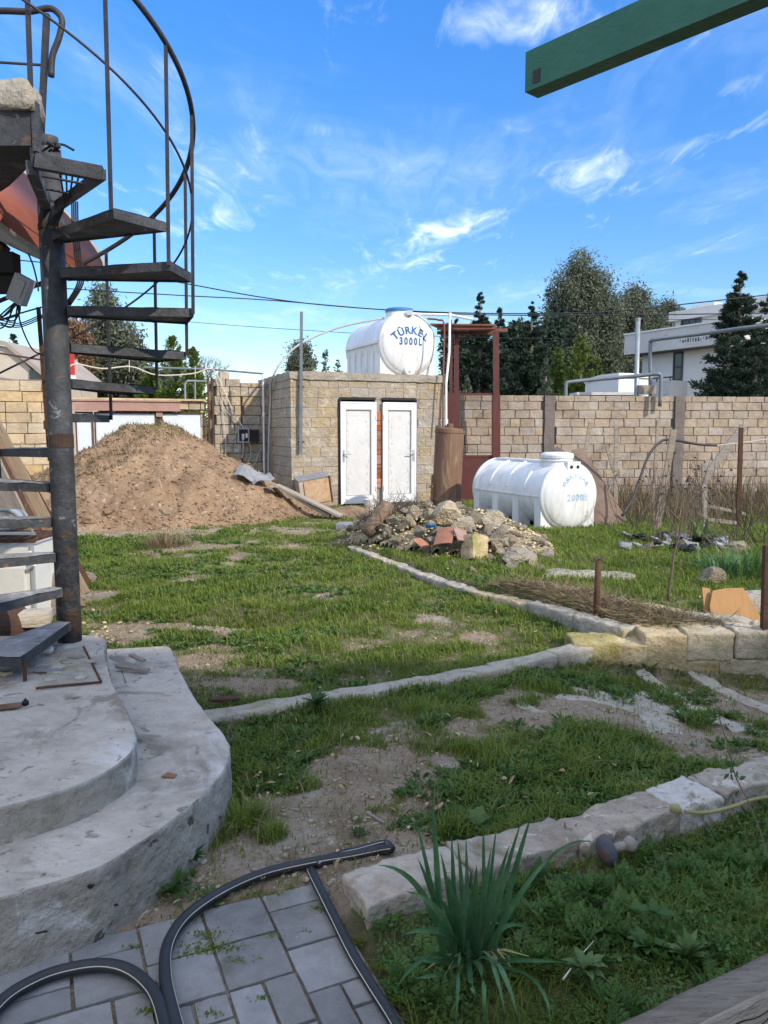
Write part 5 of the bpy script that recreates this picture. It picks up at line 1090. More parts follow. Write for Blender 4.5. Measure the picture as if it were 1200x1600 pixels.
mk('bracket', MB().span(rp(-.1, .1, -.3), rp(.45, -.12, -.24), .05, .05).span(rp(0, -.3, -.27), rp(.1, .35, -.27), .06, .05).span(rp(.2, 0, -.26), rp(.25, 0, -.46), .05, .05), 'dark_rust', dd)
mk('mount_arm', MB().span(rp(.2, .0, -.28), V(-60, 520, 5.4), .05, .05), 'dark_steel', dd); mk('clamp', MB().box(V(8, 412, 4.7), (.14, .1, .12)).box(V(12, 445, 4.75), (.18, .08, .10)), 'black', dd)
mk('receiver_cap', MB().prism([(-.05, -.03), (.05, -.03), (.055, .03), (-.055, .03)], -.09, .07).box((0, -.034, 0), (.06, .012, .1)), 'grey_box', dd, loc=Vector(V(33, 450, 4.6)), rot=(R(8), R(28), 0))
rr = random.Random(9); cbd = thing('cable_bundle', 'loose bundle of black cables hanging around the satellite dish and stair post', 'cables', V(30, 480, 4.7))
def cab(pts, r=.005): mk('cable', MB().tube(bez(pts, 6), r, 5), 'cable', cbd)
for i in range(7):
    y = 4.7+.03*i; cab([V(30+rr.uniform(-6, 10), 470, 4.65), V(10+rr.uniform(-20, 20), 490+rr.uniform(0, 30), y), V(-20+rr.uniform(-20, 10), 500+rr.uniform(-20, 20), y)])
cab([V(u, v, 4.7) for u, v in ((28, 470), (32, 505), (50, 545), (70, 556))]); cab([V(u, v, 4.7) for u, v in ((34, 376), (50, 410), (58, 440), (60, 455))]); cab([V(u, v, 4.6) for u, v in ((0, 500), (30, 490), (65, 480))])
for i in range(4): cab([V(u+3*i, v, 4.5) for u, v in ((112, 315), (113, 350), (117, 400), (122, 430), (118, 450), (100, 478))], .0045)
for i in range(3): cab([V(0, 500+4*i, 5.0), V(30, 505+3*i, 5.0), V(60, 494+3*i, 5.0), V(75, 490, 5.0)], .004)
# slanting steel pole behind the newel and small red sign
o = mk('steel_rod', MB().span(V(60, 480, 5.3), V(78, 720, 5.3), .022, .022).box(V(76, 664, 5.3), (.05, .05, .06)), 'dark_rust', label='thin dark steel rod standing just behind the stair post', cat='rod')
sg = thing('red_sign', 'small red board with white edge on the far side of the gate', 'sign', V(108, 575, 19)); mk('board', MB().box(V(109, 570, 19), (.22, .04, .55)), 'red_sign', sg); mk('base_board', MB().box(V(110, 590, 18.96), (.26, .06, .12)), 'house_white', sg)

# ================================================================ LEFT JUNK
def lean(name, a, Ya, b, Yb, wd, th, m2, lb, ct='plank', roll=0):
    A3 = Vector(V(*a, Ya)); B3 = Vector(V(*b, Yb)); m_ = MB().box((0, 0, 0), ((B3-A3).length, wd, th)); o = mk(name, m_, m2, loc=(A3+B3)/2, label=lb, cat=ct)
    o.rotation_mode = 'QUATERNION'; q = (B3-A3).to_track_quat('X', 'Z'); o.rotation_quaternion = q@Matrix.Rotation(R(roll), 3, 'X').to_quaternion(); return o
def leanpx(name, u0, v0, Y0, u1, v1, wd, th, m2, lb, ct='plank', roll=0):
    x, y, z = hit(u1, v1); return lean(name, (u0, v0), Y0, (u1, v1), y, wd, th, m2, lb, ct, roll)
leanpx('leaning_plank', -60, 560, 7.4, 132, 928, .10, .035, 'wood_raw', 'raw timber batten leaning left with its end in the grass right of the stair post', roll=70)
leanpx('leaning_plank', -40, 600, 7.6, 143, 918, .05, .03, 'dark_rust', 'thin dark strip leaning just outside the raw timber batten', roll=60)
leanpx('rusty_beam', -70, 590, 7.6, 120, 955, .16, .05, 'rust', 'wide rusty perforated steel beam leaning behind the lower treads', 'beam', roll=65)
leanpx('rusty_beam', -110, 590, 7.3, 100, 965, .06, .06, 'dark_rust', 'narrow dark rusty angle iron leaning beside the rusty beam', 'beam', roll=60)
leanpx('leaning_board', -60, 640, 7.0, 92, 968, .28, .03, 'wood_grey', 'wide grey weathered board leaning behind the white stove', 'board', roll=70)
leanpx('leaning_board', -90, 700, 6.8, 66, 955, .22, .03, 'wood_raw', 'pale wide board leaning leftmost beside the stove', 'board', roll=70)
leanpx('leaning_plank', -100, 640, 6.9, 75, 960, .05, .03, 'black', 'thin black strip between the leaning boards', 'plank', roll=60)
sv_ = thing('old_stove', 'old white enamel stove with a rusty grate on top behind the lower treads', 'stove', (-3.1, 6.2, 0)); zt_ = V(30, 852, 5.9)[2]
xr = V(50, 900, 5.9)[0]; mk('body', MB().box((xr-.35, 6.2, zt_/2-.02), (.70, .6, zt_-.0)), 'enamel', sv_); mk('side_edge', MB().box((xr+.01, 5.9, zt_/2), (.02, .03, zt_)), 'grey_box', sv_)
mk('door_panel', MB().box((xr-.35, 5.885, zt_*.42), (.6, .03, zt_*.62)), 'enamel', sv_); mk('handle', MB().tube([(xr-.02, 5.88, zt_*.72), (xr+.05, 5.84, zt_*.78), (xr+.05, 5.84, zt_*.9), (xr, 5.88, zt_*.92)], .015, 6), 'white_plastic', sv_)
m_ = MB().box((xr-.35, 5.93, zt_+.03), (.75, .02, .03)).box((xr-.35, 6.45, zt_+.03), (.75, .02, .03))
for i in range(9): m_.box((xr-.70+i*.09, 6.19, zt_+.035), (.02, .52, .02))
mk('grate', m_, 'dark_rust', sv_); m_ = MB().box((xr-.35, 5.92, zt_+.09), (.76, .03, .02)).box((xr-.35, 6.45, zt_+.09), (.76, .03, .02)); mk('shelf', m_, 'enamel', sv_)
tb = thing('grey_tub', 'upturned round grey tub with a light rim resting on the stove', 'tub', V(10, 808, 6.1)); c_ = Vector(V(5, 812, 6.1)); mk('rim', MB().tube([c_+Vector((.13*math.cos(a_/16*6.283), 0, .13*math.sin(a_/16*6.283)*.6)) for a_ in range(17)], .014, 7), 'galvanised', tb); mk('body', MB().lathe([(.13, 0), (.11, .2), (.001, .21)], 24, Matrix.Translation(c_)@Matrix.Diagonal((1, 1, .6, 1))@Matrix.Rotation(-math.pi/2, 4, 'X')), 'grey_box', tb)
# rust drum lying on its side
c_ = Vector(V(-12, 978, 5.0)); mk('rust_drum', MB().lathe([(.001, -.3), (.15, -.3), (.155, -.28), (.15, 0), (.155, .28), (.15, .3), (.12, .28), (.001, .28)], 28, Matrix.Translation(c_)@Matrix.Rotation(R(75), 4, 'X')), 'dark_rust', label='dark rusty drum lying on its side behind the lowest tread', cat='drum', smooth=False)
V_, F_ = sbox(.26, .2, .1, .05, .02, .01, 22); o = mk('cardboard_box', MB().add(V_, F_), 'plank_end', loc=(V(50, 965, 5.2)), rot=(0, 0, .3), label='flattened beige box between the drum and the stair post', cat='box')
n = 300; xx = -2.6+rng.normal(size=n)*.28; yy = 5.6+rng.normal(size=n)*.28; k = freespot(xx, yy); xx, yy = xx[k], yy[k]; s_ = .008+.02*rng.random(len(xx))**3
link('rubble_bits', merged_rocks('rubble_bits', np.stack([xx, yy, hground(xx, yy)+s_*.4, s_], 1), 'rubble'), kind='stuff', label='small light rubble bits strewn behind the stair post', cat='rubble')
o = link('stone', rock_mesh('stone', 77, 'rubble'), loc=(*G(138, 912), .05), scale=(.13, .1, .08), label='pale stone in the grass right of the leaning battens', cat='stone')

# ================================================================ RUBBLE PILE
rp_ = thing('rubble_pile', 'long heap of broken limestone lumps, mortar and tile pieces above the kerb', 'rubble pile', (.8, 9.95, .1))
RM = [rock_mesh('stone', s, 'rubble', 2, 8) for s in range(12)]
px_, py_ = np.meshgrid(np.arange(-.95, 2.4, .05), np.arange(8.4, 11.6, .05)); hz__ = hpile(px_, py_); w_ = px_.shape[1]; idx = (np.arange(px_.shape[0]-1)[:, None]*w_+np.arange(w_-1)[None]).reshape(-1, 1)
zz = hground(px_, py_)+hz__*.8-.03+(fbm(px_*8, py_*8, 71)-.5)*.1*(hz__ > 0)
link('heap_core', np_mesh('heap_core', np.stack([px_, py_, zz], -1).reshape(-1, 3), (idx+[0, 1, w_+1, w_])[(hz__.ravel()[idx[:, 0]] > 0)], 'rubble', smooth=True), rp_)
rr = random.Random(31)
def put_stone(x, y, z, s, asp=None, mesh=None, par=rp_, name='stone', m3=None, **k):
    me = mesh or rr.choice(RM); a = asp or (rr.uniform(.85, 1.3), rr.uniform(.7, 1), rr.uniform(.5, .85))
    return link(name, me, par, loc=(x, y, z), rot=(rr.uniform(-.5, .5), rr.uniform(-.5, .5), rr.uniform(0, 6.28)), scale=(s*a[0], s*a[1], s*a[2]), **k)
# lumps one can point at: pixel of the centre, radius in metres
LUMPS = [(770, 823, .21), (785, 842, .16), (745, 816, .14), (733, 835, .10), (700, 812, .24), (672, 812, .15), (690, 800, .14), (652, 806, .14), (636, 803, .12), (615, 815, .13), (640, 817, .10), (709, 836, .16), (685, 840, .13), (718, 829, .13),
         (682, 852, .13), (600, 828, .12), (606, 838, .09), (628, 826, .10), (742, 872, .17), (760, 848, .12), (775, 858, .13), (752, 858, .10), (783, 868, .10), (768, 878, .10), (757, 885, .08), (726, 846, .11), (715, 853, .09), (695, 862, .10), (667, 866, .09), (650, 858, .08),
         (745, 845, .12), (762, 834, .12), (730, 820, .14), (655, 833, .09), (620, 848, .08), (672, 826, .10), (792, 850, .1), (800, 862, .09), (815, 882, .24), (835, 886, .12), (800, 890, .09), (858, 874, .13), (872, 884, .09), (848, 892, .08), (785, 882, .08), (596, 843, .07), (640, 868, .06), (625, 862, .07), (708, 882, .06), (725, 888, .06), (738, 893, .07)]
for i, (u, v_, s_) in enumerate(LUMPS):
    x, y, z = hit(u, v_, hpile); put_stone(x, y+s_*.3, z+s_*.10, s_*1.0, asp=(rr.uniform(1.0, 1.4), rr.uniform(.8, 1.0), rr.uniform(.6, .85)))
for i in range(150):
    a = rr.uniform(-1, 1); b = rr.uniform(-1, .75)
    if a*a+b*b > 1.05: continue
    dx, dy = a*1.6*.72+b*1.0*.69, -a*1.6*.69+b*1.0*.72; x, y = .78+dx, 9.95+dy; s_ = rr.uniform(.03, .085); put_stone(x, y, float(hground(x, y))+float(hpile(x, y))+s_*.2, s_)
n = 2600; a_ = rng.uniform(-1.1, 1.1, n); b_ = rng.uniform(-1.1, 1, n); k = a_**2+b_**2 < 1.15; a_, b_ = a_[k], b_[k]; xx = .78+a_*1.6*.72+b_*1.0*.69; yy = 9.95-a_*1.6*.69+b_*1.0*.72; s_ = .007+.022*rng.random(len(xx))**2
link('crumbs', merged_rocks('crumbs', np.stack([xx, yy, hground(xx, yy)+hpile(xx, yy)+s_*.3, s_], 1), 'rubble'), rp_, kind='stuff')
def tile(u, v_, L, wd, rot, lb, m2='terracotta'):
    x, y, z = hit(u, v_, hpile); m_ = MB(); n = 6; vs = []
    for t_ in (0, .014):
        for j in range(2):
            for i in range(n+1): a = (i/n-.5)*1.5; vs.append((math.sin(a)*wd*.62, (j-.5)*L, math.cos(a)*.05+t_))
    q = n+1; fs = [(i+1, i, i+q, i+q+1) for i in range(n)]+[(2*q+i, 2*q+i+1, 3*q+i+1, 3*q+i) for i in range(n)]+[(0, q, 3*q, 2*q), (q-1, 3*q-1, 4*q-1, 2*q-1)[::1]]+[(i, i+1, 2*q+i+1, 2*q+i) for i in range(n)]+[(q+i+1, q+i, 3*q+i, 3*q+i+1) for i in range(n)]
    mk('roof_tile', m_.add(vs, fs), m2, rp_, loc=(x, y-.03, z+.11), rot=rot, label=lb)
tile(696, 861, .30, .26, (R(32), R(-10), R(-22)), 'broken curved red roof tile'); tile(718, 856, .20, .20, (R(38), R(14), R(25)), 'orange roof tile fragment'); tile(656, 867, .16, .17, (R(25), R(0), R(40)), 'small dull pink tile fragment')
x, y, z = hit(742, 870, hpile); V_, F_ = sbox(.26, .2, .3, .05, .03, .02, 55, 6); mk('split_block', MB().add(V_, F_), 'kerb_block', rp_, smooth=False, loc=(x, y, z+.1), rot=(R(-14), R(16), R(35)), label='large split yellow limestone block')
# charred log at the left end
A3, B3 = Vector(hit(573, 846, hpile)), Vector(hit(608, 806, hpile)); A3.z += .06; B3.z += .16
P = [A3.lerp(B3, t/6)+Vector(noise.noise_vector(Vector((t*.7, 3, 1))))*.03 for t in range(7)]; mk('burnt_log', MB().tube(P, [.09, .12, .115, .10, .12, .11, .085], 12), 'charred', smooth=True, label='half charred log lying against the left end of the rubble pile', cat='log')
mk('rag', MB().add(*sbox(.12, .08, .04, .02, .02, .02, 61, 14)), 'blue_print', loc=tuple(Vector(hit(672, 833, hpile))+Vector((0, -.1, .1))), label='scrap of blue plastic on the rubble pile', cat='scrap')
# dead twigs over the left half of the heap
def twigs(name, cx, cy, cz, n, spread, L, label, ct, up=.6, hfun=None, r=.004, tip=.4, **k):
    m_ = MB(); r2 = random.Random(n)
    for i in range(n):
        x, y = cx+r2.gauss(0, spread[0]), cy+r2.gauss(0, spread[1]); z = cz+(hfun(x, y) if hfun else 0); d = Vector((r2.gauss(0, 1), r2.gauss(0, 1), abs(r2.gauss(0, 1))*up+.05)).normalized(); l_ = L*r2.uniform(.4, 1.2); p = Vector((x, y, z)); P = [p]
        for s_ in range(4): d = (d+Vector(noise.noise_vector(Vector((i*3.1, s_*.9, n))))*.45).normalized(); p = p+d*l_/4; P.append(p)
        m_.tube(P, [r, r*.9, r*.7, r*.5, r*.3], 3, cap=False)
    return mk(name, m_, 'twig', kind='stuff', label=label, cat=ct, **k)
gh = lambda x, y: float(hground(x, y))
twigs('dead_twigs', .05, 10.0, .02, 340, (.30, .25), .34, 'grey dead twigs tangled over the left half of the rubble pile', 'twigs', .7, lambda x, y: gh(x, y)+float(hpile(x, y)))
# loose stones in the grass
for u, v_, s_, lb in ((757, 935, .045, 'small white stone alone in the grass below the rubble pile'), (1152, 862, .15, 'rounded grey stone in the lawn before the dry brush'), (1109, 910, .15, 'dark stone half buried in the lawn above the orange board')):
    x, y, z = hit(u, v_); link('stone', rock_mesh('stone', int(u), 'rubble'), loc=(x, y, z+s_*.35), rot=(0, 0, u*.1), scale=(s_*1.3, s_, s_*.7), label=lb, cat='stone')
V_, F_ = sbox(.9, .3, .10, .05, .03, .02, 88, 5); x, y, z = hit(905, 902); mk('flat_stone', MB().add(V_, F_), 'kerb_concrete', smooth=True, loc=(x+.1, y, z), rot=(0, 0, R(-12)), label='long flat stone slab at the near right end of the rubble pile', cat='stone')

# ================================================================ RIGHT GARDEN
def pole(name, u0, v0, u1, v1, wd, m2, lb, ct='stake', Y0=None, th=None):
    x, y, z = hit(u0, v0) if Y0 is None else V(u0, v0, Y0); A3 = Vector((x, y, z-.05)); B3 = Vector(V(u1, v1, y)); return mk(name, MB().span(A3, B3, wd, th or wd, up=(0, 1, 0)), m2, label=lb, cat=ct)
x, y, z = hit(930, 985); pt_ = thing('iron_stake', 'rusty iron pipe stake with a twist of dry grass on top', 'stake', (x, y, z)); zt_ = V(934, 876, y)[2]
mk('pipe', MB().tube([(x, y, z-.05), (x+.01, y, zt_)], .0235, 12), 'dark_rust', pt_, smooth=True); m_ = MB(); rr = random.Random(8)
for i in range(24): a = rr.uniform(0, 6.28); m_.tube([(x+.01, y, zt_+.005), (x+.01+.03*math.cos(a), y+.03*math.sin(a), zt_+.02+.01*rr.random()), (x+.01+.065*math.cos(a+.5), y+.065*math.sin(a+.5), zt_+.0+.02*rr.random())], .0018, 3)
mk('grass_twist', m_, 'twig', pt_)
pole('iron_stake', 1193, 1050, 1199, 852, .045, 'dark_rust', 'tall dark rusty steel stake at the right edge beside the block retaining wall', Y0=5.1)
for u0, v0, u1, v1, wd, m2, Y0, lb in ((962, 795, 963, 665, .07, 'wood_grey', 13.2, 'straight upright timber stake right of the ribbed tank'), (1027, 822, 1053, 671, .09, 'wood_grey', 11.6, 'leaning pale timber stake in the dry brush'), (1020, 790, 1028, 657, .05, 'wood_grey', 14.5, 'thin timber stake close to the wall behind the leaning pale stake'),
        (1101, 820, 1100, 724, .07, 'wood_grey', 11.8, 'short grey timber stake in the dry brush'), (1153, 825, 1158, 668, .06, 'dark_rust', 11.8, 'reddish brown upright stake meeting the slanting board'), (912, 720, 923, 660, .09, 'wood_grey', 16.8, 'dark timber leaning on the wall above the ribbed tank'), (1100, 745, 1162, 666, .16, 'wood_grey', 15.8, 'dark slanting board leaning on the wall at the right'), (960, 735, 948, 697, .08, 'wood_grey', 17.1, 'short board leaning on the wall behind the upright stake')):
    pole('timber_stake', u0, v0, u1, v1, wd, m2, lb, Y0=Y0, th=.04)
pw_ = thing('bent_pipe', 'long thin bent brown pipe curving over the dry brush', 'pipe', V(975, 805, 12.2)); mk('pipe', MB().tube(bez([V(u, v, y) for u, v, y in ((972, 806, 12.2), (990, 775, 12.4), (1012, 715, 12.8), (1030, 692, 13), (1048, 687, 13.2), (1090, 694, 13.5), (1120, 696, 13.6))], 6), .022, 7), 'rail_steel', pw_, smooth=True); mk('pale_end', MB().tube([V(1120, 696, 13.6), V(1165, 691, 13.6), V(1215, 684, 13.6)], .010, 6), 'pale_cable', pw_)
# sheets leaning behind the ribbed tank
bs = MB(); A_ = [V(893, 705, 13.8), V(912, 702, 13.9), V(984, 820, 12.6), V(930, 823, 12.3)]; bs.add(A_+[(x, y+.03, z+.02) for x, y, z in A_], [(0, 1, 2, 3), (7, 6, 5, 4), (0, 4, 5, 1), (1, 5, 6, 2), (2, 6, 7, 3), (3, 7, 4, 0)])
mk('leaning_sheet', bs, 'board_brown', label='brown fibre sheet leaning behind the right side of the ribbed tank', cat='sheet')
P = []
for i in range(9):
    t = i/8; c = Vector(V(858, 712, 13.0)).lerp(Vector(V(922, 750, 12.9)), t)+Vector((0, 0, .16*math.sin(t*3.0)+.05*math.sin(t*7))); P += [c+Vector((0, -.22, -.02)), c+Vector((.05, .35, .06))]
nP = len(P); mk('curled_sheet', MB().add(P+[p+Vector((0, 0, .025)) for p in P], [(2*i, 2*i+1, 2*i+3, 2*i+2) for i in range(8)]+[(nP+2*i+2, nP+2*i+3, nP+2*i+1, nP+2*i) for i in range(8)]+[(2*i, 2*i+2, nP+2*i+2, nP+2*i) for i in range(8)]+[(2*i+3, 2*i+1, nP+2*i+1, nP+2*i+3) for i in range(8)]), 'board_brown', smooth=False, label='curled dark sheet lying on the leaning sheet above the ribbed tank lid', cat='sheet')
# orange chipboard pieces by the block wall
def board(pts, th, m2, lb):
    x, y = pts[0][0], pts[0][1]
for i, (poly, u, v_, lb, yy_) in enumerate([([(0, 0), (.40, -.05), (.35, .09), (.31, .15), (.285, .22), (.26, .255), (.12, .25), (.03, .235), (.015, .19), (-.005, .12)], 1112, 972, 'orange wood grain board with wavy edge standing behind the retaining wall', 5.62), ([(0, 0), (.06, 0), (.06, .17), (0, .18)], 1100, 955, 'narrow strip of the same orange board leaning beside the larger one', 5.68)]):
    A3 = V(u, v_, yy_); m_ = MB().prism(poly, -.008, .008); mk('chipboard', m_, 'board_orange', loc=A3, rot=(R(72), 0, R(2)), label=lb, cat='board')
for i, (u, v_, L, s_) in enumerate(((1160, 945, .5, 44), (1192, 975, .3, 45))):
    V_, F_ = sbox(L, .25, .19, .05, .02, .014, s_, 6); A3 = V(u, v_, 6.1); mk('limestone_block', MB().add(V_, F_), 'near_stone', smooth=True, loc=A3, rot=(0, 0, R(10)), label=('dark mossy limestone block behind the orange board', 'lower limestone block between the orange board and the tall stake')[i], cat='block')
mk('white_crate', MB().box(V(1204, 998, 5.9), (.12, .1, .16)), 'white_plastic', label='corner of a white box at the right edge behind the tall stake', cat='box')
# black rags heap
twigs('black_rags', *hit(1060, 845)[:2], .03, 10, (.3, .2), .2, 'dry black twigs among the rags', 'twigs', .3, gh)
rr = random.Random(5); rg = thing('rag_heap', 'flat heap of black and grey plastic rags with a yellow leaf plant', 'rag heap', (*G(1060, 848), .1))
for i in range(46):
    u = 975+rr.random()*165; v_ = 838+rr.random()*22+(u-975)*.06; x, y, z = hit(u, v_); V_, F_ = sbox(rr.uniform(.10, .26), rr.uniform(.06, .14), .03, .035, .012, .035, i+200, 9); mk('rag', MB().add(V_, F_), rr.choice(['black', 'sheet_grey', 'black', 'twig', 'grey_box']), rg, smooth=True, loc=(x, y, z+.03+.04*rr.random()), rot=(rr.uniform(-.5, .5), rr.uniform(-.5, .5), rr.uniform(0, 6)))
x, y, z = hit(1092, 850); P = []; 
for i in range(9): P.append([x+rr.uniform(-.06, .06), y, z])
D = randdir(9, 1.0); v, f = leaves(np.array(P), D, randdir(9), np.full(9, .36), np.full(9, .09), .1); link('aloe', np_mesh('aloe', v, f, 'pale_weed'), label='clump of pale green and yellow strap leaves in the rag heap', cat='plant')
# sapling stem
x, y = G(1046, 938, .12); sp_ = thing('sapling', 'thin leafless sapling stem standing in the bed of dead stalks', 'sapling', (x, y, .1)); mk('stem', MB().tube([Vector(V(u, v_, y)) for u, v_ in ((1044, 945), (1045, 925), (1050, 890), (1053, 865), (1062, 835), (1068, 800), (1066, 770))], [.014, .013, .011, .010, .008, .006, .003], 7), 'twig', sp_, smooth=True)
m_ = MB()
for u0, v0, u1, v1, u2, v2 in ((1053, 865, 1063, 850, 1074, 838), (1062, 835, 1040, 800, 1020, 770), (1066, 800, 1085, 770, 1100, 745), (1060, 840, 1075, 815, 1082, 780), (1064, 815, 1040, 790, 1035, 760)): m_.tube([V(u0, v0, y), V(u1, v1, y), V(u2, v2, y)], [.006, .004, .002], 5)
mk('branch', m_, 'twig', sp_)
# dead umbel stalks
m_ = MB(); rr = random.Random(77); heads = MB()
for i in range(34):
    u = max(1015, rr.gauss(1060, 34)); Y0 = rr.uniform(9.2, 11.5); v0 = 672+1.55/Y0*1200; b = Vector(V(u, v0, Y0)); b.z = gh(b.x, b.y); tpz = rr.uniform(.6, 1.15); d = Vector((rr.gauss(0, .12), rr.gauss(0, .1), tpz)); m_.tube([b, b+d*.5+Vector((rr.gauss(0, .03), 0, 0)), b+d], [.006, .005, .003], 4)
    for j in range(rr.randint(2, 5)):
        q = b+d*rr.uniform(.55, .95); e = q+Vector((rr.gauss(0, .10), rr.gauss(0, .08), rr.uniform(.08, .2))); m_.tube([q, e], [.003, .002], 3)
        if rr.random() < .35: heads.box(e, (.022, .022, .014), Matrix.Rotation(rr.random(), 3, 'X'))
sk_ = thing('dead_stalks', 'clump of tall dead brown stalks with dark seed heads in front of the wall', 'dead plants', (*G(1050, 835), .1)); mk('stalks', m_, 'twig', sk_, kind='stuff'); mk('seed_heads', heads, 'black', sk_, kind='stuff')
# brush along the foot of the wall
n = 10000; xx = rng.uniform(2.6, 10.5, n); yy = rng.uniform(12.6, 17.4, n); pk = rng.random(n) < sstep(3.0, 4.6, xx)*(.35+.65*sstep(12.6, 14.5, yy)); xx, yy = xx[pk], yy[pk]; n = len(xx)
v, f = blades(np.stack([xx, yy, hground(xx, yy)], 1), (.10+.42*rng.random(n)**2)*(1+.45*sstep(14.5, 17, yy)), .009+.008*rng.random(n), rng.uniform(0, 6.28, n), rng.uniform(.1, .9, n)); link('dry_brush', np_mesh('dry_brush', v, f, 'dry_grass', np.repeat(rng.random(n)*.6, 5)), kind='stuff', label='greyish dry brush standing along the foot of the wall', cat='dry brush')
m_ = MB(); rr = random.Random(6)
for i in range(420):
    x, y = rr.uniform(3.4, 9.5), rr.uniform(11.2, 16.8); p = Vector((x, y, gh(x, y))); d = Vector((rr.gauss(0, .5), rr.gauss(0, .4), 1)).normalized(); L = rr.uniform(.3, 1.1); P = [p]
    for s_ in range(4): d = (d+Vector(noise.noise_vector(Vector((i*1.7, s_, 5))))*.5).normalized(); p = p+d*L/4; P.append(p)
    m_.tube(P, [.006, .005, .004, .003, .002], 3, cap=False)
mk('bare_twigs', m_, 'twig', kind='stuff', label='grey bare twigs tangled in front of the right wall', cat='twigs')
m_ = MB()
for i in range(70):
    u = rr.uniform(1130, 1230); Y0 = rr.uniform(8.6, 10.8); b = Vector(V(u, 672+1.5/Y0*1200, Y0)); b.z = gh(b.x, b.y); d = Vector((rr.gauss(-.2, .5), rr.gauss(0, .4), 1)).normalized(); L = rr.uniform(.3, 1.0); P = [b]; p = b
    for s_ in range(4): d = (d+Vector(noise.noise_vector(Vector((i*2.7, s_, 9))))*.5).normalized(); p = p+d*L/4; P.append(p)
    m_.tube(P, [.006, .005, .004, .003, .002], 3, cap=False)
mk('bare_shrub', m_, 'twig', label='leafless dark shrub at the right edge in front of the dry brush', cat='shrub')
for (a, b, Y0, lb) in (((1105, 790), (1165, 803), 12.6, 'upper pale fallen rail in the dry brush'), ((1100, 811), (1150, 817), 11.4, 'lower pale fallen rail in the dry brush')): mk('fallen_rail', MB().span(V(*a, Y0), V(*b, Y0), .05, .05), 'wood_grey', label=lb, cat='rail')
# bed of dead stalks between the kerbs
bedpoly = [(.95, 7.15), (1.15, 6.9), (1.5, 6.72), (1.72, 6.45), (1.9, 6.05), (2.09, 5.77), (2.3, 5.45), (2.55, 5.3), (1.85, 5.32), (1.62, 5.7), (1.4, 6.25), (1.1, 6.8)]
n = 30000; xx = rng.uniform(.9, 2.7, n); yy = rng.uniform(5.2, 7.2, n); k = inpoly(xx, yy, bedpoly); xx, yy = xx[k][:4600], yy[k][:4600]; n = len(xx)
D = randdir(n); D[:, 2] = abs(D[:, 2])*.35; v, f = cards(np.stack([xx, yy, hground(xx, yy)+.01+.05*rng.random(n)**2], 1), D, .06+.14*rng.random(n), .003+.006*rng.random(n)**2)
link('dead_stalk_litter', np_mesh('dead_stalk_litter', v, f, 'dry_grass', np.repeat(rng.random(n), 4)), kind='stuff', label='matted dead stalks filling the bed between the two stone kerbs', cat='dead stalks')
# ================================================================ GRASS AND WEEDS
def sample(n, y0, y1, pw_=1.8, sp=.60, pad=.35):
    yy = y0+(y1-y0)*rng.random(n)**pw_; xx = rng.uniform(-sp, sp, n)*yy+rng.uniform(-pad, pad, n); return xx, yy
def notbuilt(x, y):
    ok = freespot(x, y) & (hmound(x, y) < .03) & ~inpoly(x, y, [(-1.85, 15.2), (1.35, 16.5), (.3, 19), (-3, 18)])
    return ok
BEDLINE = lambda x: np.interp(x, [-.3, .1, .45, .75, 1.1, 1.35, 1.9, 2.8], [2.1, 2.29, 2.47, 2.62, 2.78, 2.9, 3.2, 3.65])
TIMB = ((.49, 1.5), (.93, 1.73)); 
bd_bed = lambda x, y: (y < BEDLINE(x)) & (x > -.02)
# yard
xx, yy = sample(520000, 2.3, 16.5, 1.45); k = notbuilt(xx, yy) & ~bd_bed(xx, yy); xx, yy = xx[k], yy[k]; c = cover(xx, yy)
cl = fbm(xx*9, yy*9, 91, 2); gate = sstep(.05, .62, c)*(.40+.60*sstep(.36, .56, cl)); inb = inpoly(xx, yy, bedpoly); gate = np.maximum(gate, .05); gate = np.where(inb, gate*.12, gate); k = rng.random(len(xx)) < gate; xx, yy, c, cl = xx[k], yy[k], c[k], cl[k]; n = len(xx)
lush = sstep(.5, .9, c); rightl = ((xx > 1.2) & (yy > 6.5))
H = (.016+.046*rng.random(n)*(.5+lush))*(1+.05*rightl)*(.6+.8*cl); W = .0022+.00075*yy+.001*rng.random(n)
H = H*(1+.1*(yy > 6))
v, f = blades(np.stack([xx, yy, hground(xx, yy)-.004], 1), H, W, rng.uniform(0, 6.28, n), rng.uniform(.15, 1.1, n))
tn = .05+.95*fbm(xx*1.6, yy*1.6, 95, 4)+.35*(rng.random(n)-.5)+.10*rightl+.08*(yy < 5); tn = np.where(rng.random(n) < .05, .98, tn)
link('grass', np_mesh('grass', v, f, 'grass', np.repeat(np.clip(tn, 0, 1), 5)), kind='stuff', label='patchy short green grass growing over the yard', cat='grass')
print('grass', n)
# taller seed stalks and dead blades standing here and there
xs_, ys2 = sample(2600, 2.6, 11, 1.3); k = notbuilt(xs_, ys2) & ~bd_bed(xs_, ys2) & (fbm(xs_*2, ys2*2, 161, 3) > .46); xs_, ys2 = xs_[k], ys2[k]; n3 = len(xs_)
v, f = blades(np.stack([xs_, ys2, hground(xs_, ys2)], 1), .06+.09*rng.random(n3)**2, .0015+.0005*ys2, rng.uniform(0, 6.28, n3), rng.uniform(.2, 1.5, n3))
link('dead_blades', np_mesh('dead_blades', v, f, 'dry_grass', np.repeat(.3+.7*rng.random(n3), 5)), kind='stuff', label='dead straw coloured blades standing among the grass', cat='dry grass')
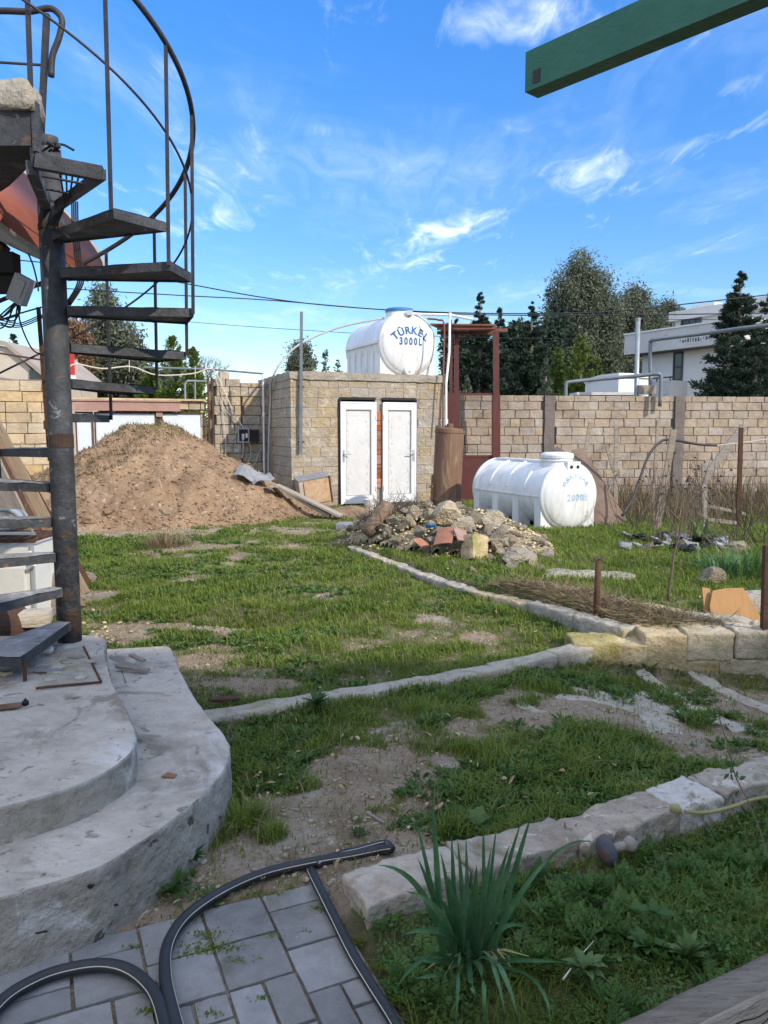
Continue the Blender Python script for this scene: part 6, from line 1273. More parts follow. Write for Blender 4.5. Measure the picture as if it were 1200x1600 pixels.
# broad leaved weeds in clumps
def weeds(name, centers, rad, nl, L, m='weed', label='', extra=0, wr=.32):
    """centers Mx2, each a rosette-ish clump of nl leaves"""
    m_n = len(centers); cc = np.repeat(centers, nl, axis=0); n = len(cc); rr_ = np.repeat(rad, nl); a = rng.uniform(0, 6.28, n); r = rr_*np.sqrt(rng.random(n)); x = cc[:, 0]+np.cos(a)*r*.5; y = cc[:, 1]+np.sin(a)*r*.5
    ll = np.repeat(L, nl)*rng.uniform(.5, 1.15, n); up = rng.uniform(.15, 1.3, n); D = np.stack([np.cos(a), np.sin(a), up], 1); z = hground(x, y)+rr_*.28*rng.random(n)*np.clip(1-r/rr_, .1, 1)
    Nn = np.stack([-np.cos(a)*up, -np.sin(a)*up, np.ones(n)], 1)+rng.normal(size=(n, 3))*.45; v, f = leaves(np.stack([x, y, z], 1), D, Nn, ll, ll*wr*rng.uniform(.7, 1.3, n), .25)
    return v, f, np.repeat(np.clip(np.repeat(.2+.6*rng.random(m_n), nl)+.25*(rng.random(n)-.5), 0, 1), 6)
xx, yy = sample(11000, 2.4, 12, 1.4); wk = fbm(xx*1.1+5, yy*1.1, 101, 3)*.7+.3*fbm(xx*4, yy*4, 103, 2); k = notbuilt(xx, yy) & ~bd_bed(xx, yy) & (wk > .50) & (cover(xx, yy) > .36) & ~inpoly(xx, yy, bedpoly) & ~((xx > 1.3) & (yy > 7)); xx, yy = xx[k][:2400], yy[k][:2400]
rad = rng.uniform(.03, .075, len(xx))*(1+.03*yy); v, f, t_ = weeds('w', np.stack([xx, yy], 1), rad, 15, rad*.75); VF = [(v, f)]; TT = [t_]
# hand placed lusher weed clumps: pixel, spread (m), count
for (u, v_, sx_, sy_, n, Lr) in ((790, 1050, .22, .11, 46, .055), (860, 1060, .28, .12, 56, .055), (930, 1058, .18, .10, 34, .05), (760, 1070, .12, .06, 14, .05), (1090, 1065, .10, .05, 14, .035), (1120, 1082, .12, .06, 14, .035), (1150, 1135, .14, .09, 24, .045), (1185, 1110, .1, .1, 12, .04), (750, 955, .5, .12, 50, .05), (880, 975, .35, .18, 70, .055), (920, 990, .15, .08, 26, .05), (480, 925, .4, .2, 60, .06), (440, 900, .35, .3, 50, .06), (230, 965, .5, .15, 50, .06),
                      (700, 1245, .2, .1, 40, .045), (780, 1235, .25, .12, 55, .05), (850, 1225, .25, .12, 50, .05), (930, 1200, .3, .1, 60, .05), (1010, 1190, .25, .08, 46, .05), (640, 1290, .16, .06, 26, .035), (720, 1270, .15, .05, 22, .04), (420, 1000, .3, .12, 30, .05), (290, 1010, .1, .12, 16, .05), (520, 1110, .2, .04, 12, .04), (330, 1400, .06, .06, 10, .03), (290, 1360, .04, .10, 14, .035), (560, 1385, .3, .02, 0, .02), (690, 945, .4, .2, 40, .05), (240, 890, .4, .2, 40, .06)):
    if not n: continue
    x0_, y0_ = G(u, v_); cx = rng.normal(x0_, sx_*.6, n); cy = rng.normal(y0_, sy_*.6, n); k = freespot(cx, cy) & ~bd_bed(cx, cy); cx, cy = cx[k], cy[k]; rad = rng.uniform(.5, 1.1, len(cx))*Lr; v, f, t_ = weeds('w', np.stack([cx, cy], 1), rad, 16, rad*.95); VF.append((v, f)); TT.append(t_)
v, f = cat(VF); link('broadleaf_weeds', np_mesh('broadleaf_weeds', v, f, 'weed', np.concatenate(TT)), kind='stuff', label='clumps of darker broad leaved weeds among the grass', cat='weeds')
# single tufts against the platform
def tuft(u, v_, n, H_, lb, m='grass', sp=.03, w_=.006, z=None):
    x, y = G(u, v_); zz = float(hground(x, y)) if z is None else z; P = np.stack([x+rng.normal(size=n)*sp, y+rng.normal(size=n)*sp, np.full(n, zz-.003)], 1); az = np.arctan2(P[:, 1]-y, P[:, 0]-x)+rng.normal(size=n)*.5
    v, f = blades(P, H_*rng.uniform(.4, 1.1, n), w_*rng.uniform(.6, 1.3, n), az, rng.uniform(.3, 1.3, n)); link('grass_tuft', np_mesh('grass_tuft', v, f, m, np.repeat(.35+.5*rng.random(n), 5)), label=lb, cat='grass tuft')
tuft(378, 1290, 230, .12, 'bright green grass tuft at the foot of the rounded platform', sp=.045, w_=.0065); tuft(236, 1515, 60, .05, 'tiny grass tuft between two pavers beside the hose', sp=.012, w_=.003)
tuft(258, 855, 260, .28, 'low dry brown bush in the grass in front of the earth heap', 'dry_grass', sp=.13, w_=.010); tuft(1160, 910, 210, .34, 'row of narcissus leaves at the right edge of the lawn', 'weed', sp=.25, w_=.020); tuft(1130, 915, 60, .30, 'smaller clump of narcissus leaves beside the half buried stone', 'daffodil', sp=.10, w_=.02)
# moss in the paver joints
xs, ys = [], []
for (u, v_, s_, n) in ((290, 1440, .03, 50), (330, 1460, .045, 140), (352, 1480, .05, 160), (320, 1480, .05, 120), (425, 1462, .02, 60), (245, 1545, .03, 120), (232, 1580, .02, 100), (300, 1490, .03, 50), (380, 1500, .03, 50), (620, 1560, .03, 160), (590, 1510, .03, 160), (560, 1470, .02, 90), (500, 1420, .02, 60), (210, 1480, .02, 40), (420, 1395, .03, 60), (390, 1400, .03, 60), (450, 1387, .02, 50), (330, 1585, .02, 40), (410, 1560, .015, 30), (475, 1455, .02, 30)):
    x0_, y0_ = G(u, v_); xs.append(rng.normal(x0_, s_*.8, n)); ys.append(rng.normal(y0_, s_*.3, n))
xx, yy = np.concatenate(xs), np.concatenate(ys); n = len(xx); k = ~inpoly(xx, yy, LOW); xx, yy = xx[k], yy[k]; n = len(xx); v, f = cards(np.stack([xx, yy, 0*xx-.002], 1), randdir(n, .8), rng.uniform(.006, .016, n), rng.uniform(.003, .007, n))
link('joint_moss', np_mesh('joint_moss', v, f, 'grass', np.repeat(.35+.6*rng.random(n), 4)), kind='stuff', label='tiny moss and seedlings in the joints of the pavers', cat='moss')
# leafy bed, lower right
N0 = 62000; xx = rng.uniform(-.1, 2.3, N0); yy = rng.uniform(1.25, 3.2, N0); k = bd_bed(xx, yy) & ~inpoly(xx, yy, PAV) & (yy > 1.33+.0*xx) & (yy-(1.5+.52*(xx-.49)) > -.25); xx, yy = xx[k], yy[k]; n = len(xx)
dens = .35+.65*sstep(.35, .6, fbm(xx*4, yy*4, 111, 3)); k = rng.random(n) < dens*np.where(xx < .35, .6, 1); xx, yy = xx[k], yy[k]; n = len(xx); hum = fbm(xx*3.5, yy*3.5, 113, 3)
H = (.025+.085*rng.random(n)**1.4)*(.5+hum); v, f = blades(np.stack([xx, yy, hground(xx, yy)-.005], 1), H, .0016+.0026*rng.random(n), rng.uniform(0, 6.28, n), rng.uniform(.2, 1.3, n))
link('bed_grass', np_mesh('bed_grass', v, f, 'grass', np.repeat(np.clip(.12+.5*fbm(xx*5, yy*5, 115, 2)+.35*rng.random(n)**2, 0, 1), 5)), kind='stuff', label='fine tangled grass filling the bed at the lower right', cat='grass')
N0 = 52000; xx = rng.uniform(-.1, 2.3, N0); yy = rng.uniform(1.25, 3.2, N0); k = bd_bed(xx, yy) & ~inpoly(xx, yy, PAV) & (yy-(1.5+.52*(xx-.49)) > -.25) & (fbm(xx*5, yy*5, 117, 3) > .44); xx, yy = xx[k], yy[k]; n = len(xx)
hum = fbm(xx*3.5, yy*3.5, 113, 3); D = randdir(n); D[:, 2] = abs(D[:, 2])*.5; L_ = .008+.014*rng.random(n)**1.5; v, f = leaves(np.stack([xx, yy, hground(xx, yy)+(.01+.07*rng.random(n)**.8)*hum*1.2], 1), D, randdir(n, 1.6), L_, L_*rng.uniform(.45, .8, n), .15)
link('ground_cover', np_mesh('ground_cover', v, f, 'weed', np.repeat(np.clip(.1+.9*fbm(xx*6, yy*6, 119, 2)*rng.uniform(.5, 1.3, n), 0, 1), 6)), kind='stuff', label='small round leaved ground cover in the lower right bed', cat='ground cover')
# lobed weeds (ragwort like) in the bed
cx, cy = [], []
for (u, v_, s_, n) in ((900, 1440, .10, 9), (960, 1450, .10, 9), (1010, 1470, .09, 9), (1040, 1440, .10, 8), (1090, 1400, .14, 10), (1130, 1350, .14, 10), (1150, 1430, .12, 9), (920, 1400, .08, 7), (1030, 1370, .10, 7), (860, 1420, .07, 5), (850, 1500, .05, 3), (1180, 1300, .15, 8), (640, 1520, .06, 5), (600, 1450, .05, 4), (660, 1560, .05, 4), (1080, 1490, .07, 6)):
    x0_, y0_ = G(u, v_); cx.append(rng.normal(x0_, s_*.8, n)); cy.append(rng.normal(y0_, s_*.6, n))
ex, ey = rng.uniform(.3, 2.1, 260), rng.uniform(1.5, 3.1, 260); k = fbm(ex*3, ey*3, 171, 3) > .48; cx.append(ex[k]); cy.append(ey[k])
cx, cy = np.concatenate(cx), np.concatenate(cy); k = bd_bed(cx, cy) & (cy-(1.5+.52*(cx-.49)) > -.05); cx, cy = cx[k], cy[k]
VF = []; TT = []
for x, y in zip(cx, cy):    # every frond: a midrib with paired lobes
    nf = rng.integers(7, 12); base = np.array([x, y, float(hground(x, y))+.01]); tt = rng.uniform(.15, .8)
    for j in range(nf):
        a = rng.uniform(0, 6.28); el = rng.uniform(.3, 1.2); L = rng.uniform(.06, .12); m = 6; s_ = np.linspace(.15, 1, m); d = np.array([math.cos(a)*math.cos(el), math.sin(a)*math.cos(el), math.sin(el)]); P = base+d*L*s_[:, None]; P[:, 2] -= L*.35*s_**2
        sd = np.array([-math.sin(a), math.cos(a), 0]); PP = np.concatenate([P, P, P[-1:]]); DD = np.concatenate([np.tile(sd+d*.5, (m, 1)), np.tile(-sd+d*.5, (m, 1)), d[None]]); LL = np.concatenate([.024*np.sin(s_*2.4+.3)]*2+[np.array([.022])])*L/.09
        v, f = leaves(PP, DD, np.tile(np.cross(sd, d)*-1, (2*m+1, 1))*-1+rng.normal(size=(2*m+1, 3))*.2, LL, LL*.55, .12); VF.append((v, f)); TT.append(np.full(len(v), np.clip(tt+rng.normal()*.08, 0, 1)))
v, f = cat(VF); link('lobed_weeds', np_mesh('lobed_weeds', v, f, 'weed', np.concatenate(TT)), kind='stuff', label='dark lobed weed rosettes crowding the lower right bed', cat='weeds')
# plants that can be singled out
def bigleaf(root, u, v_, z0_, az, el, L, wd, m, droop=.5, name='leaf', wav=.06):
    x, y = G(u, v_, z0_); n = 10; vs = []; el = R(el); az = R(az); d = Vector((math.cos(az), math.sin(az), 0)); s_ = Vector((-d.y, d.x, 0)); p = Vector((x, y, z0_))
    for i in range(n+1):
        t = i/n; e = el-droop*t*1.6; w2 = wd*math.sin(min(1, t*1.02)**.75*math.pi)**.8*(1 if t < 1 else 0)*.5+.001; k_ = wav*wd*math.sin(i*2.3); up = Vector((-d.x*math.sin(e), -d.y*math.sin(e), math.cos(e)))
        vs += [p-s_*w2*(1+.18*math.sin(i*2.1))+up*(w2*.35+k_), p.copy(), p+s_*w2*(1+.18*math.sin(i*2.6+1))+up*(w2*.35-k_)]; p = p+(d*math.cos(e)+Vector((0, 0, math.sin(e))))*L/n
    fs = []
    for i in range(n): b = i*3; fs += [(b, b+1, b+4, b+3), (b+1, b+2, b+5, b+4)]
    mk(name, MB().add(vs, fs), m, root, smooth=True)
def plant(u, v_, lb, specs, m, z=.03):
    x, y = G(u, v_, z); t = thing('weed_plant', lb, 'plant', (x, y, float(hground(x, y)))); 
    for (az, el, L, wd) in specs: bigleaf(t, u, v_, z, az, el, L, wd, m)
    return t
rr = random.Random(4)
t = plant(915, 1515, 'pale yellow green toothed leaf plant with a thick white rib in the lower right bed', [(rr.uniform(0, 360), rr.uniform(20, 70), rr.uniform(.04, .075), rr.uniform(.018, .030)) for _ in range(16)], 'pale_weed', .05)
A3 = Vector(V(880, 1530, 1.96)); B3 = Vector(V(928, 1470, 2.10)); mk('rib', MB().tube([A3+Vector((0, 0, .0)), A3.lerp(B3, .5)+Vector((0, 0, .006)), B3], [.0028, .002, .001], 6), 'hose_stripe', t)
plant(1022, 1428, 'plant with two broad pointed grey green leaves in the lower right bed', [(170, 30, .075, .032), (-35, 35, .07, .036), (80, 55, .05, .03), (230, 60, .045, .02)], 'weed', .07)
plant(1075, 1495, 'upright yellow green leafy stems beside the timber edge', [(rr.uniform(0, 360), rr.uniform(35, 85), rr.uniform(.05, .09), .018) for _ in range(22)], 'pale_weed', .03)
plant(1010, 1480, 'dark rosette with rounded leaves in the shade of the lower right bed', [(i*36, rr.uniform(15, 50), rr.uniform(.05, .08), .034) for i in range(10)], 'weed', .02)
plant(560, 1305, 'small rosette of leaves behind the end of the hose', [(i*45, rr.uniform(20, 60), .05, .018) for i in range(9)], 'weed', .01)
plant(745, 1290, 'pale grey green crumpled leaf plant behind the edging stones', [(60, 70, .08, .06), (120, 65, .07, .05), (20, 45, .07, .045), (160, 50, .06, .04)], 'pale_weed', .03)
plant(268, 1395, 'weed with narrow leaves growing out at the foot of the platform', [(i*33+10, rr.uniform(15, 70), rr.uniform(.05, .10), .018) for i in range(16)], 'weed', .01)
plant(300, 1345, 'leafy weed climbing at the corner of the platform foot', [(i*31, rr.uniform(25, 75), rr.uniform(.04, .08), .017) for i in range(18)], 'weed', .02)
plant(268, 1462, 'tiny yellow green seedling at the edge of the pavers', [(i*50, 40, .018, .012) for i in range(7)], 'pale_weed', .0)
plant(495, 1105, 'broad leaved weed growing on the near side of the concrete kerb', [(i*27, rr.uniform(25, 75), rr.uniform(.08, .14), .028) for i in range(18)], 'weed', .03)
# the big strap leaved clump
dx_, dy_ = G(738, 1500, 0); df = thing('narcissus_clump', 'tall clump of blue green strap leaves in front of the edging stones', 'plant', (dx_, dy_, 0)); YD = dy_
def strap(tipu, tipv, Yt, bu=0, wd=.012, mid=None, k=12, by=0):
    b = Vector(V(738+bu*2.2+10*math.sin(tipu*1.7), 1500, YD+by+.035*math.sin(tipv*2.3))); b.z = 0; tip = Vector(V(tipu, tipv, Yt)); 
    c = Vector(V(*mid[:2], mid[2])) if mid else b.lerp(tip, .5)+Vector((0, 0, .05)); n = k; vs = []; prev = None; view = Vector((.2*math.sin(tipu), -1, .3))
    P = [b.lerp(c, t).lerp(c.lerp(tip, t), t) if not mid else ((1-t)**2*b+2*t*(1-t)*(c*2-(b+tip)/2)+t*t*tip) for t in [i/n for i in range(n+1)]]
    for i, p in enumerate(P):
        t = (P[min(i+1, n)]-P[max(i-1, 0)]).normalized(); s_ = t.cross(view).normalized(); nn = s_.cross(t).normalized(); w2 = wd*.5*(1-(i/n)**3.2)*min(1, .7+i/n); vs += [p-s_*w2+nn*w2*.35, p-s_*w2*.0-nn*w2*.1, p+s_*w2+nn*w2*.35]
    fs = []
    for i in range(n): q = i*3; fs += [(q, q+1, q+4, q+3), (q+1, q+2, q+5, q+4)]
    mk('leaf', MB().add(vs, fs), 'daffodil', df, smooth=True)
for s_ in [(675, 1245, 2.0, -20, .014), (648, 1275, 2.0, -25, .011), (690, 1262, 2.05, -15, .010), (718, 1268, 2.1, -5, .012), (705, 1300, 2.1, -8, .012), (742, 1290, 2.1, 0, .012), (755, 1280, 2.1, 4, .010), (762, 1300, 2.12, 6, .012), (750, 1320, 2.12, 2, .013), (768, 1322, 2.1, 8, .011), (776, 1290, 2.1, 10, .009), (832, 1268, 2.0, 14, .014), (815, 1282, 2.02, 12, .011), (797, 1318, 2.0, 10, .012),
           (634, 1335, 1.95, -22, .013), (652, 1340, 1.98, -18, .014), (598, 1355, 1.9, -28, .016), (730, 1330, 2.15, 0, .012), (722, 1345, 1.9, -4, .014), (745, 1350, 1.92, 2, .014), (760, 1352, 1.95, 6, .013), (736, 1370, 1.88, -2, .013), (775, 1360, 1.95, 8, .012), (700, 1365, 1.9, -12, .013), (688, 1330, 1.95, -14, .012), (790, 1380, 1.95, 12, .012), (715, 1310, 2.1, -6, .011), (728, 1305, 2.12, -2, .010), (712, 1395, 1.9, -4, .013), (755, 1400, 1.9, 4, .013), (735, 1410, 1.88, 0, .014), (770, 1420, 1.9, 6, .013), (685, 1400, 1.9, -12, .013)]:
    if int(s_[0]) % 4 != 2: strap(*s_[:3], bu=s_[3]*.9, wd=s_[4]*1.4)
for (tu, tv, Yt, mu, mv, Ym, bu, wd) in [(590, 1352, 1.85, 660, 1395, 1.85, -15, .015), (632, 1392, 1.84, 690, 1430, 1.84, -12, .016), (625, 1462, 1.78, 690, 1455, 1.82, -10, .015), (616, 1548, 1.66, 672, 1490, 1.74, -10, .013), (645, 1528, 1.70, 700, 1515, 1.76, -8, .014), (712, 1610, 1.60, 716, 1510, 1.68, -6, .011), (756, 1605, 1.62, 752, 1520, 1.70, 0, .013), (812, 1600, 1.60, 772, 1500, 1.70, 4, .014), (790, 1590, 1.58, 765, 1495, 1.68, 8, .012), (860, 1600, 1.60, 828, 1525, 1.72, 12, .011), (890, 1505, 1.78, 810, 1500, 1.80, 10, .010), (840, 1455, 1.95, 785, 1450, 1.92, 12, .012), (790, 1490, 1.78, 792, 1500, 1.8, 14, .010), (860, 1340, 1.95, 810, 1400, 1.92, 12, .013), (930, 1318, 2.0, 850, 1350, 1.97, 14, .008), (745, 1560, 1.70, 735, 1530, 1.74, 0, .012), (655, 1500, 1.75, 690, 1500, 1.8, -10, .012)]:
    strap(tu, tv, Yt, bu=bu, wd=wd*1.25, mid=(mu, mv, Ym))
for i in range(14):
    a_ = rr.uniform(0, 6.28); r_ = rr.uniform(.07, .17); q0_ = Vector((dx_+.02*math.cos(a_), dy_+.02*math.sin(a_), .03)); q2_ = q0_+Vector((r_*math.cos(a_), r_*math.sin(a_), rr.uniform(-.02, .03))); q1_ = (q0_+q2_)/2+Vector((0, 0, rr.uniform(.01, .05))); s2 = Vector((-math.sin(a_), math.cos(a_), .3)).normalized()*.0035
    mk('dead_leaf', MB().add([q0_-s2, q0_+s2, q1_-s2*1.2, q1_+s2*1.2, q2_-s2*.3, q2_+s2*.3], [(0, 1, 3, 2), (2, 3, 5, 4)]), 'yellow_leaf', df)
# round capped thing lying in the bed
q = Vector(G3(950, 1358, .01)); cpp = thing('capped_post', 'blackish red round cap with a pale wooden knob lying in the leafy bed', 'scrap', tuple(q)); MC = Matrix.Translation(q+Vector((0, .03, .05)))@Matrix.Rotation(R(8), 4, 'Z')@Matrix.Rotation(R(78), 4, 'Y')
mk('cap', MB().lathe([(.001, -.030), (.030, -.026), (.048, -.013), (.056, .004), (.056, .013), (.044, .024), (.026, .029), (.001, .031)], 26, MC), 'ball', cpp, smooth=True)
mk('neck', MB().lathe([(.016, .02), (.016, .075)], 12, MC), 'knob', cpp); mk('knob', MB().lathe([(.001, .068), (.018, .072), (.028, .086), (.028, .098), (.016, .112), (.001, .114)], 16, MC), 'knob', cpp, smooth=True)
# yellow stalk resting on the edging stones
P = [Vector(V(u, v_, Y0)) for u, v_, Y0 in ((1070, 1268, 2.62), (1100, 1270, 2.62), (1140, 1262, 2.64), (1175, 1250, 2.68), (1215, 1243, 2.72))]
ys_ = thing('cut_stalk', 'pale yellow green cut stalk lying along the edging stones at the right', 'stalk', tuple(P[0])); mk('stem', MB().tube(bez(P, 4), .007, 8), 'stalk', ys_, smooth=True); mk('leaf', MB().add(*sbox(.04, .03, .03, .01, .012, .006, 3, 30)), 'stalk', ys_, smooth=True, loc=V(1056, 1264, 2.62))
# thin whip with leaves at the right
x, y = G(1165, 1262); wh = thing('thin_weed', 'thin bare weed stem rising in front of the whitewashed edging stone', 'weed', (x, y, 0)); mk('stem', MB().tube(bez([V(1200, 1340, 2.35), V(1185, 1290, 2.4), V(1165, 1245, 2.45), V(1148, 1210, 2.5), V(1140, 1175, 2.52), V(1120, 1110, 2.6)], 4), .0022, 5), 'twig', wh)
D = randdir(10, .3); P = np.array([V(1148+rr.uniform(-14, 8), 1195+rr.uniform(-5, 40), 2.48) for _ in range(10)]); v, f = leaves(P, D, randdir(10), np.full(10, .03), np.full(10, .014)); link('leaf', np_mesh('leaf', v, f, 'weed', np.full(60, .3)), wh)
x = 0
mk('thin_weed', MB().tube(bez([V(680, 1290, 2.4), V(670, 1250, 2.4), V(663, 1225, 2.4)], 3), .002, 4), 'twig', label='thin dry stem behind the strap leaved clump', cat='weed')
# big timber baulk bottom right
tbm = thing('timber_edge', 'thick weathered timber edging with cracks at the bottom right corner', 'timber', (.8, 1.45, 0))
A2 = Vector(G(960, 1600, .26)); B2 = Vector(G(1200, 1487, .26)); d2 = (B2-A2).normalized(); A2 = A2-d2*.6; B2 = B2+d2*1.3; nrm2 = Vector((d2.y, -d2.x)); L_ = (B2-A2).length; V_, F_ = sbox(L_, .085, .30, .02, .006, .003, 3, 7); c = (A2+B2)/2+nrm2*.043
me_f = mesh_of('board', V_, F_, 'plank_end', True); me_f.materials.append(MATS['plank_top'])
for p_ in me_f.polygons:
    if p_.normal.z > .75: p_.material_index = 1
link('board', me_f, tbm, loc=(c.x, c.y, .11), rot=(0, 0, math.atan2(d2.y, d2.x)))
m_ = MB(); fc = c+nrm2*.045
for pts in ([(.10, .215), (.22, .20), (.34, .215), (.42, .205), (.55, .225)], [(.06, .10), (.2, .12), (.3, .165), (.42, .18), (.5, .205)], [(.18, .235), (.21, .232)], [(-.02, .17), (.03, .165), (.07, .172)]):
    P = [Vector((A2.x+d2.x*(a+.55)+nrm2.x*.087, A2.y+d2.y*(a+.55)+nrm2.y*.087, z)) for a, z in pts]; m_.tube(bez(P, 4), .0018, 4)
mk('crack', m_, 'black', tbm, kind='stuff')

# ================================================================ TREES
def tree_leafmesh(root, P, D, L, W, m, tint, name='crown'):
    v, f = cards(P, D, L, W); link(name, np_mesh(name, v, f, m, np.repeat(np.clip(tint, 0, 1), 4)), root)
def conifer(x, y, h, r, label, m='dark_conifer', n=15000, shape=.8, sweep=.35, base=.04, seed=0, tipw=.0, group=None, name='conifer', leaf=.16, irr=.35):
    t = thing(name, label, 'tree', (x, y, 0), 0, group); g = np.random.default_rng(seed)
    mk('trunk', MB().tube([(x, y, -.2), (x, y, h*.5), (x, y, h*.97)], [r*.06+.08, r*.04+.04, .02], 8), 'bark', t)
    nb = int(44*h/4)+90; zb = base+(1-base)*(g.random(nb))**1.15; az = g.uniform(0, 6.28, nb); rb = r*((1-zb)**shape+tipw)*g.uniform(1-irr, 1.12, nb); n = int(n*1.5); per = n//nb; tt = g.random((nb, per))**.6
    lx = rb[:, None]*tt; zz_ = zb[:, None]*h+lx*(sweep*tt-.25)*1.0; sp = (.03+.24*rb[:, None]*(1-.55*tt)*.6)
    X_ = x+np.cos(az)[:, None]*lx+g.normal(size=lx.shape)*sp*.6; Y_ = y+np.sin(az)[:, None]*lx+g.normal(size=lx.shape)*sp*.6; Z_ = zz_+g.normal(size=lx.shape)*sp*.42
    P = np.stack([X_, Y_, Z_], -1).reshape(-1, 3); D = np.stack([np.cos(az)[:, None]*np.ones_like(lx), np.sin(az)[:, None]*np.ones_like(lx), .25+.5*tt], -1).reshape(-1, 3)+g.normal(size=(P.shape[0], 3))*.5
    tn = np.repeat(g.uniform(.05, .9, nb), per)*.6+.4*g.random(len(P)); ls = np.repeat(.45+.55*np.minimum(1, (1-zb)*2.2), per); tree_leafmesh(t, P, D, leaf*ls*(.6+.8*g.random(len(P))), leaf*ls*.34*(.7+.6*g.random(len(P))), m, tn)
    mb = MB()
    for i in range(0, nb, 4): mb.tube([(x, y, zb[i]*h), (x+math.cos(az[i])*rb[i]*.7, y+math.sin(az[i])*rb[i]*.7, zb[i]*h+rb[i]*.7*(sweep*.7-.25))], [.035, .015], 4)
    mk('branches', mb, 'bark', t, kind='stuff'); return t
def leafy(x, y, h, blobs, label, m, n=18000, leaf=.16, hang=.6, seed=0, group=None, name='broadleaf_tree', clump=.5, trunk=.16):
    """blobs: (dx, z, radius_x, radius_z) crown masses"""
    t = thing(name, label, 'tree', (x, y, 0), 0, group); g = np.random.default_rng(seed); mb = MB(); mb.tube([(x, y, -.2), (x+.1, y, h*.3), (x, y+.1, h*.55)], [trunk, trunk*.75, trunk*.45], 8)
    P = []; A = sum(b[2]*b[3] for b in blobs); T = []
    for (dx, z, rx, rz) in blobs:
        k = max(3, int(26*rx*rz/A*len(blobs)/1.0)+5); c = g.normal(size=(k, 3)); c /= np.linalg.norm(c, axis=1, keepdims=True); c *= (g.random((k, 1))**.45)*.92; cs = np.stack([x+dx+c[:, 0]*rx, y+c[:, 1]*rx, z+c[:, 2]*rz], 1)
        mb.tube([(x, y, h*.4), (x+dx*.6, y, (h*.4+z)/2+.3), (x+dx, y, z)], [trunk*.4, trunk*.25, .03], 6)
        for q in cs[::2]: mb.tube([(x+dx, y, z-rz*.2), tuple(q)], [.045, .015], 4)
        per = int(n*rx*rz/A/k); cr = clump*g.uniform(.6, 1.25, k)
        p = np.repeat(cs, per, 0)+g.normal(size=(k*per, 3))*np.repeat(cr, per)[:, None]*[.42, .42, .5]; P.append(p); T.append(np.repeat(g.uniform(.1, .85, k), per)*.55+.45*g.random(k*per))
    P = np.concatenate(P); T = np.concatenate(T); D = g.normal(size=P.shape); D[:, 2] -= hang; mk('trunk', mb, 'bark', t); tree_leafmesh(t, P, D, leaf*g.uniform(.6, 1.3, len(P)), leaf*.30*g.uniform(.7, 1.3, len(P)), m, T); return t
def atY(u, Y0): return V(u, 640, Y0)[0]
def zat(v_, Y0): return V(600, v_, Y0)[2]
# dark conifers behind the gate frame
for i, (u, vt, Y0, wpx, lb) in enumerate([(748, 458, 40, 44, 'tall dark conifer rising behind the steel gate frame'), (778, 478, 42, 30, 'slim dark conifer just right of the gate frame'), (828, 474, 38, 58, 'broad dark conifer between the gate frame and the tall grey tree'), (800, 500, 44, 50, 'shorter dark conifer in the gap between the two dark conifers'), (712, 500, 46, 40, 'dark conifer half hidden behind the rooftop tank'), (862, 470, 46, 46, 'dark conifer at the foot of the tall grey eucalyptus')]):
    conifer(atY(u, Y0), Y0, zat(vt, Y0), wpx/1200*Y0*1.75, lb, n=22000, shape=1.0, seed=i+1, leaf=.22)
for i, (u, vt, Y0, wpx, lb) in enumerate([(905, 525, 33, 44, 'bright green bushy cypress in front of the tall grey tree'), (870, 545, 34, 28, 'smaller green cypress on the left of the bushy one'), (932, 560, 34, 24, 'low green cypress beside the white hut')]):
    conifer(atY(u, Y0), Y0, zat(vt, Y0), wpx/1200*Y0, lb, m='green_conifer', n=9000, shape=.55, sweep=.9, seed=i+20, leaf=.2, base=.0)
for i, (u, vt, Y0, wpx, lb) in enumerate([(728, 588, 30, 22, 'young pale green pine seen through the gate frame'), (852, 560, 31, 26, 'young grey green pine over the block wall'), (26, 522, 26, 34, 'small dark pine at the far left behind the stair post')]):
    conifer(atY(u, Y0), Y0, zat(vt, Y0), wpx/1200*Y0, lb, m='eucalyptus' if i < 2 else 'dark_conifer', n=5000, shape=.75, sweep=.7, seed=i+30, leaf=.16)
# dark cypress in front of the modern house
conifer(atY(1148, 25), 25, zat(424, 25), 1.75, 'tall dark conifer in front of the modern white house', n=26000, shape=.8, seed=41, leaf=.17)
conifer(atY(1196, 26), 26, zat(452, 26), 2.1, 'dark conifer at the right edge beside the tall one', n=14000, shape=.7, seed=42, leaf=.18)
conifer(atY(1135, 24), 24, zat(520, 24), 1.05, 'low spreading dark conifer hiding the corner of the modern house', n=9000, shape=.4, seed=43, leaf=.17)
conifer(atY(1178, 23.5), 23.5, zat(545, 23.5), 1.3, 'lowest dark conifer directly above the block wall at the right', n=9000, shape=.35, seed=44, leaf=.17)
def bl(Y0, L): return [((u-L[0][0])/1200*Y0, zat(v_, Y0), w_/1200*Y0, h_/1200*Y0) for u, v_, w_, h_ in L]
def eu(lb, Y0, L, **k): return leafy(atY(L[0][0], Y0), Y0, zat(L[0][1], Y0), bl(Y0, L), lb, 'eucalyptus', **k)
eu('tallest grey green eucalyptus rising over the right block wall', 48, [(905, 425, 20, 30), (880, 460, 26, 26), (925, 455, 28, 30), (905, 490, 42, 36), (945, 500, 28, 36), (870, 505, 24, 34), (900, 545, 45, 40), (950, 560, 30, 40)], n=52000, seed=51, leaf=.24, clump=.8)
eu('pale eucalyptus to the right of the tallest one', 50, [(985, 475, 22, 26), (975, 500, 30, 26), (1005, 495, 20, 22), (990, 530, 36, 36), (970, 575, 35, 40), (1015, 520, 18, 20)], n=34000, seed=52, leaf=.24, clump=.75)
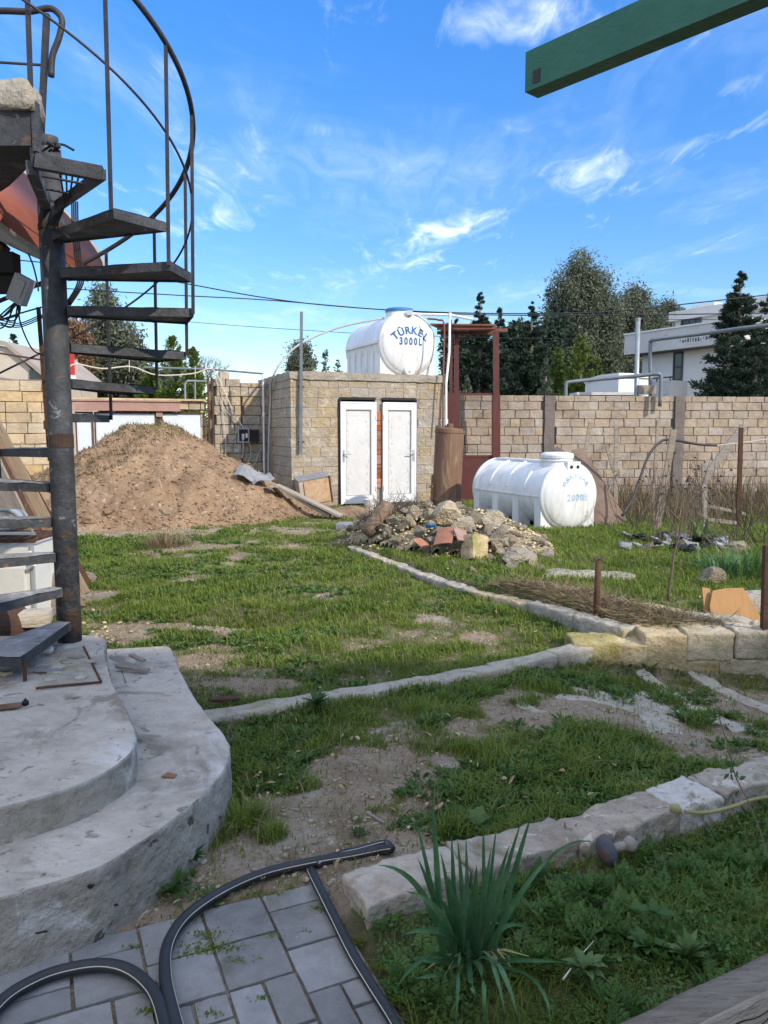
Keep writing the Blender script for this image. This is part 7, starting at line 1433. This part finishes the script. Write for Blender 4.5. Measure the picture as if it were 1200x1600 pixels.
eu('eucalyptus and brown scrub left of the modern house roof', 56, [(1035, 488, 18, 14), (1050, 500, 16, 14), (1030, 510, 22, 18)], n=6000, seed=53, leaf=.3, clump=.6)
eu('eucalyptus seen between the spiral stair treads', 36, [(172, 470, 18, 20), (165, 495, 24, 22), (185, 530, 34, 30), (160, 560, 40, 34), (200, 575, 40, 34)], n=18000, seed=54, leaf=.24, clump=.6)
leafy(atY(118, 34), 34, zat(535, 34), bl(34, [(118, 520, 18, 18), (125, 550, 20, 24), (112, 575, 22, 20)]), 'brown leaved tree just right of the stair post', 'brown_foliage', n=7000, seed=55, leaf=.2, clump=.5)
eu('small eucalyptus peeking over the shed left corner', 60, [(470, 550, 15, 14), (478, 568, 18, 12), (462, 570, 12, 14)], n=4500, seed=56, leaf=.3, clump=.6)
conifer(atY(509, 62), 62, zat(545, 62), .45, 'thin dark cypress over the shed roof', n=2500, shape=.3, seed=57, leaf=.25, base=.1)
conifer(atY(528, 62), 62, zat(562, 62), 1.6, 'low dark conifer over the shed roof left of the tank', n=2500, shape=.8, seed=58, leaf=.25)
for i, (u, vt, Y0, wpx, lb) in enumerate([(272, 528, 26, 34, 'yellow green thuja behind the gate, left one of the pair'), (303, 545, 25.5, 28, 'yellow green thuja behind the gate, right one of the pair'), (236, 565, 27, 26, 'low green thuja behind the gate beside the eucalyptus')]):
    conifer(atY(u, Y0), Y0, zat(vt, Y0), wpx/1200*Y0, lb, m='green_conifer', n=9000, shape=.5, sweep=1.3, seed=i+60, leaf=.15, base=0)
m_ = MB(); rr = random.Random(12); Y0 = 30; bx_ = atY(305, Y0)
def grow(p, d, L, r, k):
    q = p+d*L; m_.tube([p, (p+q)/2+Vector((rr.gauss(0, .05), 0, rr.gauss(0, .05))), q], [r, r*.8, r*.6], 4, cap=False)
    if k:
        for _ in range(3): grow(q, (d+Vector((rr.gauss(0, .45), rr.gauss(0, .4), rr.gauss(.05, .3)))).normalized(), L*.72, r*.6, k-1)
for _ in range(4): grow(Vector((bx_+rr.gauss(0, .2), Y0, 1.0)), Vector((rr.gauss(0, .3), 0, 1)).normalized(), 1.25, .05, 4)
bt = thing('bare_tree', 'leafless grey tree fanning out behind the thujas', 'tree', (bx_, Y0, 0)); mk('branches', m_, 'twig', bt); mk('trunk', MB().tube([(bx_, Y0, -.1), (bx_, Y0, 1.1)], [.14, .1], 7), 'bark', bt)
conifer(atY(244, 40), 40, zat(600, 40), .9, 'tiny conifer far behind the left wall', n=1500, shape=.5, seed=70, leaf=.2)
# dark undergrowth behind the right wall that closes the gaps
for i, (u0, u1, vt, Y0, lb) in enumerate(((690, 880, 515, 45, 'dark dense hedge behind the gate frame and the left of the right wall'), (850, 1030, 520, 52, 'grey green thicket under the eucalyptus trees'), (125, 260, 590, 38, 'dark thicket below the eucalyptus behind the gate'))):
    n = 18000; xx = rng.uniform(atY(u0, Y0), atY(u1, Y0), n); yy = Y0+rng.normal(size=n)*.8; top = zat(vt, Y0)*(.75+.5*fbm(xx*.5, 0*xx, 131+i, 3)); zz = top*rng.random(n)**.8
    th_ = thing('hedge', lb, 'hedge', (float(atY((u0+u1)/2, Y0)), Y0, 0)); P = np.stack([xx, yy, zz], 1); tree_leafmesh(th_, P, randdir(n), .35*rng.uniform(.6, 1.3, n), .16*rng.uniform(.6, 1.3, n), ['dark_conifer', 'eucalyptus', 'dark_conifer'][i], .15+.7*fbm(xx*.9, zz*.9, 137, 2), 'foliage')

# ================================================================ FAR BUILDINGS, POLES, WIRES
def hb(mb, s0, s1, z0, z1, t0, t1): mb.v_add = None; return mb.box(((s0+s1)/2, (t0+t1)/2, (z0+z1)/2), (s1-s0, t1-t0, z1-z0))
hm = thing('modern_house', 'modern white two storey house with a long grey cantilevered terrace', 'house', (*HS.p, 0), HS.a)
uv = HS.uv; sL0 = uv(976, 523)[0]; zT = uv(1095, 507)[1]; zB = uv(1095, 541)[1]; 
mk('terrace', hb(MB(), sL0, 1.6, zB, zT, 0, 7), 'house_fascia', hm); mk('terrace_cap', hb(MB(), sL0-.03, 1.62, zT, zT+.07, -.04, 7.03), 'house_white', hm); mk('terrace_soffit', hb(MB(), sL0+.04, 1.55, zB-.03, zB, .05, 6.9), 'dark_column', hm)
gs0 = HS.uv(1003, 580, .7)[0]; mk('wall', hb(MB(), gs0, .25, -.2, zB-.03, .7, 6.8), 'house_white', hm); mk('side_wall', hb(MB(), .25, .9, -.2, zB-.03, .75, 6.5), 'house_beige', hm)
wv = lambda u, v_: HS.uv(u, v_, .7); a_, b_ = wv(1054, 552), wv(1066, 597)
wd_ = link('window', None, hm); mk('frame', hb(hb(hb(hb(MB(), a_[0]-.02, a_[0]+.05, b_[1], a_[1], .64, .72), b_[0]-.05, b_[0]+.02, b_[1], a_[1], .64, .72), a_[0], b_[0], a_[1]-.05, a_[1]+.03, .64, .72), a_[0], b_[0], b_[1]+.62, b_[1]+.68, .64, .72), 'frame_dark', wd_); mk('pane', hb(MB(), a_[0]+.02, b_[0]-.02, b_[1], a_[1]-.02, .67, .71), 'glass_dark', wd_)
c_, d_ = wv(1033, 598), wv(1073, 622); bal = link('balcony', None, hm); mk('parapet', hb(MB(), c_[0], d_[0], d_[1]-.5, c_[1], -.35, .7), 'house_fascia', bal); mk('rail', hb(MB(), c_[0]-.2, d_[0]+.1, c_[1]+.10, c_[1]+.16, -.4, -.33), 'frame_dark', bal)
for s_ in (c_[0], (c_[0]+d_[0])/2, d_[0]): mk('baluster', hb(MB(), s_-.02, s_+.02, c_[1]-.02, c_[1]+.12, -.38, -.34), 'frame_dark', bal)
# upper storey, set back
UT = 2.6; u0 = HS.uv(1055, 488, UT); u1 = HS.uv(1131, 478, UT); uw = HS.uv(1066, 498, UT), HS.uv(1095, 509, UT)
mk('upper_wall', hb(MB(), u0[0], 3.6, zT-.05, u0[1]-.42, UT, UT+5), 'house_fascia', hm); mk('upper_roof', hb(MB(), u0[0]-.15, 3.8, u0[1]-.42, u0[1], UT-.25, UT+5.2), 'house_fascia', hm)
wn_ = link('window', None, hm); wa, wb = uw[0][0], uw[1][0]; mk('pane', hb(MB(), wa, wb, zT+.02, uw[0][1]-.05, UT-.03, UT+.01), 'glass_dark', wn_); m_ = MB()
for s_ in (wa, wa+(wb-wa)*.38, wa+(wb-wa)*.72, wb): hb(m_, s_-.03, s_+.03, zT, uw[0][1], UT-.06, UT+.0)
hb(m_, wa, wb, uw[0][1]-.06, uw[0][1], UT-.06, UT); mk('frame', m_, 'frame_dark', wn_)
cp_ = HS.uv(1107, 476, UT+.5); mk('roof_vent', hb(MB(), cp_[0]-.9, cp_[0]+.4, cp_[1]-.2, cp_[1]+.05, UT+.4, UT+1.4), 'house_white', hm)
# worn dark marks on the fascia
m_ = MB(); rr = random.Random(14); mu = uv(1062, 539)
for i in range(16): s_ = mu[0]+i*.13; hb(m_, s_, s_+rr.uniform(.03, .10), mu[1]+.10+rr.uniform(-.05, .05), mu[1]+.16+rr.uniform(0, .1), -.004, .0)
mk('faded_marks', m_, 'frame_dark', hm)
# building farther right, roof top seen above the conifer
fb = thing('pale_building', 'pale cream upper floor of a building at the far right behind the conifers', 'building', (*V(1190, 480, 45)[:2], 0)); a_ = V(1165, 470, 45); b_ = V(1290, 474, 45)
mk('wall', MB().box(((a_[0]+b_[0])/2, 47, a_[2]/2-.3), (b_[0]-a_[0], 4, a_[2]-.6)), 'house_beige', fb); mk('roof', MB().box(((a_[0]+b_[0])/2, 47, a_[2]-.3), (b_[0]-a_[0]+.6, 4.6, .6)), 'plaster', fb)
for x_ in (a_[0]+.9, a_[0]+2.6): w_ = link('window', None, fb); mk('pane', MB().box((x_, 44.99, a_[2]-1.5), (1.0, .04, 1.1)), 'glass_dark', w_); mk('frame', MB().box((x_, 44.97, a_[2]-.93), (1.1, .06, .06)).box((x_, 44.97, a_[2]-2.07), (1.1, .06, .06)), 'frame_dark', w_)
# white hut behind the wall
hu = thing('white_hut', 'low white flat roofed hut just behind the right block wall', 'hut', (*V(975, 600, 22)[:2], 0)); a_ = V(938, 590, 22); c_ = V(967, 588, 21.2); b_ = V(1017, 588, 21.6); zt_ = V(960, 587, 21.4)[2]; poly = [a_[:2], c_[:2], b_[:2], (b_[0]-.3, b_[1]+2.2), (a_[0]+.1, a_[1]+2.0)]
mk('wall', MB().prism(poly, -.1, zt_-.06), 'house_white', hu); mk('roof', MB().prism([(x+(x-V(975, 600, 22)[0])*.04, y+(-.05 if y < 22.3 else .05)) for x, y in poly], zt_-.06, zt_+.06), 'house_white', hu)
sl = thing('grey_slab_roof', 'thin pale grey slab edge lying along the top of the right wall', 'roof', V(950, 615, 19.5)); mk('slab', MB().box(V(950, 616, 20.0), (1.8, .8, .07)), 'house_fascia', sl)
V_, F_ = sbox(.42, .2, .22, .07, .02, .01, 9); mk('loose_block', MB().add(V_, F_), 'wall_block', loc=V(1010, 609, 18.6), label='loose limestone block lying on the right wall beside the grey pole', cat='block')
# left far roof
fr_ = thing('left_house', 'beige house with a low pitched sheet roof at the far left', 'house', (*V(10, 600, 24)[:2], 0)); a_ = V(-40, 522, 24); b_ = V(12, 535, 24); c_ = V(70, 585, 24); P = [(-60, 520), (8, 533), (76, 590)]
m_ = MB(); vs = [V(u, v_, Y0) for Y0 in (24, 29) for u, v_ in P]; 
q0, q1, q2 = Vector(V(-60, 520, 24)), Vector(V(8, 533, 24)), Vector(V(76, 588, 24)); o5 = Vector((0, 5, 0)); m_.add([q0, q1, q2, q0+o5, q1+o5, q2+o5, q0-Vector((0, 0, .15)), q1-Vector((0, 0, .15)), q2-Vector((0, 0, .15))], [(0, 1, 4, 3), (1, 2, 5, 4), (6, 7, 1, 0), (7, 8, 2, 1)]); mk('roof', m_, 'roof_sheet', fr_)
g_ = [(q0.x, q0.z-.16), (q1.x, q1.z-.16), (q2.x-.3, q2.z-.05), (q2.x-.3, 0), (q0.x, 0)]; m_ = MB(); m_.add([(x, 24.15, z) for x, z in g_]+[(x, 28.8, z) for x, z in g_], [(0, 1, 2, 3, 4)[::-1], (5, 6, 7, 8, 9), (2, 3, 8, 7), (0, 4, 9, 5)]); mk('wall', m_, 'plaster', fr_)
w_ = link('window', None, fr_); x_ = V(57, 600, 24)[0]; mk('pane', MB().box((x_, 24.12, V(57, 590, 24)[2]), (.5, .05, .5)), 'glass_dark', w_)
mk('ridge_rod', MB().tube([V(0, 552, 23.5), V(70, 563, 23.5)], .03, 5), 'dark_rust', label='thin rusty rod crossing in front of the far left house', cat='rod')
pl_ = thing('steel_pole', 'grey steel pole rising behind the right wall', 'pole', (*V(996, 620, 18.7)[:2], 0)); A3, B3 = V(995, 640, 18.7), V(997, 500, 18.7); mk('shaft', MB().tube([(A3[0], 18.7, 0), B3], .055, 10), 'galvanised', pl_, smooth=True); mk('cap', MB().tube([B3, (B3[0], B3[1], B3[2]+.04)], .065, 10), 'galvanised', pl_)
def hoop_(lb, pts, r, mt, Y0): t = thing('pipe_hoop', lb, 'pipe frame', V(*pts[0][:2], pts[0][2])); mk('pipe', MB().tube(bez([V(*p) for p in pts], 4), r, 8), mt, t, smooth=True)
hoop_('lower grey pipe frame standing over the right wall', [(884, 630, 18.5), (884, 603, 18.5), (885, 600, 18.5), (890, 597, 18.5), (940, 592, 18.5), (1000, 587, 18.3), (1026, 584, 18.2), (1032, 587, 18.2), (1033, 592, 18.2), (1031, 635, 18.2)], .045, 'grey_paint', 18)
hoop_('upper grey pipe frame running off to the right above the wall', [(1016, 640, 18.6), (1016, 540, 18.6), (1017, 535, 18.6), (1022, 531, 18.5), (1060, 526, 18.2), (1110, 520, 17.8), (1160, 513, 17.2), (1230, 505, 16.6)], .045, 'grey_paint', 18)
def wire(lb, pts, r=.018): t = thing('overhead_cable', lb, 'cable', V(*pts[0])); mk('strand', MB().tube(bez([V(*p) for p in pts], 8), r, 5), 'cable', t)
wire('upper black overhead cable sagging behind the stair and the rooftop tank', [(-40, 400, 24), (160, 420, 24), (290, 443, 24), (400, 463, 24), (500, 476, 24), (640, 486, 24), (800, 490, 24), (950, 487, 24), (1080, 474, 24), (1250, 455, 24)])
wire('lower black overhead cable crossing behind the rooftop tank', [(-40, 440, 26), (120, 452, 26), (290, 462, 26), (420, 469, 26), (600, 484, 26), (760, 492, 26), (1000, 492, 26), (1250, 488, 26)])
wire('thin grey overhead line lowest over the left yard', [(260, 500, 34), (400, 511, 34), (560, 521, 34), (620, 524, 34), (900, 530, 34)], .012)
wire('thin line passing in front of the modern house', [(900, 500, 26), (1090, 499, 26), (1130, 500, 26), (1250, 503, 26)], .010)

# ================================================================ THE HOUSE BEHIND THE CAMERA (throws the shade on the near yard) AND ITS CANOPY BEAM
HA = R(7); hd = Vector((math.cos(HA), math.sin(HA))); hn = Vector((-hd.y, hd.x)); HO = hn*-4.15
hh = thing('house', 'plastered two storey house to the right behind the viewer', 'house', (HO.x, HO.y, 0), HA)
mk('wall', MB().box((9.2, -3.5, 3.7), (13.4, 7, 7.4)), 'plaster', hh); mk('roof', MB().box((9.2, -3.4, 7.5), (14.0, 7.7, .22)), 'roof_sheet', hh)
for s_ in (5.2, 8.6, 12.0):
    for z_ in (1.6, 4.9):
        w_ = link('window', None, hh); mk('pane', MB().box((s_, .02, z_), (1.3, .03, 1.2)), 'glass_dark', w_); mk('frame', MB().box((s_, .03, z_+.63), (1.4, .06, .06)).box((s_, .03, z_-.63), (1.4, .08, .06)).box((s_-.68, .03, z_), (.06, .06, 1.2)).box((s_+.68, .03, z_), (.06, .06, 1.2)), 'white_plastic', w_)
d_ = link('door', None, hh); mk('leaf', MB().box((3.6, .02, 1.05), (.95, .05, 2.1)), 'door_panel', d_); mk('handle', MB().box((3.95, .07, 1.0), (.14, .03, .03)), 'chrome', d_)
wg = thing('house_wing', 'plastered wing of the house left of the stair platform, out of the view', 'house', (-4.6, 1.9, 0)); mk('wall', MB().box((-5.2, 2.9, 1.4), (2.6, 3.6, 2.8)), 'plaster', wg); mk('roof', MB().box((-5.2, 2.9, 2.88), (2.7, 3.7, .14)), 'roof_sheet', wg)
A3 = Vector(V(831, 118, 2.02)); zb_ = A3.z; dirb = Vector((.66, -.75, 0)).normalized(); gb = thing('green_beam', 'dark green painted steel canopy beam jutting in from the upper right', 'beam', tuple(A3))
mk('beam', MB().span(A3, A3+dirb*2.9, .052, .094), 'green_paint', gb); mk('chipped_end', MB().span(A3-dirb*.0015, A3+dirb*.0, .040, .07), 'dark_steel', gb)
mk('bolt_plate', MB().box(A3+dirb*.035+Vector((-.0, -.0, -.02))+Vector((-dirb.y, dirb.x, 0))*-.0265, (.022, .002, .03), Matrix.Rotation(math.atan2(dirb.y, dirb.x), 3, 'Z')), 'dark_steel', gb)
GR = {'timber_stake': 'timber stakes standing in the dry brush', 'conifer': 'conifers beyond the walls', 'broadleaf_tree': 'broad crowned trees beyond the walls', 'grass_tuft': 'single grass tufts', 'overhead_cable': 'overhead cables', 'weed_plant': 'single weeds', 'stone_kerb': 'stone kerbs in the yard', 'leaning_plank': 'timber leaning behind the stair', 'leaning_board': 'timber leaning behind the stair', 'rusty_beam': 'rusty beams leaning behind the stair', 'stone': 'loose stones', 'block_wall': 'boundary walls', 'stick': 'dry sticks', 'wood_splinter': 'wood splinters on the platform', 'hedge': 'thickets beyond the walls', 'pipe_hoop': 'pipe frames over the walls', 'plank': 'planks by the shed', 'scrap_sheet': 'scrap sheets by the shed', 'limestone_block': 'limestone blocks behind the orange board', 'chipboard': 'orange board pieces', 'fallen_rail': 'fallen rails in the brush', 'concrete_strip': 'flush concrete strips', 'water_tank': 'white water tanks', 'iron_stake': 'rusty stakes'}
for o in sc.objects:
    if o.parent is None and o.name.split('.')[0] in GR and 'label' in o: o['group'] = GR[o.name.split('.')[0]]
